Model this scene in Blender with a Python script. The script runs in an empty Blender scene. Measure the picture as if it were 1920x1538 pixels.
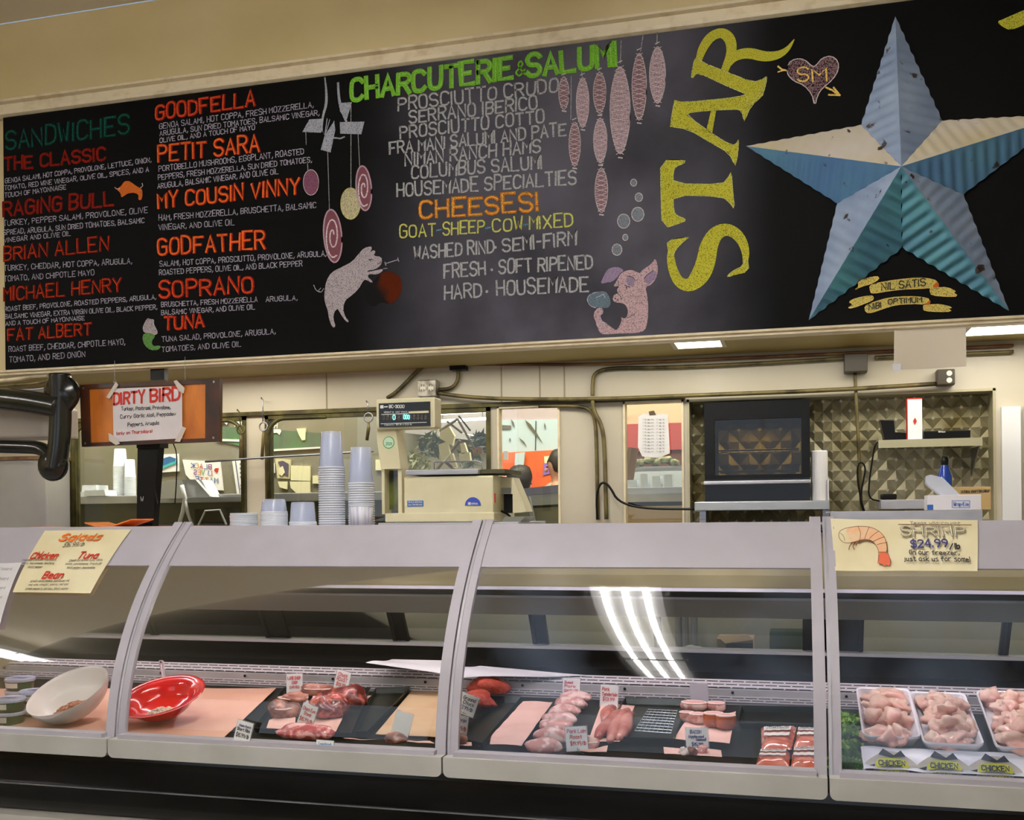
import bpy, bmesh, math, random
from mathutils import Vector, Matrix, noise
random.seed(7)
S = bpy.context.scene
COL = S.collection
H = 1.32                      # camera height above the floor
TH = math.radians(15); RHO = math.radians(.55); F = 1943.0
YB = 4.5                      # menu board plane
YW = 5.2                      # rear wall plane
ST, CT = math.sin(TH), math.cos(TH)

# ------------------------------------------------------------------ measuring
def ray(px, py):
    x = px - 960; y = py - 966
    dx = x*math.cos(RHO) - y*math.sin(RHO); dy = x*math.sin(RHO) + y*math.cos(RHO)
    return Vector((dx*CT - F*ST, dx*ST + F*CT, -dy))
def P(px, py, Y):
    r = ray(px, py); k = Y/r.y
    return Vector((r.x*k, Y, H + r.z*k))
def PZ(px, py, z):
    r = ray(px, py); k = (z-H)/r.z
    return Vector((r.x*k, r.y*k, z))
def XZ(px, py, Y):
    p = P(px, py, Y); return (p.x, p.z)
def glassY(z):
    t = z - H
    return ((0.16970533*t + 0.92593651)*t + 1.23325524)*t + 3.77205448
def GH(px, py):
    r = ray(px, py); Y = 3.5
    for _ in range(60):
        z = H + r.z/r.y*Y; Y = .5*Y + .5*glassY(z)
    return Vector((r.x/r.y*Y, Y, H + r.z/r.y*Y))
def deckz(Y): return H - .80 + (Y-3.33)*(.06/.77)
def D(px, py, lift=0.0):
    r = ray(px, py); Y = 3.7
    for _ in range(60):
        z = deckz(Y)+lift; Y = .5*Y + .5*(z-H)*r.y/r.z
    return Vector((r.x/r.y*Y, Y, deckz(Y)+lift))
def mpp(Y, px=960): return Y/ray(px, 966).y     # metres per pixel on a plane

# ------------------------------------------------------------------ materials
def lin(c):
    c = c/255.0
    return c/12.92 if c <= .04045 else ((c+.055)/1.055)**2.4
def C(r, g, b): return (lin(r), lin(g), lin(b), 1)
MATS = {}
def mat(name, col, rough=.5, metal=0, col2=None, nscale=8, ndetail=3, lo=.4, hi=.6, bump=0, bscale=None, alpha=1, coat=0, spec=.5, stretch=None, emit=None, estr=0):
    if name in MATS: return MATS[name]
    m = bpy.data.materials.new(name); m.use_nodes = True
    nt = m.node_tree; b = nt.nodes['Principled BSDF']
    b.inputs['Base Color'].default_value = C(*col); b.inputs['Roughness'].default_value = rough
    b.inputs['Metallic'].default_value = metal; b.inputs['Alpha'].default_value = alpha
    b.inputs['Coat Weight'].default_value = coat; b.inputs['Specular IOR Level'].default_value = spec
    tc = nt.nodes.new('ShaderNodeTexCoord'); mp = nt.nodes.new('ShaderNodeMapping')
    nt.links.new(tc.outputs['Object'], mp.inputs[0])
    if stretch: mp.inputs['Scale'].default_value = stretch
    if col2:
        n = nt.nodes.new('ShaderNodeTexNoise'); n.inputs['Scale'].default_value = nscale; n.inputs['Detail'].default_value = ndetail
        nt.links.new(mp.outputs[0], n.inputs['Vector'])
        r = nt.nodes.new('ShaderNodeValToRGB'); r.color_ramp.elements[0].position = lo; r.color_ramp.elements[1].position = hi
        r.color_ramp.elements[0].color = C(*col); r.color_ramp.elements[1].color = C(*col2)
        nt.links.new(n.outputs['Fac'], r.inputs[0]); nt.links.new(r.outputs[0], b.inputs['Base Color'])
    if bump:
        n2 = nt.nodes.new('ShaderNodeTexNoise'); n2.inputs['Scale'].default_value = bscale or nscale; n2.inputs['Detail'].default_value = 4
        nt.links.new(mp.outputs[0], n2.inputs['Vector'])
        bp = nt.nodes.new('ShaderNodeBump'); bp.inputs['Strength'].default_value = bump; bp.inputs['Distance'].default_value = .01
        nt.links.new(n2.outputs['Fac'], bp.inputs['Height']); nt.links.new(bp.outputs[0], b.inputs['Normal'])
    if emit:
        b.inputs['Emission Color'].default_value = C(*emit); b.inputs['Emission Strength'].default_value = estr
    MATS[name] = m; return m
def chalk(name, col, bg=(20, 20, 20), grain=.5, scale=420, fill=False):
    if fill: bg = tuple(c*.62 for c in col)
    """chalk strokes: colour broken up by the grain of the slate"""
    return mat(name, bg, .95, col2=col, nscale=scale, ndetail=1, lo=grain-.14, hi=grain-.02, spec=.1)
def glassmat(name, tint=(235, 240, 240), haze=0.0, rough=.02, ior=1.5, hazecol=(200, 210, 225), base=0.0):
    m = bpy.data.materials.new(name); m.use_nodes = True; nt = m.node_tree; nt.nodes.clear()
    o = nt.nodes.new('ShaderNodeOutputMaterial'); t = nt.nodes.new('ShaderNodeBsdfTransparent'); g = nt.nodes.new('ShaderNodeBsdfGlossy')
    t.inputs[0].default_value = C(*tint); g.inputs['Roughness'].default_value = rough
    fr = nt.nodes.new('ShaderNodeFresnel'); fr.inputs[0].default_value = ior
    mx = nt.nodes.new('ShaderNodeMixShader')
    ad = nt.nodes.new('ShaderNodeMath'); ad.operation = 'ADD'; ad.inputs[1].default_value = base; ad.use_clamp = True
    nt.links.new(fr.outputs[0], ad.inputs[0]); nt.links.new(ad.outputs[0], mx.inputs[0])
    nt.links.new(t.outputs[0], mx.inputs[1]); nt.links.new(g.outputs[0], mx.inputs[2])
    last = mx
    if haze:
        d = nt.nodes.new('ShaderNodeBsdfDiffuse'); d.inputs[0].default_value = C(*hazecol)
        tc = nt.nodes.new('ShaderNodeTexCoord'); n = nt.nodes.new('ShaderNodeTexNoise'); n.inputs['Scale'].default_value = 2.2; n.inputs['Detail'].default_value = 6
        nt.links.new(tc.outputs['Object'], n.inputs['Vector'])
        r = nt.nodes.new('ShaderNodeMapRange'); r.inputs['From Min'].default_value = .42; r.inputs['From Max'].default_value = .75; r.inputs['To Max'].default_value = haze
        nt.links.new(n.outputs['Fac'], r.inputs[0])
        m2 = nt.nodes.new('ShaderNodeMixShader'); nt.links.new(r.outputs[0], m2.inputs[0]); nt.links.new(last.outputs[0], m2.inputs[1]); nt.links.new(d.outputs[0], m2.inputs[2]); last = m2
    nt.links.new(last.outputs[0], o.inputs[0]); MATS[name] = m; return m

# ------------------------------------------------------------------ objects
ROOTLOC = {}
class G:
    def __init__(s): s.v = []; s.f = []; s.smooth = False
    def add(s, vs, fs):
        o = len(s.v); s.v += [Vector(v) for v in vs]; s.f += [[i+o for i in f] for f in fs]; return s
    def box(s, x0, x1, y0, y1, z0, z1):
        return s.add([(x0,y0,z0),(x1,y0,z0),(x1,y1,z0),(x0,y1,z0),(x0,y0,z1),(x1,y0,z1),(x1,y1,z1),(x0,y1,z1)],
              [(0,3,2,1),(4,5,6,7),(0,1,5,4),(1,2,6,5),(2,3,7,6),(3,0,4,7)])
    def bbox(s, x0, x1, y0, y1, z0, z1, b=.006):
        """box with bevelled edges"""
        bm = bmesh.new(); bmesh.ops.create_cube(bm, size=1)
        for v in bm.verts:
            v.co = Vector(((x0+x1)/2+v.co.x*(x1-x0), (y0+y1)/2+v.co.y*(y1-y0), (z0+z1)/2+v.co.z*(z1-z0)))
        bmesh.ops.bevel(bm, geom=bm.edges[:], offset=b, segments=2, affect='EDGES', profile=.6)
        return s.frombm(bm)
    def frombm(s, bm, M=None):
        bm.verts.index_update(); vs = [(M @ v.co) if M else v.co.copy() for v in bm.verts]
        s.add(vs, [[v.index for v in f.verts] for f in bm.faces]); bm.free(); return s
    def prism(s, poly, axis, a, b):
        """extrude a 2D polygon: axis 'x' poly=(y,z); 'y' poly=(x,z); 'z' poly=(x,y)"""
        def m(p, t): return {'x': (t, p[0], p[1]), 'y': (p[0], t, p[1]), 'z': (p[0], p[1], t)}[axis]
        n = len(poly); vs = [m(p, a) for p in poly]+[m(p, b) for p in poly]
        fs = [list(range(n))[::-1], list(range(n, 2*n))]+[[i, (i+1) % n, n+(i+1) % n, n+i] for i in range(n)]
        return s.add(vs, fs)
    def tube(s, pts, r, n=8, closed=False):
        pts = [Vector(p) for p in pts]; N = len(pts); rs = r if isinstance(r, (list, tuple)) else [r]*N
        base = len(s.v); up = Vector((0,0,1)); prev = None
        for i, p in enumerate(pts):
            if closed: t = pts[(i+1) % N]-pts[i-1]
            else: t = (pts[min(i+1, N-1)]-pts[max(i-1, 0)])
            t.normalize()
            if prev is None:
                a = t.cross(up)
                if a.length < .05: a = t.cross(Vector((1,0,0)))
            else: a = prev - t*prev.dot(t)
            a.normalize(); prev = a; b = t.cross(a)
            for k in range(n):
                an = 2*math.pi*k/n; s.v.append(p + (a*math.cos(an)+b*math.sin(an))*rs[i])
        M = N if closed else N-1
        for i in range(M):
            j = (i+1) % N
            for k in range(n):
                s.f.append([base+i*n+k, base+i*n+(k+1) % n, base+j*n+(k+1) % n, base+j*n+k])
        if not closed:
            s.f.append([base+k for k in range(n)][::-1]); s.f.append([base+(N-1)*n+k for k in range(n)])
        return s
    def lathe(s, prof, n=24, c=(0,0,0), M=None):
        """prof: (r,z) list; open surface"""
        base = len(s.v); c = Vector(c)
        for r, z in prof:
            for k in range(n):
                a = 2*math.pi*k/n; p = Vector((r*math.cos(a), r*math.sin(a), z))
                s.v.append((M @ p if M else p)+c)
        for i in range(len(prof)-1):
            for k in range(n):
                s.f.append([base+i*n+k, base+i*n+(k+1) % n, base+(i+1)*n+(k+1) % n, base+(i+1)*n+k])
        return s
    def blob(s, c, size, seed=0, amp=.18, freq=2.2, rot=0, sub=3, flat=0, tilt=0, M=None):
        bm = bmesh.new(); bmesh.ops.create_icosphere(bm, subdivisions=sub, radius=1)
        R = Matrix.Rotation(rot, 4, 'Z') @ Matrix.Rotation(tilt, 4, 'X')
        for v in bm.verts:
            d = noise.noise(v.co*freq*.5+Vector((seed*3.1, seed*1.7, seed))) * amp*1.6 + noise.noise(v.co*freq*1.6+Vector((seed, 9, seed*2.3)))*amp*.6
            p = v.co*(1+d)
            if p.z < -flat and flat: p.z = -flat + (p.z+flat)*.15
            v.co = R @ Vector((p.x*size[0], p.y*size[1], p.z*size[2]))
        for v in bm.verts: v.co += Vector(c)
        s.smooth = True; return s.frombm(bm)
    def build(s, name, m, parent=None, smooth=None, label=None, stuff=False):
        me = bpy.data.meshes.new(name); off = ROOTLOC.get(parent.name, Vector()) if parent else Vector()
        me.from_pydata([v-off for v in s.v], [], s.f); me.update()
        if smooth if smooth is not None else s.smooth:
            me.polygons.foreach_set('use_smooth', [True]*len(me.polygons))
        o = bpy.data.objects.new(name, me); COL.objects.link(o)
        if isinstance(m, (list, tuple)):
            for x in m: me.materials.append(x)
        else: me.materials.append(m)
        if parent: o.parent = parent; ROOTLOC[o.name] = off
        else: ROOTLOC[o.name] = Vector()
        if label: o['label'] = label
        if stuff: o['kind'] = 'stuff'
        return o
def thing(name, label, cat, loc=(0,0,0), group=None):
    o = bpy.data.objects.new(name, None); COL.objects.link(o); o.empty_display_size = .05
    o.location = loc; ROOTLOC[o.name] = Vector(loc); o['label'] = label; o['category'] = cat
    if group: o['group'] = group
    return o
def tag(o, label, cat, group=None):
    o['label'] = label; o['category'] = cat
    if group: o['group'] = group
    return o
def struct(o): o['kind'] = 'structure'; return o
def dup(root, loc, label=None, rotz=0):
    r = root.copy(); COL.objects.link(r); r.location = loc; r.rotation_euler = (0, 0, rotz)
    if label: r['label'] = label
    for ch in list(root.children):
        c = ch.copy(); COL.objects.link(c); c.parent = r
        for g in ch.children:
            d = g.copy(); COL.objects.link(d); d.parent = c
    return r

# ------------------------------------------------------------------ hand lettering
GL = {
'A':'002640 1232','B':'0006 ~0636453303 ~0333423000','C':'~4536160501103041','D':'0006 ~062645412000','E':'46060040 0333','F':'460600 0333',
'G':'~4536160501103041 414323','H':'0006 4046 0343','I':'0006','J':'~4641301001','K':'0006 460340','L':'060040','M':'0006234640','N':'00064046',
'O':'~26160501103041453626','P':'0006 ~063645443303','Q':'~26160501103041453626 2240','R':'0006 ~063645443303 2340','S':'~453616050413334241301001',
'T':'0646 2620','U':'~060110304146','V':'062046','W':'0610243046','X':'0046 0640','Y':'062346 2320','Z':'06460040',
'0':'~26160501103041453626','1':'051610','2':'~051636454400 0040','3':'~051636454423 ~234241301001','4':'360242 3630','5':'460603 ~0333424130 1001'.replace(' 1001','1001'),
'6':'~3615030110304142230301','7':'064620','8':'~2314051636454423 ~23020110304142 23'.replace(' 23','23',1) if 0 else '~2314051636454423 ~2302011030414223','9':'~433304051636454320',
',':'110a','.':'0001','-':'0323','&':'~4014152635340201102042','!':'0602 0001','·':'0313','*':'1214 0323 0224','$':'~453616050413334241301001 272a',
'/':'0046','(':'~26141220',')':'~06141200',"'":'0605',':':'0001 0304','=':'0232 0434',
'a':'~34140301103031 3430','b':'0600 ~0314343110','c':'~341403011030','d':'3630 ~331403011031','e':'0232 ~3233140301103','f':'~361610 0434',
'g':'~34140301103031 ~34313a1a','h':'0600 ~03143430','i':'0400 0506','j':'~141a0a','k':'0600 340230','l':'0600','m':'0400 ~03142420 ~23344440',
'n':'0400 ~03143430','o':'~1403011020313324','p':'040b ~0314343120','q':'343b ~331403011031','r':'0400 ~021434','s':'~341403323000','t':'~161030 0434',
'u':'~0401103034 3430','v':'042044','w':'0410233044','x':'0034 0430','y':'0420 440a','z':'04340030'}
GL['e'] = '0232 ~32331403011030'; GL['o'] = '~1403011020313324 2414'
def _dec(tok):
    sm = tok[0] == '~'; t = tok[1:] if sm else tok
    dd = lambda ch: {'a': -1, 'b': -2}.get(ch) if ch in 'ab' else int(ch)
    pts = [(dd(t[i]), dd(t[i+1])) for i in range(0, len(t)-1, 2)]
    if sm and len(pts) > 2:
        for _ in range(2):
            q = [pts[0]]
            for a, b in zip(pts, pts[1:]):
                q += [(a[0]*.75+b[0]*.25, a[1]*.75+b[1]*.25), (a[0]*.25+b[0]*.75, a[1]*.25+b[1]*.75)]
            q.append(pts[-1]); pts = q
    return pts
GLD = {}
for k_, v_ in GL.items():
    st_ = [_dec(t) for t in v_.split()]
    GLD[k_] = (st_, max(p[0] for s_ in st_ for p in s_))
def text2d(text, p0, p1, h, slant=.0, jit=.35, up=(0, 1), cap=6.0):
    """polylines of the text: baseline from p0 to p1 (2D), cap height h"""
    rnd = random.Random(text); adv = []; x = 0
    for ch in text:
        if ch == ' ': adv.append(x); x += 2.6; continue
        g = GLD.get(ch) or GLD.get(ch.upper()); adv.append(x)
        x += max(g[1], .3)+1.5
    tot = x-1.5; bx, by = p1[0]-p0[0], p1[1]-p0[1]; L = math.hypot(bx, by); out = []
    for ch, a in zip(text, adv):
        if ch == ' ': continue
        g = GLD.get(ch) or GLD.get(ch.upper())
        dy = rnd.uniform(-jit, jit)*.5; sc = 1+rnd.uniform(-.08, .08); sl = slant+rnd.uniform(-.05, .05)
        for s in g[0]:
            pl = []
            for (gx, gy) in s:
                t = (a+gx+sl*gy+rnd.uniform(-.08, .08)*jit*2)/tot; yy = (gy*sc+dy+rnd.uniform(-.08, .08)*jit*2)/cap*h
                pl.append((p0[0]+bx*t+up[0]*yy, p0[1]+by*t+up[1]*yy))
            out.append(pl)
    return out
def ribbon(g, pl, w, fn, off):
    """flat stroke of width w (or widths list) along a 2D polyline mapped by fn(u,v,off)"""
    n = len(pl); off += (len(g.f)//2 % 30)*2e-5
    if n < 2: return
    ws = w if isinstance(w, list) else [w]*n
    L, R = [], []
    for i, p in enumerate(pl):
        a = pl[max(i-1, 0)]; b = pl[min(i+1, n-1)]
        dx, dy = b[0]-a[0], b[1]-a[1]; d = math.hypot(dx, dy) or 1e-9; dx /= d; dy /= d
        k = 1
        if 0 < i < n-1:
            e = (p[0]-a[0], p[1]-a[1]); el = math.hypot(*e) or 1e-9
            k = min(1.6, 1/max(.3, abs(dx*e[0]/el+dy*e[1]/el)))
        ww = ws[i]/2*k; ex = 0
        if i == 0: ex = -ws[i]*.35
        if i == n-1: ex = ws[i]*.35
        cx, cy = p[0]+dx*ex, p[1]+dy*ex
        L.append(fn(cx-dy*ww, cy+dx*ww, off)); R.append(fn(cx+dy*ww, cy-dx*ww, off))
    o = len(g.v); g.v += L+R
    for i in range(n-1): g.f.append([o+i, o+n+i, o+n+i+1, o+i+1])
def smooth2(pts, it=2, closed=False):
    for _ in range(it):
        q = [] if closed else [pts[0]]
        prs = list(zip(pts, pts[1:]+([pts[0]] if closed else [])))
        for a, b in prs:
            q += [tuple(a[k]*.75+b[k]*.25 for k in range(len(a))), tuple(a[k]*.25+b[k]*.75 for k in range(len(a)))]
        if not closed: q.append(pts[-1])
        pts = q
    return pts
def polyfill(g, pts, fn, off):
    from mathutils.geometry import tessellate_polygon
    tri = tessellate_polygon([[Vector((p[0], p[1], 0)) for p in pts]])
    o = len(g.v); g.v += [fn(p[0], p[1], off) for p in pts]
    g.f += [[o+i for i in t] for t in tri]
# ================================================================== SETTING
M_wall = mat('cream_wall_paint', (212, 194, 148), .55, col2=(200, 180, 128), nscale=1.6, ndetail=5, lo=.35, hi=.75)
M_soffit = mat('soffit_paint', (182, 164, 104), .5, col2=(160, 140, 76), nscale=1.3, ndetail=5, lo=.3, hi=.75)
M_trim = mat('cream_trim_paint', (222, 208, 178), .4, col2=(188, 166, 128), nscale=14, ndetail=5, lo=.5, hi=.85)
M_panel = mat('laminate_wall_panel', (196, 188, 172), .4, col2=(184, 174, 152), nscale=2, ndetail=4, lo=.3, hi=.8)
M_floor = mat('floor_vinyl', (120, 115, 105), .4, col2=(96, 92, 84), nscale=6)
M_olive = mat('olive_metal_frame', (92, 86, 44), .4, metal=.2, col2=(60, 54, 26), nscale=12)
M_blackgasket = mat('black_rubber', (22, 22, 20), .4)
M_steel = mat('brushed_steel', (170, 172, 176), .32, metal=.85, col2=(140, 142, 148), nscale=5, stretch=(1, 30, 30))
M_steelpale = mat('pale_satin_steel', (186, 186, 194), .4, metal=.35, col2=(168, 168, 176), nscale=4)

XL, XR, YF, ZC = -9.5, 4.0, -4.5, 3.9
struct(G().box(XL, XR, YF, 10.7, -.1, 0).build('floor', M_floor))
struct(G().box(XL, XR, YF, YB+.02, ZC, ZC+.1).build('ceiling', mat('ceiling_paint', (225, 218, 200), .8)))
struct(G().box(XL-.1, XL, YF, 10.7, 0, ZC).build('wall_left', M_wall))
struct(G().box(XR, XR+.1, YF, 10.7, 0, ZC).build('wall_right', M_wall))
# storefront wall behind the viewer with two window openings
g = G()
for a, b in ((XL, -7.2), (-3.9, -2.6), (1.9, XR)): g.box(a, b, YF-.12, YF, 0, ZC)
for a, b in ((-7.2, -3.9), (-2.6, 1.9)): g.box(a, b, YF-.12, YF, 0, .6); g.box(a, b, YF-.12, YF, 3.0, ZC)
struct(g.build('wall_front', M_wall))
# ---- soffit: board wall, underside
ZS = H + .752
zb1, zb2 = H+.775, H+2.08
g = G().box(XL, XR, YB+.03, YB+.08, ZS, ZC)
struct(g.build('wall_soffit', M_wall))
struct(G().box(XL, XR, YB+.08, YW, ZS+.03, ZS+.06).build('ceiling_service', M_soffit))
# trims along the board
def moulding(name, z0, z1, prof):
    n = len(prof); pl = [(YB+.03-a, z0+(z1-z0)*t) for a, t in prof]+[(YB+.03, z1), (YB+.03, z0)]
    return struct(G().prism(pl, 'x', XL, XR).build(name, M_trim))
moulding('trim_1', ZS-.012, zb1, [(.05, 0), (.06, .12), (.06, .3), (.035, .38), (.035, .55), (.05, .62), (.05, .88), (.03, 1)])
moulding('trim_2', zb2, zb2+.085, [(.02, 0), (.045, .12), (.05, .3), (.03, .4), (.03, .8), (.055, .86), (.055, 1)])
# ---- rear wall (with window openings and steel alcove)
zt = H+.565; zbm = H-.09; zjoin = ZS+.03
W = [(-4.07, -2.92), (-2.80, -1.515), (-1.475, -1.10), (-.808, -.49)]      # window openings in x
W = [(P(134, 900, YW).x, P(463, 900, YW).x), (P(499, 900, YW).x, P(921, 900, YW).x), (P(934, 900, YW).x, P(1051, 900, YW).x), (P(1170, 900, YW).x, P(1283, 900, YW).x)]
AL = (P(1289, 900, YW).x, P(1868, 900, YW).x)
g = G(); g.box(XL, XR, YW, YW+.06, zt, zjoin); g.box(XL, XR, YW, YW+.06, 0, zbm)
xs = [XL]+[v for w in W for v in w]+[AL[0], AL[1], XR]
for i in range(0, len(xs), 2): g.box(xs[i], xs[i+1], YW, YW+.06, zbm, zt)
struct(g.build('wall_rear', M_panel))
# thin seams between wall panels
g = G()
for px in (612, 940, 1012, 1058): 
    a = P(px, 700, YW); g.box(a.x-.003, a.x+.003, YW-.003, YW, zt+.02, zjoin)
struct(g.build('trim_3', mat('panel_seam', (150, 138, 112), .6)))
M_pane = glassmat('window_pane', (225, 228, 222), rough=.01)
for i, (a, b) in enumerate(W):
    root = struct(bpy.data.objects.new('window_%d' % (i+1), None)); COL.objects.link(root); ROOTLOC[root.name] = Vector()
    G().box(a, b, YW+.03, YW+.034, zbm, zt).build('pane', M_pane, root)
    fm = [M_olive, M_olive, M_trim, M_trim][i]
    g = G(); w_ = .022 if i < 2 else .01
    for (x0, x1, z0, z1) in ((a, a+w_, zbm, zt), (b-w_, b, zbm, zt), (a, b, zt-w_, zt), (a, b, zbm, zbm+w_)): g.box(x0, x1, YW-.012, YW+.05, z0, z1)
    g.build('window_frame', fm, root)
    if i < 2:     # rounded rubber corners
        g = G()
        for s in (-1, 1):
            if i == 1 and s == 1: continue
            cx = (a+.12) if s < 0 else (b-.12); pts = []
            for k in range(9):
                t = math.pi/2*k/8; pts.append((cx+s*(.12-.02)*math.cos(t), YW-.008, zt-.12+(.10)*math.sin(t)))
            pts = [(pts[0][0], YW-.008, zbm+.02)]+pts+[(cx - s*.25, YW-.008, zt-.02)]
            g.tube(pts, .012, 8)
        g.build('gasket', M_olive if i == 0 else M_olive, root, smooth=True)
# dark lintel line over the windows
struct(G().box(XL, P(1285, 750, YW).x, YW-.02, YW, zt, zt+.022).build('trim_4', M_olive))
# alcove lined with quilted steel
def quilt(x0, x1, z0, z1, y, pitch=.084, amp=.018):
    """pressed diamonds, each a low pyramid with a soft tip"""
    g = G(); w = pitch/2; h = pitch*.58; cl = lambda x, z: (min(max(x, x0), x1), min(max(z, z0), z1))
    for j in range(int((z1-z0)/h)+3):
        for i in range(int((x1-x0)/pitch)+3):
            cx = x0+pitch*(i+.5*(j % 2)); cz = z0+h*j
            if cx-w >= x1 or cx+w <= x0 or cz-h >= z1 or cz+h <= z0: continue
            o = len(g.v); ring = [(cx-w, cz), (cx, cz-h), (cx+w, cz), (cx, cz+h)]; k = .2
            for (px, pz) in ring: q = cl(px, pz); g.v.append(Vector((q[0], y, q[1])))
            for (px, pz) in ring: q = cl(cx+(px-cx)*k, cz+(pz-cz)*k); g.v.append(Vector((q[0], y-amp, q[1])))
            g.f += [[o+t, o+(t+1) % 4, o+4+(t+1) % 4, o+4+t] for t in range(4)]+[[o+4, o+5, o+6, o+7]]
    return g
M_quilt = mat('quilted_stainless', (186, 180, 154), .42, metal=.6, col2=(120, 108, 66), nscale=3.5, ndetail=3, lo=.4, hi=.72)
struct(quilt(AL[0]-.02, AL[1]+.02, H-.14, H+.60, YW+.13).build('wall_alcove', M_quilt, smooth=False))
g = G(); g.box(AL[0], AL[0]+.012, YW-.004, YW+.13, zbm, zt); g.box(AL[1]-.012, AL[1], YW-.004, YW+.13, zbm, zt); g.box(AL[0], AL[1], YW-.004, YW+.13, zt-.012, zt)
g.box(AL[0], AL[1], YW-.004, YW+.13, zbm, zbm+.012)
struct(g.build('trim_5', mat('alcove_side_steel', (176, 168, 138), .4, metal=.3)))
# right end: narrow white door panels with seam strips
g = G()
xr0 = AL[1]+.02
for k in range(3): g.box(xr0+k*.095, xr0+k*.095+.08, YW-.03, YW, zbm, zt-.09)
struct(g.build('trim_6', mat('white_panel', (214, 214, 216), .35)))
# soffit lights (recessed panels under the service ceiling)
M_lamp = mat('fluorescent_diffuser', (255, 255, 250), .5, emit=(255, 250, 238), estr=9)
M_lampframe = mat('lamp_frame', (205, 195, 170), .5)
for i, (a, b, c, lab) in enumerate((((1262, 634), (1350, 634), (1262, 649), 'lit ceiling panel under the soffit, left of the hanging paper sheet'),
                          ((1822, 608), (1990, 608), (1822, 622), 'lit ceiling panel under the soffit at the far right edge'))):
    z = ZS+.03; p = PZ(*a, z); q = PZ(*b, z); r = PZ(*c, z)
    y0, y1 = sorted((p.y, r.y)); y0 = max(y0, YB+.1); y1 = min(max(y1, y0+.22), YW-.05)
    t = thing('ceiling_light', lab, 'light', ((p.x+q.x)/2, (y0+y1)/2, z))
    G().box(p.x, q.x, y0, y1, z-.012, z-.008).build('diffuser', M_lamp, t)
    g = G()
    for bx in ((p.x-.02, p.x, y0-.02, y1+.02), (q.x, q.x+.02, y0-.02, y1+.02), (p.x, q.x, y0-.02, y0), (p.x, q.x, y1, y1+.02)): g.box(*bx, z-.015, z)
    g.build('frame', M_lampframe, t)
# fluorescent fixtures over the shop floor (seen mirrored in the case glass)
M_tube = mat('fluorescent_tube', (255, 255, 255), .4, emit=(255, 250, 244), estr=52)
M_fix = mat('white_fixture', (225, 225, 220), .4)
for lab, x, y0, y1 in (('three-tube fluorescent fixture on the ceiling, mirrored in the middle case glass', -.98, -1.0, 2.75), ('fluorescent fixture over the left of the shop, mirrored at the left case end', -7.3, -1.3, .9)):
    zf = H+2.4
    t = thing('fluorescent_fixture', lab, 'light', (x, (y0+y1)/2, zf+.1))
    G().box(x-.27, x+.27, y0, y1, zf+.035, ZC).build('housing', M_fix, t); G().box(x-.22, x+.22, y0+.02, y1-.02, zf+.028, zf+.034).build('lens', mat('added_housing_glow', (255,255,255), .5, emit=(255, 250, 244), estr=2.2), t)  # glowing sheet added above the tubes so the housing looks lit
    ym = (y0*.68+y1*.32)
    for dx in (-.13, 0, .13):
        for (a, b) in ((y0+.04, ym-.03), (ym+.03, y1-.04)):
            G().tube([(x+dx, a, zf), (x+dx, b, zf)], .021, 10).build('tube', M_tube, t, smooth=True)
    G().box(x-.26, x+.26, ym-.02, ym+.02, zf-.02, zf+.035).build('lamp_holder', M_fix, t)
# storefront windows
M_shop = glassmat('storefront_glass', (240, 244, 248))
for i, (a, b) in enumerate(((-7.2, -3.9), (-2.6, 1.9))):
    root = struct(bpy.data.objects.new('window_%d' % (i+5), None)); COL.objects.link(root); ROOTLOC[root.name] = Vector()
    G().box(a, b, YF-.07, YF-.065, .6, 3.0).build('pane', M_shop, root)
    g = G()
    for x in (a, (a+b)/2-.03, b-.06): g.box(x, x+.06, YF-.1, YF-.03, .6, 3.0)
    g.box(a, b, YF-.1, YF-.03, .6, .66); g.box(a, b, YF-.1, YF-.03, 2.94, 3.0)
    g.build('window_frame', mat('dark_window_frame', (60, 60, 62), .4), root)
# ================================================================== MENU BOARD
def bfn(u, v, off): return Vector((u, YB-off, v))
def bp(px, py): return XZ(px, py, YB)
def c1(x, y): return bp(x/2.747, 140+y/2.747)
def c2(x, y): return bp(560+x/2.563, 60+y/2.563)
def c3(x, y): return bp(1200+x/2.403, y/2.403)
def c4(x, y): return bp(560+x/3.075, 130+y/3.075)      # hands / ham crop
def c5(x, y): return bp(1080+x/8.544, 460+y/8.544)     # pig crop
def c6(x, y): return bp(1580+x/6.0, 500+y/6.0)         # banner crop
MPX = .00235
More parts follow.
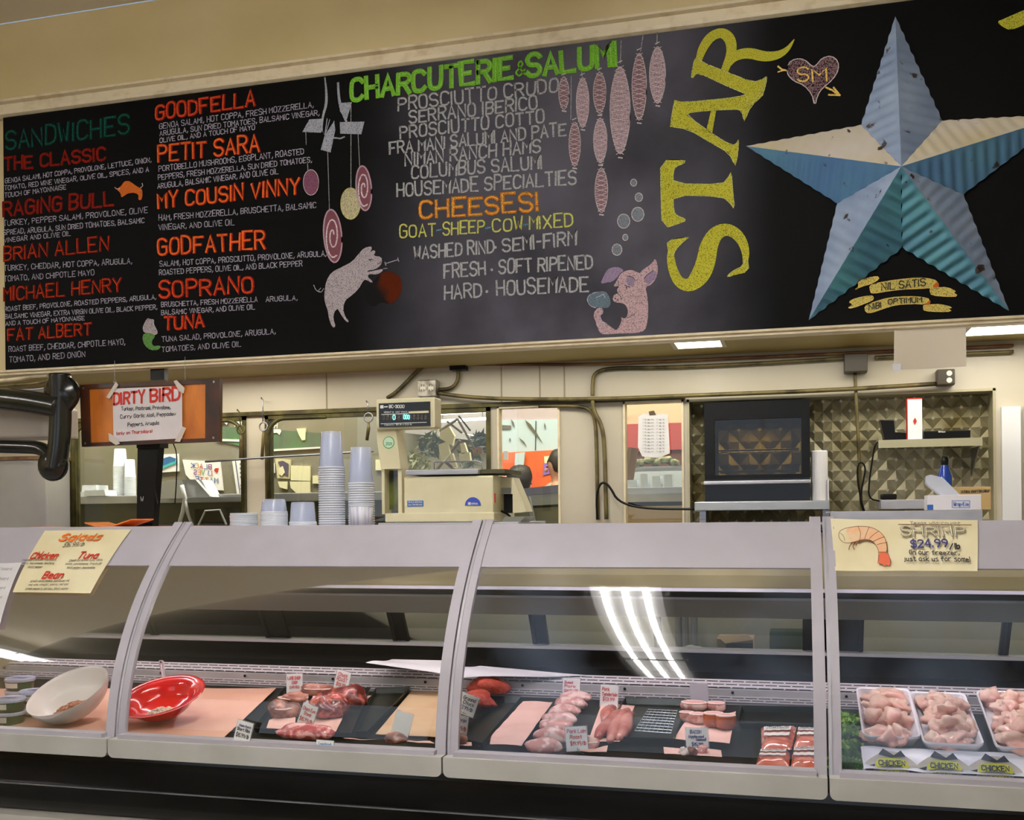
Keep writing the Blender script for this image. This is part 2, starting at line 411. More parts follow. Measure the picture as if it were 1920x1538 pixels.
# slate with a grey reflected sheen painted into its colour, stronger towards the lower right
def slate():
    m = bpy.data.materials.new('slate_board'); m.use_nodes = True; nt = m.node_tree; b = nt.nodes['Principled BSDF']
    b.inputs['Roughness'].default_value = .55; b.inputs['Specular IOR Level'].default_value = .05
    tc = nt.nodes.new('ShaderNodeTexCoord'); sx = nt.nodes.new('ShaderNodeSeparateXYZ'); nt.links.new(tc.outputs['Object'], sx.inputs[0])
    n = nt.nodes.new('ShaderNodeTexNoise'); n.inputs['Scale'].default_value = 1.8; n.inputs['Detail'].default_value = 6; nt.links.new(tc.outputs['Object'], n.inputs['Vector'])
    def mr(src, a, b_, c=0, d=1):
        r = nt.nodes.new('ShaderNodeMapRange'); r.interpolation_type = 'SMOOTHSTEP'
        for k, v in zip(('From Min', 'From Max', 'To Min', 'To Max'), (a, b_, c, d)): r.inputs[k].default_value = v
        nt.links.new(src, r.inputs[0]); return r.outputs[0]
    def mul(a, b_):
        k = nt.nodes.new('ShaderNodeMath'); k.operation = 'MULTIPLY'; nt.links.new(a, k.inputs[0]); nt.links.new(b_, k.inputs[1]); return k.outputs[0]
    # painted reflection sheen around the big letters
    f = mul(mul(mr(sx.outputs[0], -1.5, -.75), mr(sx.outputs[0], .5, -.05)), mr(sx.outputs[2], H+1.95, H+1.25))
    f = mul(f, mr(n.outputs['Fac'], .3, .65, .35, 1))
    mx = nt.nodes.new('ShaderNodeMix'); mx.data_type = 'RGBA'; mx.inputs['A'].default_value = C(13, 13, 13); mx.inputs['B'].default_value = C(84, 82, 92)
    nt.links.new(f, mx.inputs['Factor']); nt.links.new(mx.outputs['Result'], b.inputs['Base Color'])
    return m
xb0, xb1 = P(9, 560, YB).x, 2.9
board = thing('menu_board', 'long black chalkboard menu with hand-lettered sandwiches and cheeses above the deli case', 'menu board', ((xb0+xb1)/2, YB, zb1))
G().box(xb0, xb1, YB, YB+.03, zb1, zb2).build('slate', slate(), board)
def put(name, polys, widths, m, off=.0015, label=None):
    g = G()
    for i, pl in enumerate(polys): ribbon(g, pl, widths[i] if isinstance(widths, list) and len(widths) == len(polys) and isinstance(widths[0], list) else widths, bfn, off)
    return g.build(name, m, board, label=label)
def line(text, x0, y0, x1, y1, h, m, w=1.5, name='menu_line', off=.0015, slant=0, jit=.35, label=None):
    return put(name, text2d(text, bp(x0, y0), bp(x1, y1), h*MPX, slant, jit), w*MPX, m, off, label)
K_wht = chalk('chalk_white', (186, 180, 196)); K_gry = chalk('chalk_soft_white', (172, 172, 172), grain=.48)
K_red = chalk('chalk_red_glow', (118, 24, 10), grain=.5); K_org = chalk('chalk_orange', (216, 74, 34), grain=.5); K_orb = chalk('chalk_orange_bright', (226, 98, 38), grain=.45)
K_redim = chalk('chalk_dim_red', (150, 30, 14), grain=.52)
K_teal = chalk('chalk_teal', (26, 112, 96), grain=.54); K_tealD = chalk('chalk_dark_green', (14, 56, 46), grain=.5)
K_grn = chalk('chalk_green', (112, 176, 44), grain=.44); K_grnL = chalk('chalk_light_green', (150, 200, 110), grain=.5)
K_yel = chalk('chalk_yellow', (196, 196, 100), grain=.46); K_star = chalk('chalk_mustard', (184, 180, 58), grain=.5, scale=300, fill=True); K_starL = chalk('chalk_pale_yellow', (214, 212, 140), grain=.54)
K_gold = chalk('chalk_gold', (206, 122, 20), grain=.5); K_goldL = chalk('chalk_pale_gold', (244, 206, 110), grain=.5)
K_pink = chalk('chalk_pink', (178, 150, 160), grain=.5, scale=300, fill=True); K_pinkL = chalk('chalk_pale_pink', (214, 200, 200), grain=.5); K_pinkD = chalk('chalk_dark_pink', (140, 108, 116), grain=.5, fill=True)
K_blue = chalk('chalk_pale_blue', (150, 160, 170), grain=.46); K_cyan = chalk('chalk_cyan', (90, 150, 190)); K_silver = chalk('chalk_silver', (160, 162, 172), grain=.5, scale=300, fill=True)
K_tan = chalk('chalk_tan', (204, 186, 100), grain=.5, scale=300, fill=True); K_pig = chalk('chalk_pig', (168, 158, 162), grain=.5, scale=300, fill=True); K_pig2 = chalk('chalk_rosy_pig', (190, 160, 164), grain=.5, scale=300, fill=True)
K_orD = chalk('chalk_brown_orange', (190, 96, 36), grain=.42); K_blk = mat('dark_ink', (18, 18, 20), .8); K_moss = chalk('chalk_moss', (96, 142, 76), grain=.5, fill=True)
K_patch = chalk('dark_red_patch_colour', (74, 26, 8), grain=.52, scale=7); K_lil = chalk('chalk_lilac', (142, 124, 150), grain=.45, scale=300, fill=True)

for tx, a, b, c, d, h, wd in (("GOODFELLA",293,225,478,198,30,'o'),("PETIT SARA",298,304,487,284,33,'b'),("MY COUSIN VINNY",298,391,562,363,31,'b'),("GODFATHER",298,478,497,466,34,'b'),
        ("SOPRANO",300,559,475,548,33,'o'),("TUNA",309,619,383,613,27,'o'),("THE CLASSIC",9,320,198,300,27,'d'),("RAGING BULL",7,406,213,385,30,'d'),
        ("BRIAN ALLEN",8,489,204,469,29,'r'),("MICHAEL HENRY",8,564,228,546,28,'r'),("FAT ALBERT",16,639,171,628,26,'r')):
    mD, mL, w1, w2 = {'o': (K_redim, K_org, 6.5, 3.6), 'b': (K_redim, K_orb, 6.5, 4.0), 'd': (K_red, K_redim, 6, 3.0), 'r': (K_red, K_org, 5.5, 1.6)}[wd]
    hd = line(tx, a, b, c, d, h, mD, w1, 'heading', .0012, jit=.2)
    g = G()
    for pl in text2d(tx, bp(a-1, b), bp(c-1, d), h*MPX, 0, .2): ribbon(g, pl, w2*MPX, bfn, .0030)
    g.build('heading_highlight', mL, hd)
hd = line("SANDWICHES", 12, 281, 242, 250, 40, K_tealD, 7, 'heading', .0012, jit=.2)
g = G()
for pl in text2d("SANDWICHES", bp(12, 281), bp(242, 250), 40*MPX, 0, .2): ribbon(g, pl, 2.0*MPX, bfn, .0030)
g.build('heading_highlight', K_teal, hd)
for tx, a, b, c, d, h in (
 ("GENOA SALAMI, HOT COPPA, PROVOLONE, LETTUCE, ONION,",10,344,284,304,11),("TOMATO, RED WINE VINEGAR, OLIVE OIL, SPICES, AND A",9,357,279,322,11),("TOUCH OF MAYONNAISE",9,371,124,355,11),
 ("TURKEY, PEPPER SALAMI, PROVOLONE, OLIVE",7,424,277,399,13),("SPREAD, ARUGULA, SUN DRIED TOMATOES, BALSAMIC",7,441,271,418,12),("VINEGAR AND OLIVE OIL",8,455,133,442,11),
 ("TURKEY, CHEDDAR, HOT COPPA, ARUGULA,",8,508,248,494,13),("TOMATO, AND CHIPOTLE MAYO",8,528,177,516,13),
 ("ROAST BEEF, PROVOLONE, ROASTED PEPPERS, ARUGULA,",9,584,293,561,11),("BALSAMIC VINEGAR, EXTRA VIRGIN OLIVE OIL, BLACK PEPPER,",10,598,295,580,11),("AND A TOUCH OF MAYONNAISE",11,611,159,600,10),
 ("ROAST BEEF, CHEDDAR, CHIPOTLE MAYO,",17,660,235,646,13),("TOMATO, AND RED ONION",18,680,160,669,13),
 ("GENOA SALAMI, HOT COPPA, FRESH MOZZERELLA,",299,242,588,201,13),("ARUGULA, SUN DRIED TOMATOES, BALSAMIC VINEGAR,",300,255,599,216,12),("OLIVE OIL, AND A TOUCH OF MAYO",300,268,478,243,11),
 ("PORTOBELLO MUSHROOMS, EGGPLANT, ROASTED",298,322,570,289,13),("PEPPERS, FRESH MOZZERELLA, SUN DRIED TOMATOES,",297,338,585,304,12),("ARUGULA, BALSAMIC VINEGAR, AND OLIVE OIL",296,354,522,326,12),
 ("HAM, FRESH MOZZERELLA, BRUSCHETTA, BALSAMIC",298,414,593,390,13),("VINEGAR, AND OLIVE OIL",298,432,440,422,13),
 ("SALAMI, HOT COPPA, PROSCIUTTO, PROVOLONE, ARUGULA,",300,500,612,480,12),("ROASTED PEPPERS, OLIVE OIL, AND BLACK PEPPER",299,516,567,499,12),
 ("BRUSCHETTA, FRESH MOZZERELLA",303,576,483,566,11),("ARUGULA,",499,566,558,563,11),("BALSAMIC VINEGAR, AND OLIVE OIL",303,591,478,580,11),
 ("TUNA SALAD, PROVOLONE, ARUGULA,",304,641,517,626,12),("TOMATOES, AND OLIVE OIL",304,660,452,650,12)):
    line(tx, a, b, c, d, h*.88, K_wht, 1.45)
for tx, a, b, c, d, h in (("CHARCUTERIE",659,189,960,146,40),("&",968,143,984,140,26),("SALUMI",989,144,1155,122,40)):
    line(tx, a, b, c, d, h, K_grn, 9.5 if h > 30 else 3.4, 'heading', .0012, jit=.2)
    if h > 30:
        g = G()
        for pl in text2d(tx, bp(a+2, b-1), bp(c+2, d-1), h*MPX, 0, .2): ribbon(g, pl, 1.5*MPX, bfn, .0030)
        g.build('heading_highlight', K_grnL, board)
for tx, a, b, c, d, h in (("PROSCIUTTO CRUDO",747,208,1046,172,25),("SERRANO IBERICO",768,231,1007,204,24),("PROSCIUTTO COTTO",751,260,1020,230,24),("FRA MANI SALUMI AND PATE",731,289,1061,254,23),
        ("NIMAN RANCH HAMS",760,311,1013,285,24),("COLUMBUS SALUMI",772,335,1016,316,25),("HOUSEMADE SPECIALTIES",745,369,1080,345,26),
        ("WASHED RIND",777,486,926,474,25),("SEMI-FIRM",943,472,1080,459,25),("FRESH",833,522,910,515,26),("SOFT RIPENED",936,513,1111,504,26),("HARD",834,561,903,556,27),("HOUSEMADE",932,554,1103,546,28)):
    line(tx, a, b, c, d, h, K_gry, 3.7, jit=.25)
for px, py in ((929, 464), (922, 506), (913, 547)):
    g = G(); q = bp(px, py); polyfill(g, [(q[0]+.007*math.cos(t*.785), q[1]+.007*math.sin(t*.785)) for t in range(8)], bfn, .0015); g.build('bullet_dot', K_gry, board)
for tx, a, b, c, d in (("GOAT",750,446,817,442),("SHEEP",831,441,908,436),("COW",924,435,980,431),("MIXED",993,430,1074,424)): line(tx, a, b, c, d, 24, K_yel, 3.2, jit=.25)
for px, py in ((823, 431), (915, 427), (986, 421)): line('*', px-5, py+6, px+5, py+6, 12, K_cyan, 1.2, 'asterisk')
line("CHEESES!", 788, 409, 1009, 395, 34, K_gold, 6.5, 'heading', .0012, jit=.2)
g = G()
for pl in text2d("CHEESES!", bp(788, 409), bp(1009, 395), 34*MPX, 0, .2): ribbon(g, pl, 1.3*MPX, bfn, .0030)
g.build('heading_highlight', K_goldL, board)
line("NIL SATIS", 1653, 545, 1735, 536, 12, K_blk, 1.9, 'motto', .0035, jit=.2)
line("NIBI", 1629, 582, 1652, 577, 9, K_blk, 1.7, 'motto', .0035, jit=.2); line("OPTIMUM", 1665, 571, 1728, 567, 9, K_blk, 1.7, 'motto', .0035, jit=.2)

def sketch(name, m, polys=(), strokes=(), cf=bp, off=.0013, sub=None, parent=None, sm=1, edge=None, ew=2.0):
    """polys filled; strokes: list of (pts,width px)"""
    g = G()
    for i_, pts in enumerate(polys):
        q = [cf(*p) for p in pts]
        if sm: q = smooth2(q, sm, True)
        polyfill(g, q, bfn, off+i_*1e-4)
    for pts, w in strokes:
        if len(pts[0]) == 3:
            q = smooth2([cf(p[0], p[1])+(p[2]*w*MPX,) for p in pts], 3); ribbon(g, [(a[0], a[1]) for a in q], [a[2] for a in q], bfn, off+.0004)
        else:
            q = [cf(*p) for p in pts]
            if sm and len(q) > 2: q = smooth2(q, 2)
            ribbon(g, q, w*MPX, bfn, off)
    o = g.build(name, m, parent or board)
    if edge:
        g = G()
        for pts in polys:
            q = smooth2([cf(*p) for p in pts], max(sm, 1), True); q.append(q[0]); q.append(q[1]); ribbon(g, q, ew*MPX, bfn, off+.0008)
        g.build('outline', edge, o)
    return o
# big vertical lettering
q = 1/2.403
o = sketch('letter', K_star, [[(390,1250),(492,1228),(483,1150),(462,1200),(430,1215),(400,1235)], [(120,1082),(228,1066),(200,1085),(165,1120),(150,1150),(128,1135)]],
    [([(474,1190,20),(478,1130,34),(450,1065,44),(395,1030,50),(340,1050,66),(308,1110,78),(298,1180,84),(272,1245,84),(225,1290,58),(175,1275,44),(148,1220,40),(137,1160,34),(142,1110,22)], q)], c3, edge=K_starL, ew=1.2)
o = sketch('letter', K_star, [[(92,720),(207,722),(198,738),(162,750),(150,775),(150,828),(370,832),(398,800),(412,772),(418,860),(427,946),(405,915),(370,886),(150,880),(152,950),(165,972),(207,988),(200,1000),(100,1033),(94,870)]], (), c3, edge=K_starL, ew=1.2)
o = sketch('letter', K_star, [[(155,450),(200,462),(330,450),(440,438),(500,420),(560,372),(575,343),(555,430),(500,478),(470,548),(458,500),(430,492),(230,505),(210,520),(350,620),(415,655),(432,650),(445,628),(442,690),(430,748),(400,690),(330,650),(215,582),(135,572)]], (), c3, sm=0, edge=K_starL, ew=1.2)
sketch('letter_crossbar', K_star, [[(322,490),(345,490),(322,620),(296,600)]], (), c3, .0021, sm=0)
o = sketch('letter', K_star, [[(245,262),(268,262),(275,280),(400,330),(510,372),(550,360),(575,343),(548,412),(495,480),(478,470),(490,430),(380,385),(262,328),(240,352),(230,350)]],
    [([(262,290,22),(278,225,40),(318,165,44),(372,145,42),(410,180,46),(414,240,42),(385,310,34)], q), ([(392,300,24),(425,252,44),(490,238,46),(560,258,44),(620,252,36),(665,225,22),(694,180,5)], q)], c3, .0028, edge=K_starL, ew=1.2)
sketch('letter', K_star, [[(1608,98),(1640,85),(1670,72),(1720,50),(1760,35),(1800,60),(1740,110),(1667,138),(1630,120)]], (), c3)
# heart with arrow
h_ = sketch('heart_drawing', chalk('chalk_heart', (128, 100, 104), grain=.56, scale=200), [[(660,330),(668,285),(700,265),(740,268),(775,300),(790,300),(820,262),(862,252),(892,275),(895,315),(870,358),(820,400),(800,430),(788,480),(775,425),(740,385),(690,365)]], (), c3, edge=K_pinkL, ew=1.6)
sketch('heart_arrow', K_goldL, (), [([(622,300),(640,315),(662,318)], 3), ([(622,325),(645,318)], 2.4), ([(838,395),(868,408),(888,425)], 3), ([(850,428),(900,430)], 3), ([(872,395),(900,430)], 3)], c3, .002, parent=h_, sm=0)
for tx, a, b, c, d, hh in (("S",1496,154,1516,152,25), ("M",1524,154,1550,152,22)):
    g = G(); [ribbon(g, pl, 2.8*MPX, bfn, .003) for pl in text2d(tx, bp(a, b), bp(c, d), hh*MPX, 0, .1)]; g.build('initial', K_goldL, h_)
# banners with the motto
for tail, body, fold, tail2 in (
  ([(130,268),(185,220),(168,183),(230,140),(380,108),(408,125),(400,150),(310,200),(210,225)], [(300,205),(420,180),(600,150),(850,125),(1000,140),(1060,165),(1080,225),(1000,240),(860,250),(700,255),(520,275),(340,305),(312,290)],
   [(1000,235),(1060,165),(1085,200),(1075,235)], [(985,235),(1075,235),(1180,235),(1278,280),(1240,290),(1300,335),(1180,340),(1000,325),(980,280)]),
  ([(50,465),(120,420),(60,400),(150,355),(320,325),(348,345),(340,380),(240,420),(110,470)], [(245,440),(350,400),(520,350),(750,335),(900,345),(985,370),(930,425),(800,420),(600,430),(440,480),(330,520),(260,520)],
   [(915,435),(985,370),(985,430)], [(910,430),(985,430),(1100,425),(1238,460),(1180,475),(1230,505),(1080,510),(920,500),(905,470)])):
    o = sketch('banner_drawing', K_tan, [tail, body, tail2], (), c6, off=.0015, edge=K_goldL, ew=1.0); sketch('banner_fold', K_orD, [fold], (), c6, off=.0032, parent=o)
# salami
def salami(cx, y0, y1, w, k):
    h = (y1-y0)/2; cy = (y0+y1)/2; ol = []
    for i in range(20):
        t = 2*math.pi*i/20; s = math.sin(t); ol.append((cx+w/2*math.cos(t)*(1-.25*abs(s)**3), cy+h*.93*s))
    o = sketch('salami_drawing', K_pink if k % 2 else K_pinkD, [ol], (), c2, sm=0, edge=K_pinkL, ew=1.2)
    st = []; n = int((y1-y0)/22)
    for i in range(1, n):
        y = y0+(y1-y0)*i/n; ww = w/2*math.sqrt(max(.05, 1-((y-cy)/h)**2))*.85
        st.append(([(cx-ww, y-8), (cx+ww, y+8)], 1.2)); st.append(([(cx+ww, y-10), (cx-ww, y+8)], 1.2))
    st += [([(cx-10, y0-2), (cx+8, y0-10)], 2), ([(cx-8, y1), (cx+10, y1+3)], 2.5)]
    sketch('netting', K_pinkL, (), st, c2, off=.0027, parent=o, sm=0)
for k, a in enumerate(((1275,210,380,50), (1365,210,470,62), (1447,185,400,62), (1545,150,604,98), (1637,90,438,70), (1725,60,355,78), (1327,425,655,56), (1450,405,640,66), (1455,645,878,62))): salami(*a, k)
sketch('hanging_string', K_gry, (), [([(1550,40),(1546,150)],1.4), ([(1655,18),(1643,95)],1.4), ([(1723,0),(1722,60)],1.4), ([(1360,180),(1362,215)],1.2), ([(1443,165),(1444,190)],1.2), ([(1310,215),(1308,420)],1.4)], c2, sm=0)
# bubbles
for x, y, r in ((1610,725,15),(1635,795,18),(1630,877,30),(1562,910,30),(1570,988,13),(1530,1047,24)):
    sketch('bubble_drawing', chalk('chalk_bubble', (120, 128, 136), grain=.44), [[(x+r*math.cos(t*.45), y+r*1.15*math.sin(t*.45)) for t in range(14)]], (), c2, edge=K_pinkL, ew=1.4)
# dancing pig
pg = sketch('pig_drawing', K_pig, [[(148,1290),(160,1220),(190,1170),(250,1140),(310,1110),(350,1060),(378,1030),(420,1020),(424,1035),(410,1055),(435,1042),(445,1055),(430,1075),(478,1082),(482,1110),(470,1135),(440,1155),(400,1160),(395,1170),(445,1160),(485,1150),(485,1165),(450,1185),(410,1180),(395,1195),(430,1225),(425,1235),(395,1215),(375,1215),(345,1270),(300,1310),(270,1330),(255,1380),(270,1430),(290,1450),(285,1462),(260,1440),(228,1385),(225,1380),(205,1400),(200,1440),(215,1485),(195,1490),(175,1440),(170,1395),(150,1340)]], (), c4)
sketch('pig_detail', K_wht, (), [([(145,1265),(130,1290),(100,1275),(88,1245)],1.2), ([(130,1285),(112,1280),(128,1262)],1.2), ([(500,1122),(575,1098)],1.8), ([(498,1112),(504,1132)],1.6), ([(572,1088),(578,1108)],1.6), ([(490,1150),(512,1148)],1.2)], c4, .002, parent=pg)
sketch('pig_eye', K_blk, (), [([(405,1098),(425,1098)],1.6), ([(412,1100),(414,1108)],1.6), ([(455,1122),(470,1120),(476,1108)],1.2)], c4, .0026, parent=pg)
sketch('dark_red_patch', K_patch, [[(375,1300),(385,1250),(440,1215),(470,1175),(530,1165),(580,1190),(600,1240),(585,1310),(530,1360),(480,1340),(430,1375),(395,1350)]], (), c4, sm=2)  # dark red patch, broken up by coarse noise
# serving fork, cleavers and hanging charcuterie
t_ = sketch('utensil_drawing', K_silver, [[(22,362),(62,290),(135,285),(140,350),(128,366)], [(238,305),(380,302),(362,375),(240,372)], [(128,465),(150,385),(205,300),(212,350),(185,480)], [(245,195),(308,190),(275,300),(238,240)]],
    [([(152,50,8),(160,120,14),(162,200,18),(140,270,14),(135,330,10)], .34), ([(228,80,14),(232,160,16),(245,230,18),(275,300,12)], .34), ([(135,350),(152,380),(165,285)],1.6), ([(150,395),(180,290)],1.6), ([(165,400),(205,300)],1.6), ([(200,395),(240,400),(265,390)],3)], c4, sm=0)
sketch('hanging_string', K_gry, (), [([(302,210),(302,685)],1.3), ([(343,375),(352,560)],1.3), ([(168,480),(178,815)],1.3), ([(42,366),(44,435)],1.3), ([(52,545),(54,580)],1.3)], c4, sm=0)
def oval(cx, cy, rx, ry, tilt=0, n=18): 
    return [(cx+rx*math.cos(a)*math.cos(tilt)-ry*math.sin(a)*math.sin(tilt), cy+rx*math.cos(a)*math.sin(tilt)+ry*math.sin(a)*math.cos(tilt)) for a in [2*math.pi*i/n for i in range(n)]]
sketch('ham_drawing', chalk('chalk_plum', (120, 74, 96), grain=.44), [oval(72,653,45,74)], (), c4, edge=K_pinkL, ew=1.3)
sketch('cheese_drawing', chalk('chalk_cream', (186, 178, 140), grain=.5, scale=300, fill=True), [oval(300,775,58,92)], (), c4, edge=K_tan, ew=1.0)
for a in ((377, 687, 44, 130, -.08), (198, 962, 52, 154, -.08)):
    o = sketch('sliced_ham_drawing', chalk('chalk_maroon', (118, 70, 80), grain=.42), [oval(*a)], (), c4, edge=K_pink, ew=3.0, off=.0024)
    sp = []
    for i in range(26):
        tt = i/25*2.2*2*math.pi*.8; r = .85-.7*i/25; sp.append((a[0]+a[2]*r*math.cos(tt+1), a[1]+a[3]*r*math.sin(tt+1)))
    sketch('fat_swirl', K_pinkL, (), [(sp, 3.0)], c4, off=.0034, parent=o)
# pig with glass
pg = sketch('pig_drawing', K_pig2, [[(650,580),(700,470),(800,405),(900,395),(1000,440),(1030,450),(1060,400),(1180,320),(1240,260),(1265,215),(1300,280),(1315,420),(1280,540),(1210,630),(1110,670),(1140,800),(1160,1000),(1150,1200),(1110,1370),(960,1410),(700,1415),(480,1430),(400,1420),(350,1340),(320,1230),(285,1150),(290,1070),(350,1000),(430,1010),(440,1090),(385,1130),(405,1200),(470,1240),(560,1310),(650,1370),(700,1290),(735,1200),(715,1150),(780,1180),(825,1130),(835,1030),(790,950),(730,925),(620,915),(585,870),(600,800),(680,765),(650,720),(700,650),(590,668)]], (), c5)
sketch('pig_ear', K_lil, [[(390,625),(440,500),(500,390),(590,350),(690,350),(775,405),(700,455),(650,530),(570,590),(480,600)]], (), c5, .0012, parent=pg)
sketch('ear_shadow', K_lil, [[(790,560),(830,510),(900,510),(940,570),(930,660),(840,650)]], (), c5, .002, parent=pg)
sketch('ear_shadow', K_lil, [[(1100,545),(1110,490),(1240,405),(1300,430),(1270,540),(1200,610),(1120,620)]], (), c5, .002, parent=pg)
sketch('pig_eye', K_blk, (), [([(820,500),(870,495),(930,530),(948,575)],1.3), ([(790,640),(820,665),(870,675)],1.3), ([(810,670),(815,695)],1.6), ([(645,675),(690,655),(675,570)],1.0), ([(665,770),(710,810),(735,870)],1.0), ([(630,850),(635,865)],1.6), ([(668,870),(672,885)],1.6), ([(1095,545),(1120,490),(1245,405)],1.2), ([(830,1170),(950,1090)],1.0)], c5, .0028, parent=pg)
gl = sketch('wine_glass_drawing', chalk('chalk_slate_blue', (104, 122, 134), grain=.5), [[(180,850),(240,780),(340,745),(460,735),(520,790),(560,900),(540,1000),(430,1010),(300,1000),(220,940)]], (), c5, .0026, parent=pg)
sketch('glass_rim', K_wht, (), [([(330,755),(240,780),(180,845),(190,910),(240,980),(320,1005)],1.4), ([(330,840),(460,780),(462,840)],1.6), ([(385,1130),(405,1200),(440,1245)],1.4), ([(330,1260),(350,1300),(430,1290),(480,1250)],2)], c5, .0036, parent=pg)
# mermaid pig and bull
o = sketch('mermaid_pig_drawing', K_pig, [[(735,1305),(748,1275),(762,1255),(775,1262),(795,1262),(792,1285),(800,1300),(815,1330),(800,1342),(780,1330),(745,1330)]], (), c1, edge=K_pinkL, ew=.9)
sketch('mermaid_tail', K_moss, [[(742,1330),(795,1335),(800,1350),(780,1375),(790,1400),(815,1395),(832,1400),(815,1420),(775,1420),(745,1395),(733,1360)]], (), c1, parent=o)
o = sketch('bull_drawing', K_orD, [[(600,590),(625,575),(640,550),(668,548),(690,565),(715,582),(733,590),(735,625),(728,648),(712,645),(716,620),(695,608),(660,612),(645,622),(625,635),(622,610)]], (), c1)
sketch('bull_detail', K_pinkL, (), [([(593,582),(605,592),(618,588)],1.3), ([(722,585),(738,575),(733,560)],1.2)], c1, .002, parent=o)

# ------------------------------------------------------------------ metal barn star
M_zinc = mat('weathered_blue_zinc', (116, 140, 172), .55, metal=.15, col2=(84, 112, 150), nscale=7, ndetail=5, lo=.35, hi=.7, bump=.15, bscale=30, stretch=(1, 1, 3))
def rusty(name, c_a, c_b):
    m = mat(name, c_a, .55, metal=.1, col2=c_b, nscale=5, ndetail=5, lo=.35, hi=.7)
    nt = m.node_tree; b = nt.nodes['Principled BSDF']; src = b.inputs['Base Color'].links[0].from_socket
    tc = nt.nodes.new('ShaderNodeTexCoord'); n = nt.nodes.new('ShaderNodeTexNoise'); n.inputs['Scale'].default_value = 16; n.inputs['Detail'].default_value = 3
    nt.links.new(tc.outputs['Object'], n.inputs['Vector'])
    r = nt.nodes.new('ShaderNodeMapRange'); r.inputs['From Min'].default_value = .66; r.inputs['From Max'].default_value = .7; nt.links.new(n.outputs['Fac'], r.inputs[0])
    mx = nt.nodes.new('ShaderNodeMix'); mx.data_type = 'RGBA'; nt.links.new(r.outputs[0], mx.inputs['Factor']); nt.links.new(src, mx.inputs['A']); mx.inputs['B'].default_value = C(48, 34, 30)
    nt.links.new(mx.outputs['Result'], b.inputs['Base Color']); return m
M_sblue = rusty('rusty_blue_facet', (138, 154, 178), (108, 126, 156)); M_scream = rusty('rusty_cream_facet', (206, 198, 188), (196, 184, 152)); M_steal = rusty('rusty_teal_facet', (70, 128, 140), (58, 100, 128)); M_sdeep = rusty('rusty_deep_blue_facet', (70, 108, 150), (78, 124, 150))
star = thing('barn_star', 'large weathered blue and cream tin barn star mounted on the right of the chalkboard', 'wall star', (P(1690, 312, YB).x, YB, P(1690, 312, YB).z))
tips = [c3(1150,75), c3(478,660), c3(760,1445), c3(1662,1402), None]
ctr = Vector((P(1690, 312, YB-.17).x, YB-.17, P(1690, 312, YB-.17).z))
tips[4] = (2*0+P(2004, 214, YB).x, P(2004, 214, YB).z)
inn = [c3(995,568), c3(888,920), c3(1180,1120), c3(1455,880), c3(1360,548)]   # between tip i and i+1
def facet(g, A, B, Cc, corr):
    """A centre apex, B tip, Cc valley vertex; ribs run across the arm"""
    n = 90; idx = {}
    nor = (B-A).cross(Cc-A).normalized()
    if nor.y > 0: nor = -nor
    ax = (B-A).normalized()
    for i in range(n+1):
        for j in range(n+1-i):
            a = i/n; b = j/n; p = A*(1-a-b)+B*a+Cc*b
            s = (p-A).dot(ax); e = min(1, 6*min(1-a-b+.02, 1), 8*b+.25)
            w = math.sin(s*2*math.pi/.046)
            p = p + nor*(corr*w*min(1, b*5+.15)); idx[(i, j)] = len(g.v); g.v.append(p)
    for i in range(n):
        for j in range(n-i):
            g.f.append([idx[(i, j)], idx[(i+1, j)], idx[(i, j+1)]])
            if i+j < n-1: g.f.append([idx[(i+1, j)], idx[(i+1, j+1)], idx[(i, j+1)]])
for i in range(5):
    T = Vector((tips[i][0], YB-.004, tips[i][1]))
    for k, (vtx) in enumerate((inn[i-1], inn[i])):
        V = Vector((vtx[0], YB-.012, vtx[1])); g = G()
        # each facet has its own colour; cream: the upper side of the two side arms; pale blue: top arm and outer sides of the legs
        if i == 0: m_, c_ = M_sblue, .0028
        elif (i == 1 and k == 0) or (i == 4 and k == 1): m_, c_ = M_scream, .0016
        elif (i == 2 and k == 0) or (i == 3 and k == 1): m_, c_ = M_sblue, .002
        else: m_, c_ = (M_steal if i in (2, 3) else M_sdeep), (.0065 if i in (2, 3) else .003)
        facet(g, ctr, T, V, c_); g.build('star_facet', m_, star, smooth=True)
# ================================================================== DISPLAY CASE
zT = H-.04                                       # top of the case
XS = [-5.05, -3.67, P(342, 993, 3.73).x, P(905, 988, 3.73).x, P(1540, 984, 3.73).x, 1.42]
M_lav = mat('lavender_grey_enamel', (176, 172, 182), .38, col2=(168, 164, 172), nscale=3, spec=.4)
M_bump = mat('pale_grey_bumper', (186, 184, 180), .45, col2=(176, 174, 168), nscale=4)
M_gloss = mat('gloss_black_panel', (7, 7, 8), .16, spec=.3)
M_dark = mat('dark_interior', (16, 17, 13), .4, spec=.2)
M_blackm = mat('black_metal_frame', (10, 10, 10), .35, spec=.22)
M_glassA = glassmat('curved_case_glass', (240, 244, 244), rough=.015)
M_glassH = glassmat('case_glass_sky_veil', (232, 238, 244), haze=.22, rough=.02, hazecol=(150, 170, 205))  # bluish veil of the reflected storefront, mixed in as diffuse colour
case = thing('deli_display_case', 'long curved-glass refrigerated deli case with grey enamel trim and black base', 'display case', (-1.6, 3.8, 0))
X0, X1 = XS[0], XS[-1]
g = G().bbox(X0, X1, 3.735, 4.34, zT-.045, zT, .008); g.build('top_counter', mat('counter_top_enamel', (190, 188, 194), .3), case)
g = G(); g.tube([(X0, 3.738, zT-.012), (X1, 3.738, zT-.012)], .011, 10); g.build('rim', M_lav, case, smooth=True)
g = G(); g.box(X0, X1, 3.722, 3.728, zT-.030, zT-.024); g.build('rim_seam', M_blackm, case)
zHB = GH(900, 1064).z                             # lower edge of the opaque band
zG0 = H-.035; zG1 = H-.800
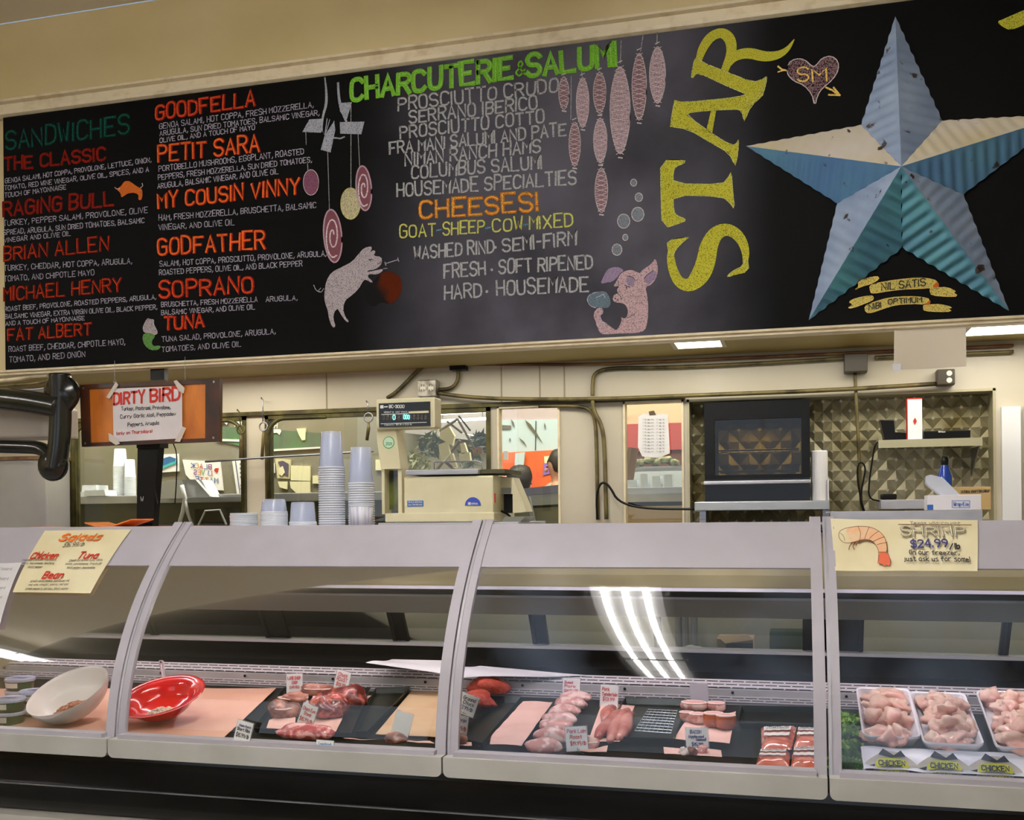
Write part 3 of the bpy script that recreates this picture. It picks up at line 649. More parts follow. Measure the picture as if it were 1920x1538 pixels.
def gl_strip(xa, xb, za, zb, off, n=20, th=.006):
    g = G(); zs = [za+(zb-za)*i/n for i in range(n+1)]
    def nrm(z):
        d = (glassY(z+.001)-glassY(z-.001))/.002; v = Vector((0, -1, d)); return v.normalized()
    o = 0
    for sgn, oo in ((0, off), (1, off-th)):
        for z in zs:
            q = Vector((0, glassY(z), z))+nrm(z)*oo
            g.v.append(Vector((xa, q.y, q.z))); g.v.append(Vector((xb, q.y, q.z)))
    m = 2*(n+1)
    for i in range(n):
        a = 2*i; g.f.append([a, a+1, a+3, a+2]); g.f.append([m+a, m+a+2, m+a+3, m+a+1])
        g.f.append([a, a+2, m+a+2, m+a]); g.f.append([a+1, m+a+1, m+a+3, a+3])
    g.f.append([0, m, m+1, 1]); e = 2*n; g.f.append([e, e+1, m+e+1, m+e])
    return g
for i in range(len(XS)-1):
    a, b = XS[i]+.003, XS[i+1]-.003
    # single glass sheet (one surface) with the band and frame as its sub-parts
    g = G(); n = 28; zs = [zG0+(zG1-zG0)*k/n for k in range(n+1)]
    for z in zs: g.v.append(Vector((a+.035, glassY(z), z))); g.v.append(Vector((b-.035, glassY(z), z)))
    for k in range(n): g.f.append([2*k, 2*k+1, 2*k+3, 2*k+2])
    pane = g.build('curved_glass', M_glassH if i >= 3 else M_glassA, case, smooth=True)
    gl_strip(a+.036, b-.036, zG0, zHB, .003).build('header_band', M_lav, pane, smooth=False)
    for (p, q) in ((a, a+.037), (b-.037, b)):
        gl_strip(p, q, zG0+.012, zG1, .010, th=.018).build('side_frame', M_lav, pane)
        c_ = q-.004 if p == a else p+.004
    gl_strip(a+.004, a+.010, zG0+.01, zG1, .013, th=.004).build('frame_bead', M_steelpale, pane)
    # bumper with rounded ends
    yb = glassY(zG1)
    bm = bmesh.new(); bmesh.ops.create_cube(bm, size=1)
    for v in bm.verts: v.co = Vector(((a+b)/2+v.co.x*(b-a), (yb-.055+yb+.02)/2+v.co.y*.075, (H-.862+H-.797)/2+v.co.z*.065))
    ve = [e for e in bm.edges if abs(e.verts[0].co.x-e.verts[1].co.x) < 1e-5 and (e.verts[0].co.z+e.verts[1].co.z)/2 < H-.85]
    bmesh.ops.bevel(bm, geom=ve, offset=.02, segments=4, affect='EDGES', profile=.5)
    g = G().frombm(bm); g.build('bumper', M_bump, case)
    g = G().box(a+.03, b-.03, yb-.04, yb+.01, H-.797, H-.782); g.build('lower_glass_rail', M_lav, case)
# base: glossy black belly, glint line in the groove, kick panel
prof = [(3.335, H-.86), (3.325, H-.92), (3.33, H-.98), (3.345, H-1.04), (3.37, H-1.10), (3.41, H-1.135), (3.9, H-1.075), (3.9, H-.86)]
prof = prof[:6]
prof2 = smooth2(prof, 2)+[(3.9, H-1.135), (3.9, H-.86)]
G().prism(prof2, 'x', X0, X1).build('base_panel', M_gloss, case, smooth=False)
g = G(); g.box(X0, X1, 3.326, 3.34, H-1.008, H-1.003); g.build('groove_glint_strip', M_steel, case)  # steel strip stands in for the reflection along the groove
G().box(X0, X1, 3.33, 4.2, 0, H-1.128).build('kick_panel', mat('light_kick_panel', (190, 186, 178), .5), case)
# interior: deck, riser with slots, ledge, rear rail
yR0 = 4.10
g = G().prism([(3.31, H-.86), (3.31, deckz(3.31)-.004), (yR0, deckz(yR0)-.004), (yR0, H-.86)], 'x', X0, X1); g.build('deck', M_dark, case)
def slotted():
    m = bpy.data.materials.new('slotted_grille'); m.use_nodes = True; nt = m.node_tree; b = nt.nodes['Principled BSDF']
    b.inputs['Roughness'].default_value = .4
    tc = nt.nodes.new('ShaderNodeTexCoord'); mp = nt.nodes.new('ShaderNodeMapping'); mp.inputs['Rotation'].default_value = (math.pi/2, 0, 0)
    nt.links.new(tc.outputs['Object'], mp.inputs[0])
    br = nt.nodes.new('ShaderNodeTexBrick'); nt.links.new(mp.outputs[0], br.inputs['Vector'])
    br.inputs['Color1'].default_value = C(24, 22, 24); br.inputs['Color2'].default_value = C(30, 28, 30); br.inputs['Mortar'].default_value = C(196, 190, 192)
    br.inputs['Scale'].default_value = 1; br.inputs['Mortar Size'].default_value = .0035; br.inputs['Brick Width'].default_value = .05; br.inputs['Row Height'].default_value = .0095; br.inputs['Mortar Smooth'].default_value = .1
    nt.links.new(br.outputs[0], b.inputs['Base Color']); return m
M_riser = mat('riser_enamel', (170, 166, 166), .35, col2=(150, 148, 146), nscale=5)
zD = deckz(yR0)
G().prism([(yR0, zD-.02), (yR0, zD+.055), (yR0+.05, zD+.085), (yR0+.06, zD+.085), (yR0+.06, zD-.02)], 'x', X0, X1).build('rear_riser', M_riser, case)
G().box(X0, X1, yR0-.003, yR0-.001, zD+.006, zD+.030).build('lower_grille', slotted(), case)
g = G(); g.add([(X0, yR0+.003, zD+.060), (X1, yR0+.003, zD+.060), (X1, yR0+.046, zD+.086), (X0, yR0+.046, zD+.086)], [(0, 1, 2, 3)]); g.build('upper_grille', slotted(), case)
g = G()
for k in range(12): g.lathe([(0, 0), (.006, 0), (.006, .003)], 8, c=(-4.0+k*.42, yR0-.004, zD+.044), M=Matrix.Rotation(math.pi/2, 4, 'X'))
g.build('rivet', M_blackm, case)
G().prism([(yR0+.05, zD+.02), (yR0+.05, zD+.08), (4.30, zD+.09), (4.36, H-.575), (4.40, H-.575), (4.40, zD-.1), (yR0+.05, zD-.1)], 'x', X0, X1).build('rear_wall', M_blackm, case)
G().box(X0, X1, 4.32, 4.40, H-.575, H-.562).build('rear_sill', mat('white_sill', (214, 212, 214), .35), case)
# canopy: light shield, top rail
G().prism([(3.98, zT-.05), (3.98, H-.235), (3.995, H-.285), (4.06, H-.285), (4.10, zT-.05)], 'x', X0, X1).build('light_canopy', mat('canopy_enamel', (122, 116, 84), .5, col2=(96, 90, 58), nscale=2), case)
G().box(X0, X1, 3.965, 3.985, H-.296, H-.284).build('canopy_edge', M_steelpale, case)
G().box(X0, X1, 4.28, 4.33, H-.425, H-.35).build('rear_top_rail', mat('rail_enamel', (150, 150, 138), .4), case)
G().box(X0, X1, 4.27, 4.29, H-.352, H-.343).build('rail_rim_strip', M_steelpale, case)  # pale steel rim along the top of the rear rail
G().box(X0, X1, 4.30, 4.34, H-.345, zT-.045).build('rear_header', mat('dark_header', (44, 44, 36), .5), case)
# interior lamp tubes, one per section, tucked behind the band
M_inlamp = mat('case_lamp_tube', (255, 235, 238), .5, emit=(255, 226, 232), estr=3)
for i in range(len(XS)-1):
    G().tube([(XS[i]+.08, 3.79, H-.115), (XS[i+1]-.08, 3.79, H-.115)], .013, 10).build('lamp_tube', M_inlamp, case, smooth=True)
    G().box(XS[i]+.05, XS[i+1]-.05, 3.765, 3.815, H-.098, H-.086).build('lamp_housing', M_fix, case)
# rear sliding doors: leaning frames with glass
def rpx(px, t): # t 0 top (4.28) 1 bottom (4.38)
    return P(px, 1150 if t == 0 else 1222, 4.29+.09*t).x
doors = [(-20, 88), (120, 285), (298, 500), (545, 738), (768, 1000), (1030, 1228), (1243, 1505), (1618, 1872), (1890, 2060)]
for a, b in doors:
    xa, xb = P(a, 1222, 4.38).x, P(b, 1222, 4.38).x
    def sl(x0, x1, z0, z1, y=0, w=.02):
        def yy(z): return 4.29+.09*((H-.42)-z)/(.155)+y
        return [(x0, yy(z0), z0), (x1, yy(z0), z0), (x1, yy(z0)+w, z0), (x0, yy(z0)+w, z0), (x0, yy(z1), z1), (x1, yy(z1), z1), (x1, yy(z1)+w, z1), (x0, yy(z1)+w, z1)]
    bxf = [(0,3,2,1),(4,5,6,7),(0,1,5,4),(1,2,6,5),(2,3,7,6),(3,0,4,7)]
    g = G(); z0, z1 = H-.575, H-.42; f = .016
    g.add(sl(xa-f, xa, z0, z1), bxf); g.add(sl(xb, xb+f, z0, z1), bxf)
    d = g.build('rear_door', M_blackm, case)
    g = G(); g.add(sl(xa, xb, z0, z0+.012, -.004), bxf); g.build('door_rail', mat('white_sill', (0,0,0)), d)
    g = G(); g.add(sl(xa, xb, z0+.01, z1, .008, .003), bxf); g.build('door_pane', glassmat('rear_pane', (238, 240, 236)) if 'rear_pane' not in MATS else MATS['rear_pane'], d)
for a, b in zip(doors, doors[1:]):
    xa, xb = P(a[1], 1222, 4.38).x+.014, P(b[0], 1222, 4.38).x-.014
    if xb-xa < .01: continue
    g = G(); g.add([(xa, 4.31, H-.42), (xb, 4.31, H-.42), (xb, 4.40, H-.575), (xa, 4.40, H-.575), (xa, 4.345, H-.42), (xb, 4.345, H-.42), (xb, 4.42, H-.575), (xa, 4.42, H-.575)], [(0,1,2,3),(7,6,5,4),(0,3,7,4),(1,5,6,2)]); g.build('rear_post', M_blackm, case)

# ================================================================== SIGNS ON THE GLASS
def gfn_factory(x0, zt_, off0=.006):
    """sheet coordinates (u along the case, s down the glass) -> on the curved glass"""
    def fn(u, v, off):           # v = z height on glass
        z = v; d = (glassY(z+.001)-glassY(z-.001))/.002; n = Vector((0, -1, d)).normalized()
        return Vector((u, glassY(z), z)) + n*(off0+off)
    return fn
gfn = gfn_factory(0, 0)
def gp(px, py): h = GH(px, py); return (h.x, h.z)
def glass_sheet(name, label, corners, m, wave=.002, drop=0, cat='paper sign', off=0.003):
    """corners: TL, TR, BR, BL in photo measure, mapped on the glass"""
    c = [gp(*p) for p in corners]; n = 18; g = G(); k = 14
    for j in range(n+1):
        for i in range(k+1):
            u = i/k; v = j/n
            x = (c[0][0]*(1-u)+c[1][0]*u)*(1-v)+(c[3][0]*(1-u)+c[2][0]*u)*v
            z = (c[0][1]*(1-u)+c[1][1]*u)*(1-v)+(c[3][1]*(1-u)+c[2][1]*u)*v
            w = wave*noise.noise(Vector((x*6, z*6, len(name))))+wave*.5*noise.noise(Vector((x*25, z*25, 1)))
            g.v.append(gfn(x, z, off+w))
    for j in range(n):
        for i in range(k): a = j*(k+1)+i; g.f.append([a, a+1, a+k+2, a+k+1])
    o = g.build(name, m, None, smooth=True); tag(o, label, cat); return o
def gtext(par, tx, a, b, h, w, m, up=None, name='lettering', off=.007, slant=0, jit=.3, polys=None):
    p0, p1 = gp(*a), gp(*b); g = G(); sc = abs(gp(a[0], a[1]-h)[1]-p0[1])
    upv = (0, 1) if up is None else up
    for pl in text2d(tx, p0, p1, sc, slant, jit, up=upv): ribbon(g, pl, w*.0019, gfn, off)
    return g.build(name, m, par)
M_cream = mat('cream_card', (228, 218, 182), .7, col2=(220, 208, 168), nscale=4); M_paper = mat('white_paper', (222, 220, 222), .7, col2=(212, 210, 212), nscale=5)
I_org = mat('orange_marker', (214, 104, 24), .6); I_redm = mat('red_marker', (188, 40, 24), .6); I_blk = mat('black_marker', (34, 32, 38), .6); I_blu = mat('blue_marker', (50, 50, 110), .6); I_grey = mat('grey_pencil', (120, 116, 108), .7)
sal = glass_sheet('salad_sign', 'cream handwritten Salads price sign taped on the left end of the curved glass', ((86, 998), (248, 996), (172, 1115), (26, 1113)), M_cream)
lean = lambda h: None
up_s = (-.0, 1)
def stext(tx, a, b, h, w, m, **k): return gtext(sal, tx, a, b, h, w, m, slant=.15, **k)
stext('Salads', (112,1018), (188,1017), 12, 3.4, I_org); stext('$15.99/lb', (120,1030), (158,1029), 8, 1.0, I_blk)
stext('Chicken', (59,1051), (108,1051), 11, 2.8, I_redm); stext('Tuna', (147,1051), (183,1051), 11, 2.8, I_redm); stext('Bean', (82,1088), (118,1088), 12, 3.0, I_redm)
for tx, a, b in (("roasted chicken, red onion,",(44,1056),(108,1055)),("celery, mayonnaise, mustard,",(42,1062),(104,1062)),("black pepper",(55,1069),(82,1069)),("Celebrity brand tuna, white",(132,1057),(194,1056)),
                 ("onion, cornichons, fresh dill",(125,1063),(192,1063)),("black pepper, mayonnaise",(128,1070),(180,1070)),("great white beans, sunflower oil,",(60,1095),(133,1094)),("red wine vinegar, onions, red and",(56,1102),(130,1101)),("green peppers, parsley, black pepper",(51,1109),(131,1109))):
    stext(tx, a, b, 3.9, .62, I_blk)
wh = glass_sheet('notice_sheet', 'white printed notice sheet cut off by the left edge, overlapping the cream sign', ((-30, 1062), (45, 1060), (4, 1178), (-60, 1180)), M_paper, off=.010)
for y in (1075, 1093, 1110, 1127): gtext(wh, "the deli board", (-20, y), (26-(y-1075)*.35, y), 5, .7, I_grey, off=.014)
shr = glass_sheet('shrimp_sign', 'cream hand-drawn shrimp price sign hanging on the right section of the case', ((1557, 977), (1833, 979), (1832, 1074), (1566, 1074)), M_cream, wave=.003)
gt = lambda *a, **k: gtext(shr, *a, off=.013, **k)
gt('SHRIMP', (1690,1012), (1808,1013), 17, 3.4, I_grey, jit=.15); 
g = G(); p0, p1 = gp(1690,1012), gp(1808,1013)
for pl in text2d('SHRIMP', p0, p1, abs(gp(1690,995)[1]-p0[1]), 0, .15): ribbon(g, pl, 1.7*.0019, gfn, .014)
g.build('letter_fill', M_cream, shr)
gt('$24.99', (1708,1034), (1776,1033), 14, 2.4, I_blu, jit=.1); gt('/lb', (1780,1038), (1799,1037), 11, 1.9, I_blk)
gt('(in our freezer,', (1703,1047), (1798,1048), 8, 1.3, I_blk); gt('just ask us for some!', (1695,1059), (1818,1060), 8, 1.3, I_blk); gt("Texas wild-caught", (1706,991), (1800,992), 5, 1.0, I_grey)
g = G(); ribbon(g, [gp(1684, 991.5), gp(1820, 992.5)], .003, gfn, .013); g.build('rule_line', mat('brown_ink', (120, 80, 50), .6), shr)
def gs(name, m, polys=(), strokes=(), off=.012, par=None, sm=1):
    g = G(); cf = lambda x, y: gp(1240+x/2.8235, 600+y/2.8235)
    for pts in polys:
        q = smooth2([cf(*p) for p in pts], sm, True) if sm else [cf(*p) for p in pts]; polyfill(g, q, gfn, off)
    for pts, w in strokes: ribbon(g, smooth2([cf(*p) for p in pts], 2), w*.0019, gfn, off+.001)
    return g.build(name, m, par)
sd = gs('shrimp_drawing', mat('shrimp_orange_wash', (232, 176, 132), .7, col2=(226, 196, 160), nscale=22), [[(975,1125),(1040,1113),(1110,1118),(1160,1145),(1185,1185),(1195,1250),(1150,1248),(1140,1215),(1110,1185),(1060,1185),(1010,1205),(985,1160)]], (), par=shr)
gs('tail_fan', mat('shrimp_tail_red', (216, 104, 70), .7), [[(1150,1250),(1195,1250),(1213,1300),(1205,1322),(1188,1310),(1180,1326),(1165,1308),(1145,1312)]], (), par=sd)
gs('pencil_line', mat('sepia_ink', (120, 60, 40), .7), (), [([(975,1125),(1040,1113),(1110,1118),(1160,1145),(1188,1185),(1197,1250)],.9), ([(975,1125),(940,1140),(938,1175),(960,1200),(1000,1205),(1060,1182),(1110,1185),(1140,1220),(1150,1250),(1145,1310)],.9), ([(1040,1113),(1055,1150),(1050,1185)],.8), ([(1100,1118),(1085,1150),(1075,1182)],.8),
   ([(1150,1140),(1120,1160),(1100,1180)],.8), ([(1180,1170),(1150,1180),(1120,1195)],.8), ([(1195,1200),(1160,1205),(1140,1212)],.8), ([(1010,1200),(995,1220),(992,1238)],1.3), ([(1025,1200),(1012,1222),(1020,1236)],1.3), ([(1050,1190),(1035,1205),(1030,1215)],1.2), ([(1150,1250),(1197,1250),(1213,1300)],.9), ([(945,1150),(965,1165),(970,1190)],.7)], par=sd)
# ================================================================== FOOD IN THE CASE
M_butcher = mat('pink_butcher_paper', (222, 172, 148), .75, col2=(208, 158, 134), nscale=2.5, ndetail=4)
M_pinkp = mat('pink_liner_paper', (226, 182, 168), .75, col2=(214, 168, 152), nscale=5)
M_tanp = mat('tan_board', (196, 166, 130), .7, col2=(184, 150, 112), nscale=4)
M_red = mat('raw_beef', (98, 24, 18), .38, col2=(180, 92, 80), nscale=26, ndetail=6, lo=.47, hi=.58, bump=.3, bscale=40, coat=.3)
M_coral = mat('marbled_beef', (176, 60, 52), .3, col2=(232, 160, 150), nscale=30, ndetail=6, lo=.48, hi=.58, bump=.35, bscale=45, coat=.3)
M_brown = mat('dry_aged_beef', (104, 56, 36), .4, col2=(186, 120, 96), nscale=16, ndetail=5, lo=.45, hi=.65, bump=.3, bscale=40, coat=.2)
M_lamb = mat('lamb_chop_meat', (124, 62, 46), .35, col2=(212, 156, 140), nscale=10, ndetail=5, lo=.4, hi=.6, coat=.2)
M_pork = mat('pork_chop_meat', (194, 132, 122), .35, col2=(226, 190, 180), nscale=30, ndetail=6, lo=.47, hi=.57, bump=.25, bscale=40, coat=.2)
M_tend = mat('pork_tenderloin_meat', (158, 72, 64), .3, col2=(212, 148, 134), nscale=9, ndetail=4, lo=.42, hi=.65, coat=.35)
M_ground = mat('ground_beef', (180, 66, 46), .5, col2=(170, 54, 34), nscale=50, ndetail=2, lo=.45, hi=.6, bump=.8, bscale=70)
M_fat = mat('fat_rim', (232, 206, 196), .4); M_smoke = mat('smoked_rind', (168, 88, 52), .4, col2=(140, 64, 36), nscale=12)
M_chick = mat('raw_chicken', (226, 194, 172), .32, col2=(220, 150, 138), nscale=9, ndetail=4, lo=.4, hi=.7, bump=.2, bscale=30, coat=.3)
M_traybk = mat('black_meat_tray', (9, 10, 8), .3, col2=(14, 22, 10), nscale=6, spec=.25)
M_white = mat('white_plastic', (226, 222, 226), .3); M_mel = mat('white_melamine', (232, 222, 216), .28)
def flat(name, pts, m, label, cat='butcher paper', lift=.004, wave=.004, group=None, n=14, bend=.0):
    """a sheet lying on the deck; pts TL,TR,BR,BL measured in the photo"""
    c = [D(*p, lift) for p in pts]; g = G()
    for p in c:
        if p.y < 3.35: p.y = 3.35; p.z = deckz(3.35)+lift
    for j in range(n+1):
        for i in range(n+1):
            u, v = i/n, j/n
            p = (c[0]*(1-u)+c[1]*u)*(1-v)+(c[3]*(1-u)+c[2]*u)*v
            e = max(abs(u-.5), abs(v-.5))*2
            w = abs(noise.noise(Vector((p.x*9, p.y*9, len(label)))))*wave*2+bend*max(0, e-.8)*4
            g.v.append(p+Vector((0, 0, w)))
    g.v += [v-Vector((0,0,.0008)) for v in g.v[:]]; M_ = (n+1)**2
    for j in range(n):
        for i in range(n): a = j*(n+1)+i; g.f.append([a, a+1, a+n+2, a+n+1]); g.f.append([M_+a, M_+a+n+1, M_+a+n+2, M_+a+1])
    o = g.build(name, m, smooth=True); return tag(o, label, cat, group)
flat('butcher_paper', ((-320,1292),(518,1291),(404,1392),(-420,1388)), M_butcher, 'large pink butcher paper under the two salad bowls at the left', wave=.002, lift=.003, n=30)
flat('tan_board', ((775,1292),(850,1292),(860,1385),(704,1377)), M_tanp, 'tan paper board beside the third divider, behind the blank price card', wave=.002)
# black trays under the meat
def tray(pts, label, cat='tray', m=M_traybk, h=.022, lift=.001, group='black meat trays on the case deck'):
    c = [D(*p, lift) for p in pts]; cen = sum(c, Vector())/4; root = thing('meat_tray', label, cat, cen, group)
    g = G(); up = Vector((0, 0, h)); out = [p+(p-cen).normalized()*.012 for p in c]; inn_ = [p+(cen-p).normalized()*.006 for p in c]
    g.add(c, [(0,3,2,1)]); g.build('tray_floor', m, root)
    g = G(); g.add(c+[p+up for p in out]+[p+up for p in [q+(q-cen).normalized()*.008 for q in out]], [(i, (i+1) % 4, 4+(i+1) % 4, 4+i) for i in range(4)]+[(4+i, 4+(i+1) % 4, 8+(i+1) % 4, 8+i) for i in range(4)]); g.build('tray_rim', m, root); return root
tray(((535,1300),(690,1301),(655,1384),(480,1374)), 'black meat tray under the red beef cuts and lamb chops')
tray(((705,1301),(766,1300),(690,1380),(668,1380)), 'narrow empty black tray strip between the beef tray and the tan board')
tray(((945,1318),(975,1318),(905,1402),(850,1390)), 'narrow black tray between the ground beef and the empty pink paper')
tray(((1175,1320),(1283,1324),(1262,1395),(1130,1390)), 'empty black tray with wire grate between the pork tenderloins and the smoked loins')
tray(((1395,1335),(1525,1338),(1530,1368),(1390,1366)), 'dark tray behind the packets of bacon')
g = G(); A_, B_, C_, D_ = [D(*p, .018) for p in ((1215,1330),(1270,1333),(1258,1375),(1190,1370))]
for k in range(9): t = k/8; g.tube([A_.lerp(B_, t), D_.lerp(C_, t)], .0012, 5); g.tube([A_.lerp(D_, t), B_.lerp(C_, t)], .0012, 5)
tag(g.build('wire_grate', M_steel), 'fine wire grate lying in the empty black tray', 'grate')
def cut(name, px, py, size, m, label, lift=.0, seed=0, rot=0, amp=.3, flatk=.5, cat='meat', fatrim=False, group=None, tilt=0):
    p = D(px, py, 0); p.z += size[2]*.5+lift
    root = G().blob(p, size, seed, amp, 2.2, rot, 3, flatk, tilt).build(name, m); tag(root, label, cat, group)
    if fatrim:
        g = G(); R = Matrix.Rotation(rot, 3, 'Z') @ Matrix.Rotation(tilt, 3, 'X'); pts = []
        for k in range(22):
            a = 2*math.pi*k/22; d = 1+amp*.9*noise.noise(Vector((math.cos(a)*1.1+seed, math.sin(a)*1.1, seed*1.7)))
            pts.append(p+R @ Vector((size[0]*d*math.cos(a)*.97, size[1]*d*math.sin(a)*.97, size[2]*.35)))
        g.tube(pts, .0028, 6, True); g.build('fat_rim', M_fat, root, smooth=True)
    return root
# --- second section
flat('pink_paper', ((505,1350),(556,1338),(552,1367),(499,1367)), M_pinkp, 'pink paper under the dark lamb chop at the left of the beef tray', lift=.012)
flat('pink_paper', ((590,1342),(648,1335),(630,1372),(567,1370)), M_pinkp, 'pink paper under the big round beef cut', lift=.012)
flat('pink_paper', ((590,1302),(630,1302),(620,1325),(575,1325)), M_pinkp, 'pink paper under the tan lamb loin at the back of the tray', lift=.012)
flat('pink_paper', ((660,1306),(696,1305),(676,1322),(640,1330)), M_pinkp, 'pink paper corner sticking out right of the deep red roast', lift=.014)
flat('pink_paper', ((474,1379),(525,1382),(508,1398),(462,1396)), M_pinkp, 'pink paper lying behind the short ribs price card', lift=.02)
flat('pink_paper', ((643,1384),(710,1391),(697,1407),(626,1402)), M_pinkp, 'empty pink paper at the front between the pink roast and the small brown cut', lift=.02)
flat('pink_paper', ((736,1389),(806,1391),(796,1411),(722,1408)), M_pinkp, 'pink paper under the small greyish brown cut at the case front', lift=.02)
cut('lamb_chop', 551, 1326, (.062, .046, .036), M_lamb, 'tan lamb chop at the back left of the tray, above the dark one', seed=1, fatrim=True, lift=.008)
cut('lamb_chop', 533, 1350, (.056, .046, .042), M_brown, 'dark brown lamb chop on its own pink paper at the tray\'s left', seed=2, fatrim=True, lift=.012)
cut('lamb_loin', 596, 1308, (.066, .04, .032), M_lamb, 'pink rolled lamb loin at the very back of the beef tray', seed=3, fatrim=True, lift=.012)
cut('beef_roast', 655, 1326, (.09, .07, .052), M_red, 'deep red beef roast with brown side at the back right of the tray', seed=4, rot=.5, lift=.01)
cut('chuck_eye_steak', 612, 1349, (.076, .06, .054), M_red, 'big round marbled beef cut right of the chuck eye price card', seed=5, rot=-.4, lift=.012)
cut('chuck_eye_steak', 630, 1340, (.04, .04, .045), M_coral, 'pale pink marbled end of beef behind the big round cut', seed=15, rot=-.4, lift=.014)
cut('beef_roast', 574, 1390, (.11, .046, .036), M_coral, 'long coral pink marbled beef piece lying at the case front', seed=6, lift=.012, amp=.2)
cut('beef_cut', 744, 1400, (.042, .028, .022), M_brown, 'small greyish brown cut on pink paper at the case front', seed=7, lift=.016)
flat('plastic_tray_lid', ((575,1314),(617,1316),(610,1328),(566,1325)), mat('clear_blueish_plastic', (196, 208, 226), .15, alpha=.6), 'small clear plastic lid lying among the beef cuts', 'lid', lift=.06, wave=.001)
# --- third section
cut('ground_beef_mound', 918, 1306, (.085, .07, .055), M_ground, 'loose mound of ground beef behind the ground chuck price card', seed=8, amp=.22, flatk=.3, lift=.006)
cut('ground_beef_mound', 898, 1330, (.065, .055, .045), M_ground, 'smaller front mound of ground beef beside the ground chuck price card', seed=9, amp=.22, flatk=.3, lift=.006)
cut('flat_iron_steak', 857, 1402, (.036, .03, .024), M_brown, 'brown flat iron steak at the front corner beside the divider', seed=10, lift=.014)
flat('pink_paper', ((846,1391),(884,1392),(872,1412),(842,1412)), M_pinkp, 'pink paper scrap under the flat iron steak', lift=.018)
flat('pink_paper', ((981,1317),(1036,1319),(985,1390),(921,1383)), M_pinkp, 'empty pink paper strip, rear sheet left of the pork chops', lift=.02, bend=.004)
flat('pink_paper', ((921,1383),(986,1388),(962,1420),(900,1417)), M_pinkp, 'empty pink paper strip, front sheet left of the pork chops', lift=.024, bend=.004)
for k, (x, y) in enumerate(((1080,1320),(1070,1332),(1059,1346),(1050,1360),(1041,1374),(1032,1391),(1018,1410))):
    cut('pork_chop', x, y, (.066, .036, .026), M_pork, 'pale pink pork chop in the overlapping row, %s' % ['at the far back', 'second from the back', 'third from the back', 'in the middle of the row', 'third from the front', 'second from the front', 'frontmost and palest'][k], seed=20+k, amp=.14, lift=.012-.001*k, tilt=.25, group='pork chops in an overlapping row')
flat('pink_paper', ((1128,1322),(1190,1326),(1162,1394),(1102,1394)), M_pinkp, 'pink paper under the pork tenderloins', lift=.012, bend=.005)
for k, (xa, ya, xb, yb_, lab) in enumerate(((1165,1335,1118,1382,'left of the three, pointing to the loin roast card'),(1176,1332,1140,1388,'middle of the three'),(1150,1328,1130,1350,'short piece at the back'),(1185,1338,1160,1384,'right of the three'))):
    a = D(xa, ya, .028); b = D(xb, yb_, .026); g = G(); n = 12; pts = []; rs = []
    for i in range(n+1):
        t = i/n; pts.append(a.lerp(b, t)+Vector((.004*math.sin(t*7+k), 0, .004*math.sin(t*5)))); rs.append(.024*math.sin(math.pi*min(max(t*.9+.05, 0), 1))**.5*(1+.1*math.sin(9*t+k)))
    g.tube(pts, rs, 12); tag(g.build('pork_tenderloin', M_tend, smooth=True), 'glossy pork tenderloin, '+lab, 'meat', 'pork tenderloins')
flat('pink_paper', ((1112,1405),(1140,1400),(1130,1425),(1078,1421)), M_pinkp, 'pink paper under the pork loin roast at the case front', lift=.018)
cut('pork_loin_roast', 1094, 1410, (.05, .03, .026), M_pork, 'pork loin roast at the front under its price card', seed=31, lift=.014, fatrim=True)
flat('pink_paper', ((1284,1358),(1380,1336),(1368,1396),(1262,1388)), M_pinkp, 'pink paper under the smoked pork loins', lift=.014, bend=.004)
for k, (x, y, sx, lab) in enumerate(((1301,1333,.05,'largest, at the back left'),(1343,1334,.034,'back right'),(1288,1352,.027,'small one at the left'),(1309,1355,.034,'in the middle behind the bacon card'),(1338,1362,.036,'front middle'),(1361,1366,.036,'front right'))):
    p = D(x, y, .02); root = thing('smoked_pork_loin', 'smoked pork loin end with pale round cut face, '+lab, 'meat', p, 'smoked pork loin ends')
    hgt = .03 if k < 4 else .045
    prof_ = [(0, 0), (sx*.8, 0), (sx, .01), (sx*1.02, hgt*.8), (sx*.94, hgt)]
    g = G().lathe(prof_, 18, c=p, M=Matrix.Scale(.75, 4, (0, 1, 0))); g.build('rind', M_smoke if k > 3 else M_pork, root, smooth=True)
    g = G().lathe([(sx*.96, hgt-.001), (sx*.8, hgt+.003), (0, hgt+.002)], 18, c=p, M=Matrix.Scale(.75, 4, (0, 1, 0))); g.build('cut_face', mat('loin_cut_face', (214, 148, 142), .4, col2=(226, 172, 164), nscale=20), root, smooth=True)
    pts = [p+Vector((sx*.9*math.cos(a*.35), sx*.68*math.sin(a*.35), hgt+.001)) for a in range(18)]; G().tube(pts, .0035, 6, True).build('fat_rim', M_fat, root, smooth=True)
flat('pink_paper', ((1244,1404),(1352,1409),(1351,1436),(1240,1431)), M_pinkp, 'pink paper at the case front with scraps of bacon on it', lift=.02, bend=.004)
for k, (x, y, m, lab) in enumerate(((1282,1428,M_fat,'white fat scrap at the left on the front pink paper'),(1298,1428,M_brown,'brown bacon scrap in the middle of the front pink paper'),(1318,1424,M_tend,'curled pink bacon end at the right on the front pink paper'))):
    cut('bacon_piece', x, y, (.016, .012, .016), m, lab, seed=40+k, lift=.022, amp=.4)
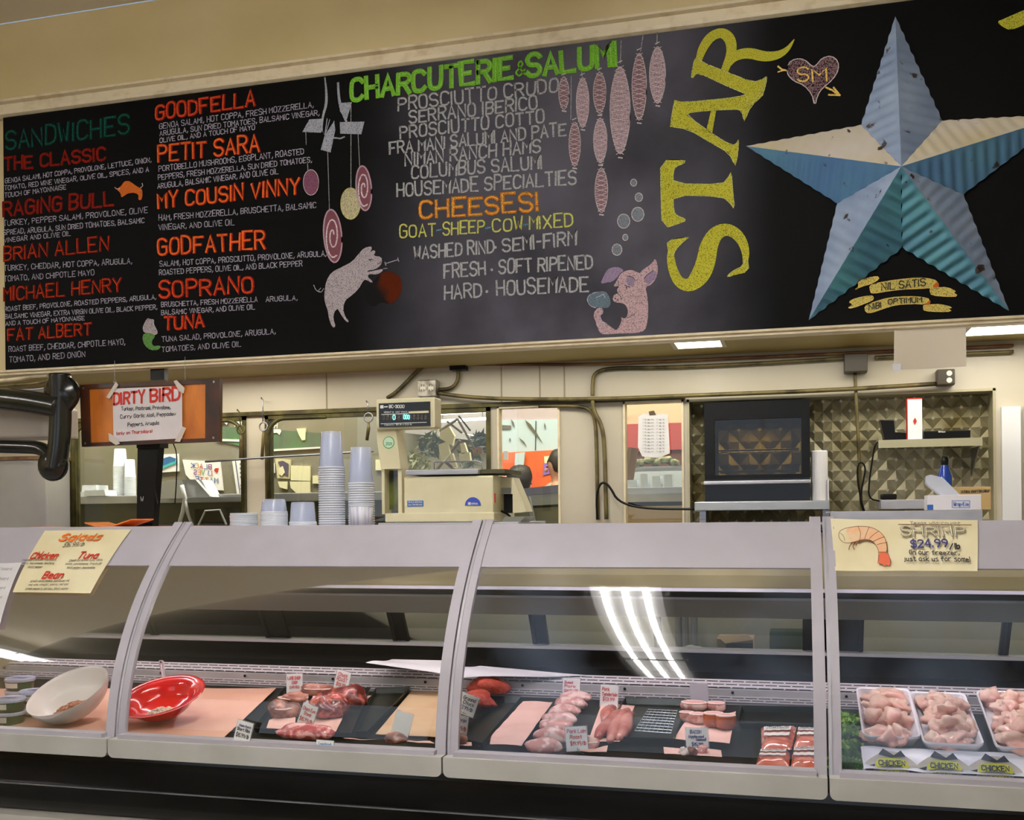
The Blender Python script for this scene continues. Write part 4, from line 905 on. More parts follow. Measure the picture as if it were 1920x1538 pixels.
# vacuum packs of bacon
M_pack = mat('vacuum_packed_bacon', (196, 92, 68), .12, col2=(222, 140, 118), nscale=16, ndetail=4, lo=.4, hi=.65, coat=.8, stretch=(1, 4, 1)); M_lab = mat('paper_label', (226, 218, 208), .6)
M_film = mat('clear_film', (200, 190, 190), .08, alpha=.35)
for k, (c, lab) in enumerate(((((1427,1366),(1494,1364),(1484,1406),(1428,1406)), 'vacuum pack of bacon with wavy white labels, rear left of four'), (((1496,1368),(1530,1370),(1536,1400),(1488,1402)), 'vacuum pack of bacon at the divider, rear right of four'),
        (((1424,1412),(1482,1411),(1480,1440),(1416,1438)), 'vacuum pack of bacon at the glass, front left of four'), (((1486,1406),(1534,1402),(1536,1444),(1482,1442)), 'vacuum pack of bacon at the glass, front right of four'))):
    q = [D(*p, .012+.018*(1 if k < 2 else 0)) for p in c]; cen = sum(q, Vector())/4
    root = thing('bacon_pack', lab, 'packaged bacon', cen, 'vacuum packs of bacon')
    g = G(); n = 12
    for j in range(n+1):
        for i in range(n+1):
            u, v = i/n, j/n; p = (q[0]*(1-u)+q[1]*u)*(1-v)+(q[3]*(1-u)+q[2]*u)*v
            hgt = .02*(1-max(abs(u-.5), abs(v-.5))**4*16)+.003*noise.noise(p*40); g.v.append(p+Vector((0, 0, max(hgt, 0))))
    for j in range(n):
        for i in range(n): a = j*(n+1)+i; g.f.append([a, a+1, a+n+2, a+n+1])
    g.build('bacon_slab', M_pack, root, smooth=True)
    for v0, v1 in ((.28, .45), (.56, .70)):
        g = G()
        for i in range(13):
            u = .08+.8*i/12
            for v in (v0, v1): p = (q[0]*(1-u)+q[1]*u)*(1-v)+(q[3]*(1-u)+q[2]*u)*v; g.v.append(p+Vector((0, .004*math.sin(i*1.7), .0245)))
        for i in range(12): g.f.append([2*i, 2*i+1, 2*i+3, 2*i+2])
        lb = g.build('label', M_lab, root)
    def pfn(u, v, off, q=q): 
        p = (q[0]*(1-u)+q[1]*u)*v+(q[3]*(1-u)+q[2]*u)*(1-v); return p+Vector((0, 0, .0265+off))
    g = G()
    for pl in text2d('UNCURED BACON', (.14, .59), (.82, .59), .09, 0, .1): ribbon(g, pl, .012, pfn, 0)
    g.build('printing', I_blk, root)
# price cards on wire stands
M_card = mat('price_card', (222, 220, 216), .5); M_cardgrey = mat('blank_grey_card', (176, 168, 172), .5); M_sleeve = mat('clear_card_sleeve', (190, 190, 196), .15, alpha=.4)
I_pinkm = mat('pink_red_marker', (196, 60, 84), .6); I_gold = mat('gold_print', (200, 160, 70), .6)
def card(px, py, w, h, ang, lines, label, m=M_card, Y=None, stand=True, cat='price card'):
    """upright price card: px,py centre; w,h in pixels; ang in-plane lean (degrees)"""
    base = D(px, py+h*.5+6, .0)
    if Y: base = P(px, py+h*.5, Y)
    Yc = base.y-.004; c = P(px, py, Yc); s = mpp(Yc, px)*1.02; W_, H_ = w*s/2, h*s/2; a = math.radians(ang)
    root = thing('price_card', label, cat, Vector((c.x, Yc, c.z-H_)), 'price cards among the meat')
    def fn(u, v, off): # u,v in [-1,1]
        x = u*W_; z = v*H_; return Vector((c.x+x*math.cos(a)-z*math.sin(a), Yc-off+.10*(v*H_), c.z+x*math.sin(a)+z*math.cos(a)))
    g = G(); g.v += [fn(-1,-1,0), fn(1,-1,0), fn(1,1,0), fn(-1,1,0), fn(-1,-1,-.002), fn(1,-1,-.002), fn(1,1,-.002), fn(-1,1,-.002)]
    g.f += [[0,1,2,3],[7,6,5,4],[0,4,5,1],[1,5,6,2],[2,6,7,3],[3,7,4,0]]; g.build('card', m, root)
    g = G(); g.v += [fn(-1.1,-1.08,-.003), fn(1.1,-1.08,-.003), fn(1.1,1.08,-.003), fn(-1.1,1.08,-.003)]; g.f += [[0,1,2,3]]; g.build('sleeve', M_sleeve, root)
    for (tx, v, hh, mm, x0, x1) in lines:
        g = G()
        for pl in text2d(tx, (x0, v), (x1, v), hh, .1, .3): ribbon(g, pl, .055 if hh > .2 else .04, fn, .0012)
        g.build('lettering', mm, root)
    if stand:
        g = G(); b = fn(0, -1, -.001); dz = deckz(Yc); g.tube([b+Vector((0, 0, .012)), b, Vector((b.x, Yc+.004, dz+.004)), Vector((b.x, Yc+.02, dz+.003))], .0014, 6)
        g.tube([b+Vector((.006, 0, .008)), b+Vector((.005, 0, 0)), Vector((b.x+.008, Yc+.004, dz+.004)), Vector((b.x+.02, Yc+.004, dz+.003))], .0014, 6)
        g.build('wire_stand', M_steel, root)
    return root
R_, B_k, Bu = I_redm, I_blk, I_blu
card(552, 1283, 32, 37, 3, [('LAMB SHOP',.45,.32,I_pinkm,-.85,.8),('CHOP',.02,.28,I_pinkm,-.3,.4),('CARVED',-.4,.22,I_pinkm,-.6,.6)], 'lamb chop price card in red lettering at the back left of the beef tray')
card(641, 1279, 28, 40, -12, [('Chuck',.5,.3,I_pinkm,-.7,.6),('ROAST',.05,.32,R_,-.8,.7),('$13.99',-.4,.28,R_,-.7,.6)], 'chuck roast price card in red lettering at the back of the beef tray')
card(576, 1343, 30, 42, -18, [('Chuck Eye',.45,.28,R_,-.85,.85),('Steak',.05,.26,R_,-.5,.5),('$15.99/lb',-.5,.3,R_,-.85,.85),('deli',-.85,.1,I_gold,-.6,.6)], 'chuck eye steak price card, tilted, in the middle of the beef')
card(456, 1374, 32, 40, -12, [('Niman Ranch',.5,.2,Bu,-.7,.85),('Short Ribs',.12,.26,B_k,-.85,.8),('$15.99/lb',-.45,.34,B_k,-.8,.8)], 'short ribs price card leaning at the front left edge of the beef')
card(609, 1396, 34, 14, -1, [('Tomahawk',-.3,.8,mat('light_blue_marker', (70, 130, 180), .6),-.8,.8)], 'low price card with blue lettering in front of the coral pink beef', stand=False)
card(754, 1358, 33, 42, -14, [], 'blank white price card standing on the tan board')
card(876, 1322, 36, 38, -18, [('Ground',.45,.32,B_k,-.6,.7),('Chuck',.02,.3,B_k,-.5,.7),('$13.99/lb',-.5,.34,Bu,-.85,.7),('deli',-.88,.1,I_gold,-.6,.3)], 'ground chuck price card in front of the ground beef')
card(860, 1364, 33, 42, -6, [('Flat Iron',.5,.3,Bu,-.85,.8),('$26.99/lb',-.25,.36,R_,-.7,.85),('deli',-.8,.1,I_gold,-.6,.5)], 'flat iron price card below the ground chuck card')
card(1071, 1292, 32, 38, -1, [('Sweet',.5,.26,I_pinkm,-.8,.2),('Pork',.12,.28,I_pinkm,-.8,.5),('SAUSAGE',-.3,.26,I_pinkm,-.8,.8)], 'price card in pink lettering at the back above the pork chops')
card(1142, 1306, 33, 40, -2, [('Pork',.5,.3,R_,-.8,0),('Tenderloin',.05,.3,R_,-.8,.9),('$13.99',-.4,.3,I_pinkm,-.7,.6)], 'pork tenderloin price card at the back of its pink paper')
card(1081, 1386, 40, 44, 5, [('Pork Loin',.5,.3,I_pinkm,-.85,.9),('Roast',.05,.28,R_,-.6,.5),('$19.99/lb',-.5,.3,R_,-.6,.85)], 'large pork loin roast price card at the front of the pork chops')
card(1311, 1301, 32, 36, 4, [], 'blank grey price card seen from behind at the back of the smoked loins', m=M_cardgrey)
card(1307, 1386, 40, 40, 3, [('BACON',.5,.3,Bu,-.6,.4),('(Applewood',.12,.22,Bu,-.8,.6),('Smoked)',-.15,.22,Bu,-.1,.8),('$15.99',-.6,.28,Bu,-.5,.5)], 'bacon price card in blue ink in front of the smoked loins')
# papers on the rear ledge
for pts, lab in ((((685,1243),(735,1236),(828,1238),(828,1263)), 'long white paper sheet on the rear ledge, left of the divider'), (((834,1252),(900,1248),(1098,1266),(836,1272)), 'long white paper sheet on the rear ledge, right of the divider')):
    q = [P(x, y, Y_) for (x, y), Y_ in zip(pts, (4.02, 4.14, 4.14, 3.98))]; g = G(); n = 12
    for j in range(n+1):
        for i in range(n+1):
            u, v = i/n, j/n; p = (q[0]*(1-u)+q[1]*u)*(1-v)+(q[3]*(1-u)+q[2]*u)*v; g.v.append(p+Vector((0, 0, .004*math.sin(u*6))))
    for j in range(n):
        for i in range(n): a = j*(n+1)+i; g.f.append([a, a+1, a+n+2, a+n+1])
    root = g.build('paper_sheet', M_paper, smooth=True); tag(root, lab, 'paper')
# --- bowls
def bowl(cx, cy, R0, hgt, m, label, tiltx, tilty, name, flare=.0, sq=1.0, lift=.0, wall=.006):
    p = D(cx, cy, 0)+Vector((0, 0, lift)); root = thing(name, label, 'bowl', p)
    M_ = Matrix.Rotation(tilty, 4, 'Y') @ Matrix.Rotation(tiltx, 4, 'X') @ Matrix.Scale(sq, 4, (0, 1, 0))
    pr = [(0, 0), (R0*.42, .002), (R0*.62, .02), (R0*.82, hgt*.42), (R0*.95, hgt*.75), (R0+flare*.4, hgt), (R0+flare, hgt*1.04), (R0+flare, hgt*1.04-wall*.6), (R0+flare*.2-wall, hgt-wall*.4), (R0*.93-wall, hgt*.74), (R0*.80-wall, hgt*.43), (R0*.58, .03), (R0*.3, .014), (0, .012)]
    pr = [pr[0]]+[p_ for p_ in smooth2(pr, 1)[1:]]
    zm = min((M_ @ Vector((r_*math.cos(a_*.2), r_*math.sin(a_*.2), z_))).z for r_, z_ in pr for a_ in range(32)); p.z += .004-zm; root.location = p; ROOTLOC[root.name] = p.copy()
    G().lathe(pr, 40, c=p, M=M_).build('bowl_body', m, root, smooth=True)
    return root, p, M_
wb, pw, Mw = bowl(148, 1352, .158, .105, M_mel, 'tilted white melamine bowl of bean salad in the far left of the case', .49, -.13, 'salad_bowl')
def heap(root, p, M_, n, rad, z, sz, m, name, seed, ox=0, oy=0, sub=1):
    rnd = random.Random(seed); g = G()
    for i in range(n):
        a = rnd.uniform(0, 6.28); r = rad*math.sqrt(rnd.random()); c = M_ @ Vector((ox+r*math.cos(a), oy+r*math.sin(a)*.8, z+rnd.uniform(0, 1)*(1-r/rad)*rad*.4)); s = sz*rnd.uniform(.7, 1.2)
        g.blob(p+c, (s*1.3, s, s*.8), i+seed, .2, 2, rnd.uniform(0, 3), sub)
    g.build(name, m, root, smooth=True, stuff=True)
M_bean = mat('bean_salad', (176, 112, 80), .35, col2=(150, 80, 50), nscale=60, lo=.45, hi=.6); M_tuna = mat('tuna_salad', (214, 198, 180), .5, col2=(190, 170, 140), nscale=90, lo=.4, hi=.7)
heap(wb, pw, Mw, 110, .07, .030, .011, M_bean, 'bean_salad', 3, .0, -.03)
M_redp = mat('red_plastic', (214, 22, 22), .18, col2=(198, 16, 20), nscale=3, coat=.6)
rb, pr_, Mr = bowl(312, 1352, .135, .088, M_redp, 'glossy red plastic bowl of tuna salad with a spoon standing in it', .38, -.06, 'salad_bowl', flare=.04, sq=.9)
heap(rb, pr_, Mr, 130, .055, .028, .008, M_tuna, 'tuna_salad', 5, .0, -.03)
g = G(); a = P(313, 1322, 3.66); b = P(302, 1238, 3.70); g.tube([a, a.lerp(b, .5), a.lerp(b, .85), b], [.004, .006, .0085, .008], 8)
sp = thing('serving_spoon', 'clear plastic spoon handle standing upright in the red bowl', 'spoon', a); ROOTLOC[sp.name] = a
g = G(); d = (b-a); side = Vector((1, .1, 0)).normalized()
pts = [(0, .005), (.5, .0055), (.72, .007), (.9, .011), (.97, .010), (1.0, .006)]
for t, w in pts: q = a+d*t; g.v += [q-side*w+Vector((0, -.002, 0)), q+side*w+Vector((0, -.002, 0)), q+side*w+Vector((0, .002, 0)), q-side*w+Vector((0, .002, 0))]
for i in range(len(pts)-1):
    for k in range(4): g.f.append([4*i+k, 4*i+(k+1) % 4, 4*i+4+(k+1) % 4, 4*i+4+k])
g.f += [[0, 3, 2, 1], [4*len(pts)-4+k for k in range(4)]]
g.build('handle', mat('clear_pinkish_plastic', (216, 190, 204), .1, coat=1, spec=.8), sp)
G().tube([a+d*.5+Vector((0,-.004,0)), a+d*.9+Vector((0,-.004,0))], .0022, 6).build('rib', M_white, sp); g = G(); q = a+d*.955+Vector((0, -.0035, 0)); g.lathe([(0, 0), (.0035, 0)], 10, c=q, M=Matrix.Rotation(math.pi/2, 4, 'X')); g.build('hanging_hole', M_blackm, sp)
# deli tubs at the far left
M_tubg = mat('green_tub_print', (22, 66, 46), .3, col2=(30, 84, 60), nscale=20); M_lid = mat('pale_tub_lid', (180, 184, 206), .3)
def tub(px, py, z0, label):
    p = D(px, py, 0)+Vector((0, 0, z0)); t = thing('spread_tub', label, 'tub', p, 'stacked tubs of spread at the left end')
    G().lathe([(0, 0), (.050, 0), (.053, .004), (.058, .038)], 24, c=p).build('tub_body', M_tubg, t, smooth=True)
    G().lathe([(.0595, .036), (.061, .038), (.061, .046), (.058, .050), (.052, .048), (0, .048)], 24, c=p).build('lid', M_lid, t, smooth=False)
    g = G(); n = 10
    for i in range(n+1):
        an = math.radians(-150+i*9); g.v += [p+Vector((.0565*math.cos(an), .0565*math.sin(an), .012)), p+Vector((.0590*math.cos(an), .0590*math.sin(an), .033))]
    for i in range(n): g.f.append([2*i, 2*i+1, 2*i+3, 2*i+2])
    g.build('label_band', M_lab, t)
    g = G()
    def lf(u, v, off): return p+Vector((u, v, .0495+off))
    for pl in text2d('deli', (-.03, -.01), (.03, -.01), .022, 0, .2): ribbon(g, pl, .004, lf, .001)
    g.build('lid_print', I_blu, t)
for x, y, nm in ((66, 1341, 'right'), (18, 1357, 'front left'), (38, 1315, 'rear')):
    for k, z in enumerate((0, .051)): tub(x, y, z, 'dark green tub of spread with pale lid, %s stack, %s' % (nm, ['bottom tub', 'top tub'][k]))
# --- fourth section: greens, chicken trays, packed chicken
M_leaf = mat('curly_kale', (84, 130, 38), .55, col2=(134, 170, 60), nscale=14, ndetail=4, lo=.4, hi=.65)
g = G(); rnd = random.Random(4)
for i in range(150):
    px = rnd.uniform(1563, 1612); py = rnd.uniform(1345, 1447); t = (py-1345)/100
    c = P(px, py-3, 4.0-.62*t)
    n = 6; r = rnd.uniform(.018, .034); tl = Matrix.Rotation(rnd.uniform(-1.2, 1.2), 3, 'X') @ Matrix.Rotation(rnd.uniform(-1, 1), 3, 'Y') @ Matrix.Rotation(rnd.uniform(0, 6), 3, 'Z'); o0 = len(g.v)
    g.v.append(c)
    for k in range(14):
        a = 2*math.pi*k/14; rr = r*(1+.2*math.sin(k*2.6)); g.v.append(c+tl @ Vector((rr*math.cos(a), rr*math.sin(a)*.7, .012*math.sin(k*2.2))))
    for k in range(14): g.f.append([o0, o0+1+k, o0+1+(k+1) % 14])
tag(g.build('kale_garnish', M_leaf, stuff=True), 'bunch of curly green kale at the left end of the chicken section', 'kale')
def ctray(pl, pr, y0, y1, Ya, Yb_, label, n, seed, hump=.0):
    """slanted white tray: pl,pr x range in px at the front, y0 rear, y1 front"""
    a = P(pl, y1, Ya); b = P(pr, y1, Ya); w = b.x-a.x; cen = Vector(((a.x+b.x)/2, Ya, a.z)); r = P((pl+pr)/2, y0, Yb_)
    L = math.hypot(r.y-Ya, r.z-a.z); ang = math.atan2(r.z-a.z, r.y-Ya); M_ = Matrix.Rotation(ang, 4, 'X')
    root = thing('chicken_tray', label, 'tray', cen, 'white trays of raw chicken')
    def tp(x, y, z): return cen + M_ @ Vector((x, y, z))
    g = G(); h = .035; e = .014
    def ring(x, y0_, y1_, z, rr):
        pts = []
        for cx, cy, a0 in ((x-rr, y1_-rr, 0), (-x+rr, y1_-rr, 90), (-x+rr, y0_+rr, 180), (x-rr, y0_+rr, 270)):
            for k in range(4): t = math.radians(a0+30*k); pts.append(tp(cx+rr*math.cos(t), cy+rr*math.sin(t), z))
        return pts
    rings = [ring(w/2-.02, .02, L-.02, 0, .015), ring(w/2-.006, .006, L-.006, h, .02), ring(w/2, 0, L, h+.003, .022), ring(w/2, 0, L, h-.004, .022), ring(w/2-.018, .018, L-.018, -.004, .015)]
    for q in rings: g.v += q
    for i in range(4):
        for k in range(16): g.f.append([16*i+k, 16*i+(k+1) % 16, 16*i+16+(k+1) % 16, 16*i+16+k])
    g.f.append(list(range(16))); g.f.append(list(range(64, 80))); g.build('tray_body', M_white, root, smooth=False)
    rnd = random.Random(seed); nx = 3; ny = max(3, n//3); k = 0
    for j in range(ny):
        for i in range(nx):
            x = (-w/2+.05)+(w-.10)*(i+.5*(j % 2)*.6)/(nx-1+.3); y = .045+(L-.08)*j/(ny-1)
            zz = .022+hump*math.sin(math.pi*j/(ny-1))*math.sin(math.pi*(i+.5)/nx); c = tp(x+rnd.uniform(-.010, .010), y+rnd.uniform(-.010, .010), zz+rnd.uniform(-.006, .01)); k += 1
            o = G().blob((0,0,0), (rnd.uniform(.03, .05), rnd.uniform(.026, .04), rnd.uniform(.018, .03)), seed*10+k, .55, 2.2, rnd.uniform(0, 3), 3).build('chicken_piece', M_chick)
            o.data.transform(Matrix.Rotation(ang, 4, 'X')); o.location = c; tag(o, 'raw skinless chicken piece in the %s' % label.split(',')[0], 'chicken', 'raw chicken in the '+label.split(',')[0])
    return root
ctray(1617, 1727, 1309, 1398, 3.50, 3.84, 'left white chicken tray, half full', 12, 3)
ctray(1730, 1846, 1318, 1412, 3.48, 3.86, 'middle white chicken tray, heaped high', 18, 4, .045)
ctray(1866, 1985, 1316, 1420, 3.48, 3.84, 'right white chicken tray, cut by the photo edge', 15, 5, .01)
M_bagw = mat('white_poly_bag', (222, 222, 226), .25, col2=(206, 206, 216), nscale=5, bump=.4, bscale=9); M_yel = mat('yellow_label', (226, 220, 60), .5); M_blk2 = mat('black_print', (30, 28, 44), .5)
g = G(); a = P(1613, 1400, 3.50); b = P(1990, 1424, 3.50); n = 30
for i in range(n+1):
    u = i/n; x = a.x+(b.x-a.x)*u
    for j in range(7):
        v = j/6; y = 3.48-.13*v; z = a.z+.005+ (deckz(3.36)+.004-a.z)*v + .006*noise.noise(Vector((x*14, v*3, 0))); g.v.append(Vector((x, y, z)))
for i in range(n):
    for j in range(6): k = i*7+j; g.f.append([k, k+1, k+8, k+7])
tag(g.build('white_liner', M_bagw, smooth=True), 'white plastic liner sheet in front of the chicken trays', 'liner')
for k, (px, py, lab) in enumerate(((1672, 1432, 'left'), (1770, 1437, 'middle'), (1866, 1442, 'right'))):
    Yc = 3.365; c = P(px, py, Yc); t = thing('chicken_package', 'packaged chicken with a yellow CHICKEN label at the glass, %s of three' % lab, 'packaged chicken', Vector((c.x, Yc, deckz(Yc))), 'packaged chickens behind the glass')
    def pf(u, v, off, c=c, Yc=Yc): return Vector((c.x+u, Yc-off-.012*(1-(u/.08)**2)+.5*(v+.03)*.9, c.z+v))
    s = .00172
    g = G(); q = [(-50,-18),(-46,-2),(-30,10),(-12,20),(12,20),(32,8),(46,-4),(52,-18)]; ol = smooth2([(x*s, y*s) for x, y in q], 1, True); polyfill(g, ol, pf, .002)
    o0 = len(g.v); g.build('bag_print', mat('cream_bag_print', (226, 210, 196), .4), t)
    for pts in ([(-48,-18),(-40,-6),(-28,-2),(-32,-18)], [(-14,24),(-22,14),(0,10),(24,12),(16,22),(4,14)], [(30,-18),(28,-6),(44,-10),(50,-18)]):
        g = G(); polyfill(g, [(x*s, y*s) for x, y in pts], pf, .0042); g.build('dark_wing', M_blk2, t)
    g = G(); polyfill(g, smooth2([(x*s, y*s) for x, y in [(-28,-8),(-26,6),(-10,10),(10,10),(26,6),(30,-8),(16,-4),(0,-3),(-14,-4)]], 1, True), pf, .0058); lb = g.build('yellow_label', M_yel, t)
    g = G(); polyfill(g, [(x*s, y*s) for x, y in [(-22,-17),(-20,-9),(22,-10),(24,-18)]], pf, .0058); g.build('lower_label', M_yel, t)
    g = G()
    for pl in text2d('CHICKEN', (-22*s, -2.5*s), (22*s, -2.5*s), 8*s, 0, .1): ribbon(g, pl, 1.7*s, pf, .0072)
    for pl in text2d('AIR CHILLED', (-19*s, -15.5*s), (20*s, -16*s), 4.5*s, 0, .1): ribbon(g, pl, .9*s, pf, .0072)
    g.build('printing', M_blk2, lb)
# ================================================================== THINGS ON THE CASE TOP
zC = zT
def R(x0, y0, x1, y1, Y):
    ym = (y0+y1)/2; xm = (x0+x1)/2
    return P(x0, ym, Y).x, P(x1, ym, Y).x, P(xm, y1, Y).z, P(xm, y0, Y).z
M_cup = mat('frosted_clear_plastic', (216, 224, 248), .25, alpha=.38, coat=.3); M_cuprim = mat('cup_rim_plastic', (232, 236, 246), .25, alpha=.85)
def cup_proto(name, label, group, rT, rR, h, loc):
    t = thing(name, label, 'plastic cup', loc, group); c = Vector(loc)
    G().lathe([(0, h), (rT*.93, h), (rT, h-.003), (rT+(rR-rT)*.75, .008)], 28, c=c).build('cup_body', M_cup, t, smooth=True)
    G().lathe([(rR-.005, .008), (rR, .0075), (rR+.0015, .004), (rR, .0005), (rR-.004, .0005), (rR-.005, .008)], 28, c=c).build('rim', M_cuprim, t, smooth=False)
    return t
def stack(name, px, Y, n, rT, rR, h, pitch, lab, group, toplab):
    x = P(px, 970, Y).x; first = cup_proto(name, lab, group, rT, rR, h, (x, Y, zC+.001))
    for k in range(1, n):
        dup(first, (x+random.uniform(-.0006, .0006), Y, zC+.001+k*pitch), toplab if k == n-1 else lab, random.uniform(0, 3))
Yc_ = 3.85
stack('deli_cup', 622.5, Yc_, 26, .041, .0525, .150, .0093, 'clear inverted deli cup nested inside the tall left-hand cup stack', 'cups of the tall left stack', 'topmost inverted deli cup of the tallest stack, its whole body showing')
stack('deli_cup', 678, Yc_+.02, 19, .041, .0525, .150, .0093, 'clear inverted deli cup nested inside the second stack, next to the scale', 'cups of the second stack', 'topmost inverted deli cup of the second tallest stack beside the scale')
stack('small_deli_tub', 514, Yc_, 10, .047, .0545, .058, .0062, 'short clear tub nested in the low stack left of the tall cups', 'tubs of the low stack', 'topmost tub of the low stack of nested short tubs')
stack('deli_tub', 568, Yc_+.01, 3, .047, .055, .088, .0062, 'clear tub nested under the single short tub pile beside the tallest stack', 'tubs of the three-tub pile', 'top tub of the three-tub pile between the low stack and the tallest stack')
# lids
lx = P(457, 975, Yc_).x
def lid(loc, lab, grp):
    t = G().lathe([(0, 0), (.05, 0), (.056, .001), (.0575, .004), (.055, .006), (.05, .003), (0, .003)], 28, c=loc).build('tub_lid', M_cuprim, smooth=False)
    t.data.transform(Matrix.Translation(-Vector(loc))); t.location = loc; return tag(t, lab, 'lid', grp)
l0 = lid(Vector((lx, Yc_, zC+.001)), 'clear round tub lid in the flat stack at the left end of the plastic ware', 'stacked tub lids')
for k in range(1, 11):
    d = l0.copy(); COL.objects.link(d); d.location = (lx+random.uniform(-.002, .002), Yc_, zC+.001+k*.0052)
    if k == 10: d['label'] = 'topmost clear round lid of the flat lid stack'
# striped cup in front of the second stack
p = P(674, 987, 3.768); t = thing('printed_cup', 'short printed white paper cup standing in front of the second cup stack', 'cup', (p.x, 3.785, zC))
G().lathe([(0, 0), (.044, 0), (.0475, .078), (.046, .078), (.043, .003)], 28, c=(p.x, 3.785, zC+.001)).build('cup_body', mat('printed_paper_cup', (226, 226, 236), .4, col2=(190, 190, 214), nscale=6, stretch=(14, 14, .3), lo=.45, hi=.6), t, smooth=True)
g = G(); g.lathe([(.0475, .078), (.050, .080), (.0485, .083), (.046, .080)], 28, c=(p.x, 3.785, zC+.001)); g.build('rim', M_cuprim, t, smooth=True)
# ------------------------------------------------------------------ price computing scale
M_beige = mat('beige_scale_plastic', (216, 208, 174), .42, col2=(206, 198, 160), nscale=5); M_disp = mat('black_display_panel', (16, 17, 20), .2)
Ys = 3.80; c0 = P(815, 970, Ys)
sc = thing('deli_scale', 'beige price-computing scale with raised black display panel on the case top', 'scale', (c0.x, Ys, zC+.012))
# low steel tray it stands on
x0, x1, z0, z1 = R(708, 972, 962, 986, 3.765)
tb = G().bbox(x0, x1+.02, 3.77, 4.22, zC+.0005, zC+.014, .003).build('scale_mat', M_steelpale); tag(tb, 'low grey metal plate under the deli scale', 'plate')
x0, x1, z0, z1 = R(757, 893, 925, 968, Ys); zb = zC+.018
G().bbox(x0, x1, Ys, Ys+.28, zb+.012, z1, .008).build('scale_body', M_beige, sc)
xa = R(722, 950, 925, 972, Ys-.004)[0]
G().bbox(xa, x1+.004, Ys-.006, Ys+.30, zb-.002, zb+.034, .005).build('base_plate', M_beige, sc)
for px in (732, 905):
    q = P(px, 970, Ys+.03); G().lathe([(0, 0), (.016, 0), (.016, .006), (0, .006)], 14, c=(q.x, Ys+.04, zC+.0142)).build('rubber_foot', M_blackm, sc)
# side housing (right) with cable bay
r0, r1 = P(930, 930, Ys+.1).x, P(984, 960, Ys+.1).x; zt2 = P(940, 896, Ys+.12).z
G().prism([(r0-.02, zb+.05), (r0+.012, zb+.05), (r0+.012, zb+.105), (r0+.062, zb+.105), (r0+.062, zb+.03), (r1+.002, zb+.035), (r1-.006, zb+.06), (r1-.052, zt2), (r0-.02, zt2)], 'y', Ys+.12, Ys+.22).build('side_housing', M_beige, sc)
G().box(r0+.0125, r0+.0615, Ys+.15, Ys+.16, zb+.03, zb+.105).build('cable_bay', M_dark, sc)
# platter
x0p, x1p, zp0, zp1 = R(762, 884, 897, 894, Ys-.002)
G().bbox(x0p, x1p, Ys-.01, Ys+.28, z1+.006, z1+.026, .004).build('weighing_platter', M_steelpale, sc)
G().box(x1p-.001, P(957, 890, Ys+.1).x, Ys+.02, Ys+.27, z1+.008, z1+.024).build('platter_underside', mat('olive_shadow_metal', (84, 82, 58), .4, metal=.5), sc)
g = G(); zt3 = P(830, 866, Ys+.26).z; g.tube([(x0p+.02, Ys+.27, z1+.02), (x0p+.02, Ys+.27, zt3)] + [(P(893, 868, Ys+.27).x, Ys+.27, zt3), (P(903, 880, Ys+.27).x, Ys+.27, zt3-.008), (P(904, 890, Ys+.27).x, Ys+.27, z1+.02)], .0035, 8); g.build('guard_rail', M_steel, sc, smooth=True)
# column + display head
h0, h1, hz0, hz1 = R(707, 747, 817, 804, Ys+.02)
cx0, cx1 = P(716, 850, Ys+.05).x, P(752, 850, Ys+.05).x; zc0 = P(735, 880, Ys+.05).z
ex0, ex1 = P(709, 808, Ys+.05).x, P(745, 808, Ys+.05).x
g = G(); g.prism([(ex0, hz0+.004), (ex1, hz0+.004), (ex1+.014, zc0+.05), (cx1+.006, zc0), (cx0+.004, zc0), (ex0+.004, hz0-.05)], 'y', Ys+.03, Ys+.12); g.build('column', M_beige, sc)
g = G(); q0, q1 = P(722, 920, Ys+.06).x, P(728, 920, Ys+.06).x; g.box(q0-.006, q0+.006, Ys+.04, Ys+.11, zb+.03, zc0+.004); q0 = P(756, 920, Ys+.06).x; g.box(q0-.014, q0+.002, Ys+.04, Ys+.11, zb+.03, zc0+.004); g.build('column_leg', M_beige, sc)
x_, y_, zA, zB = R(725, 882, 753, 956, Ys+.09); G().box(x_, y_, Ys+.09, Ys+.10, zA, zB).build('rear_window', mat('smoky_panel', (58, 54, 40), .15, col2=(90, 96, 40), nscale=12), sc)
hd = G().bbox(h0, h1, Ys+.01, Ys+.09, hz0, hz1, .006).build('display_head', M_beige, sc)
d0, d1, dz0, dz1 = R(711, 755, 807, 800, Ys+.008); G().box(d0, d1, Ys+.004, Ys+.011, dz0, dz1).build('display_panel', M_disp, hd)
def fly(Y): return lambda u, v, off: Vector((u, Y-off, v))
def wtext(par, tx, a, b, h, w, m, Y, name='printing', jit=.05, slant=0, off=.0006):
    g = G()
    for pl in text2d(tx, XZ(*a, Y), XZ(*b, Y), h*mpp(Y, a[0]), slant, jit): ribbon(g, pl, w*mpp(Y, a[0]), fly(Y), off)
    return g.build(name, m, par)
Yd = Ys+.0035; M_dig = mat('lit_cyan_digits', (120, 230, 220), .4, emit=(110, 235, 225), estr=1.6); M_seg = mat('brown_dim_segments', (104, 92, 80), .4); M_whp = mat('white_print', (216, 214, 208), .5)
wtext(hd, 'BC-3000', (730,765), (758,765), 5.5, 1.2, M_whp, Yd); 
g = G(); a, b, c_, d_ = R(713, 760, 719, 766, Yd); g.box(a, b, Yd-.001, Yd, c_, d_); a, b, c_, d_ = R(720, 762, 727, 764, Yd); g.box(a, b, Yd-.001, Yd, c_, d_)
for x0_, y0_, x1_, y1_ in ((715,776,765,777.2),(714,793,800,794)): a, b, c_, d_ = R(x0_, y0_, x1_, y1_, Yd); g.box(a, b, Yd-.001, Yd, c_, d_)
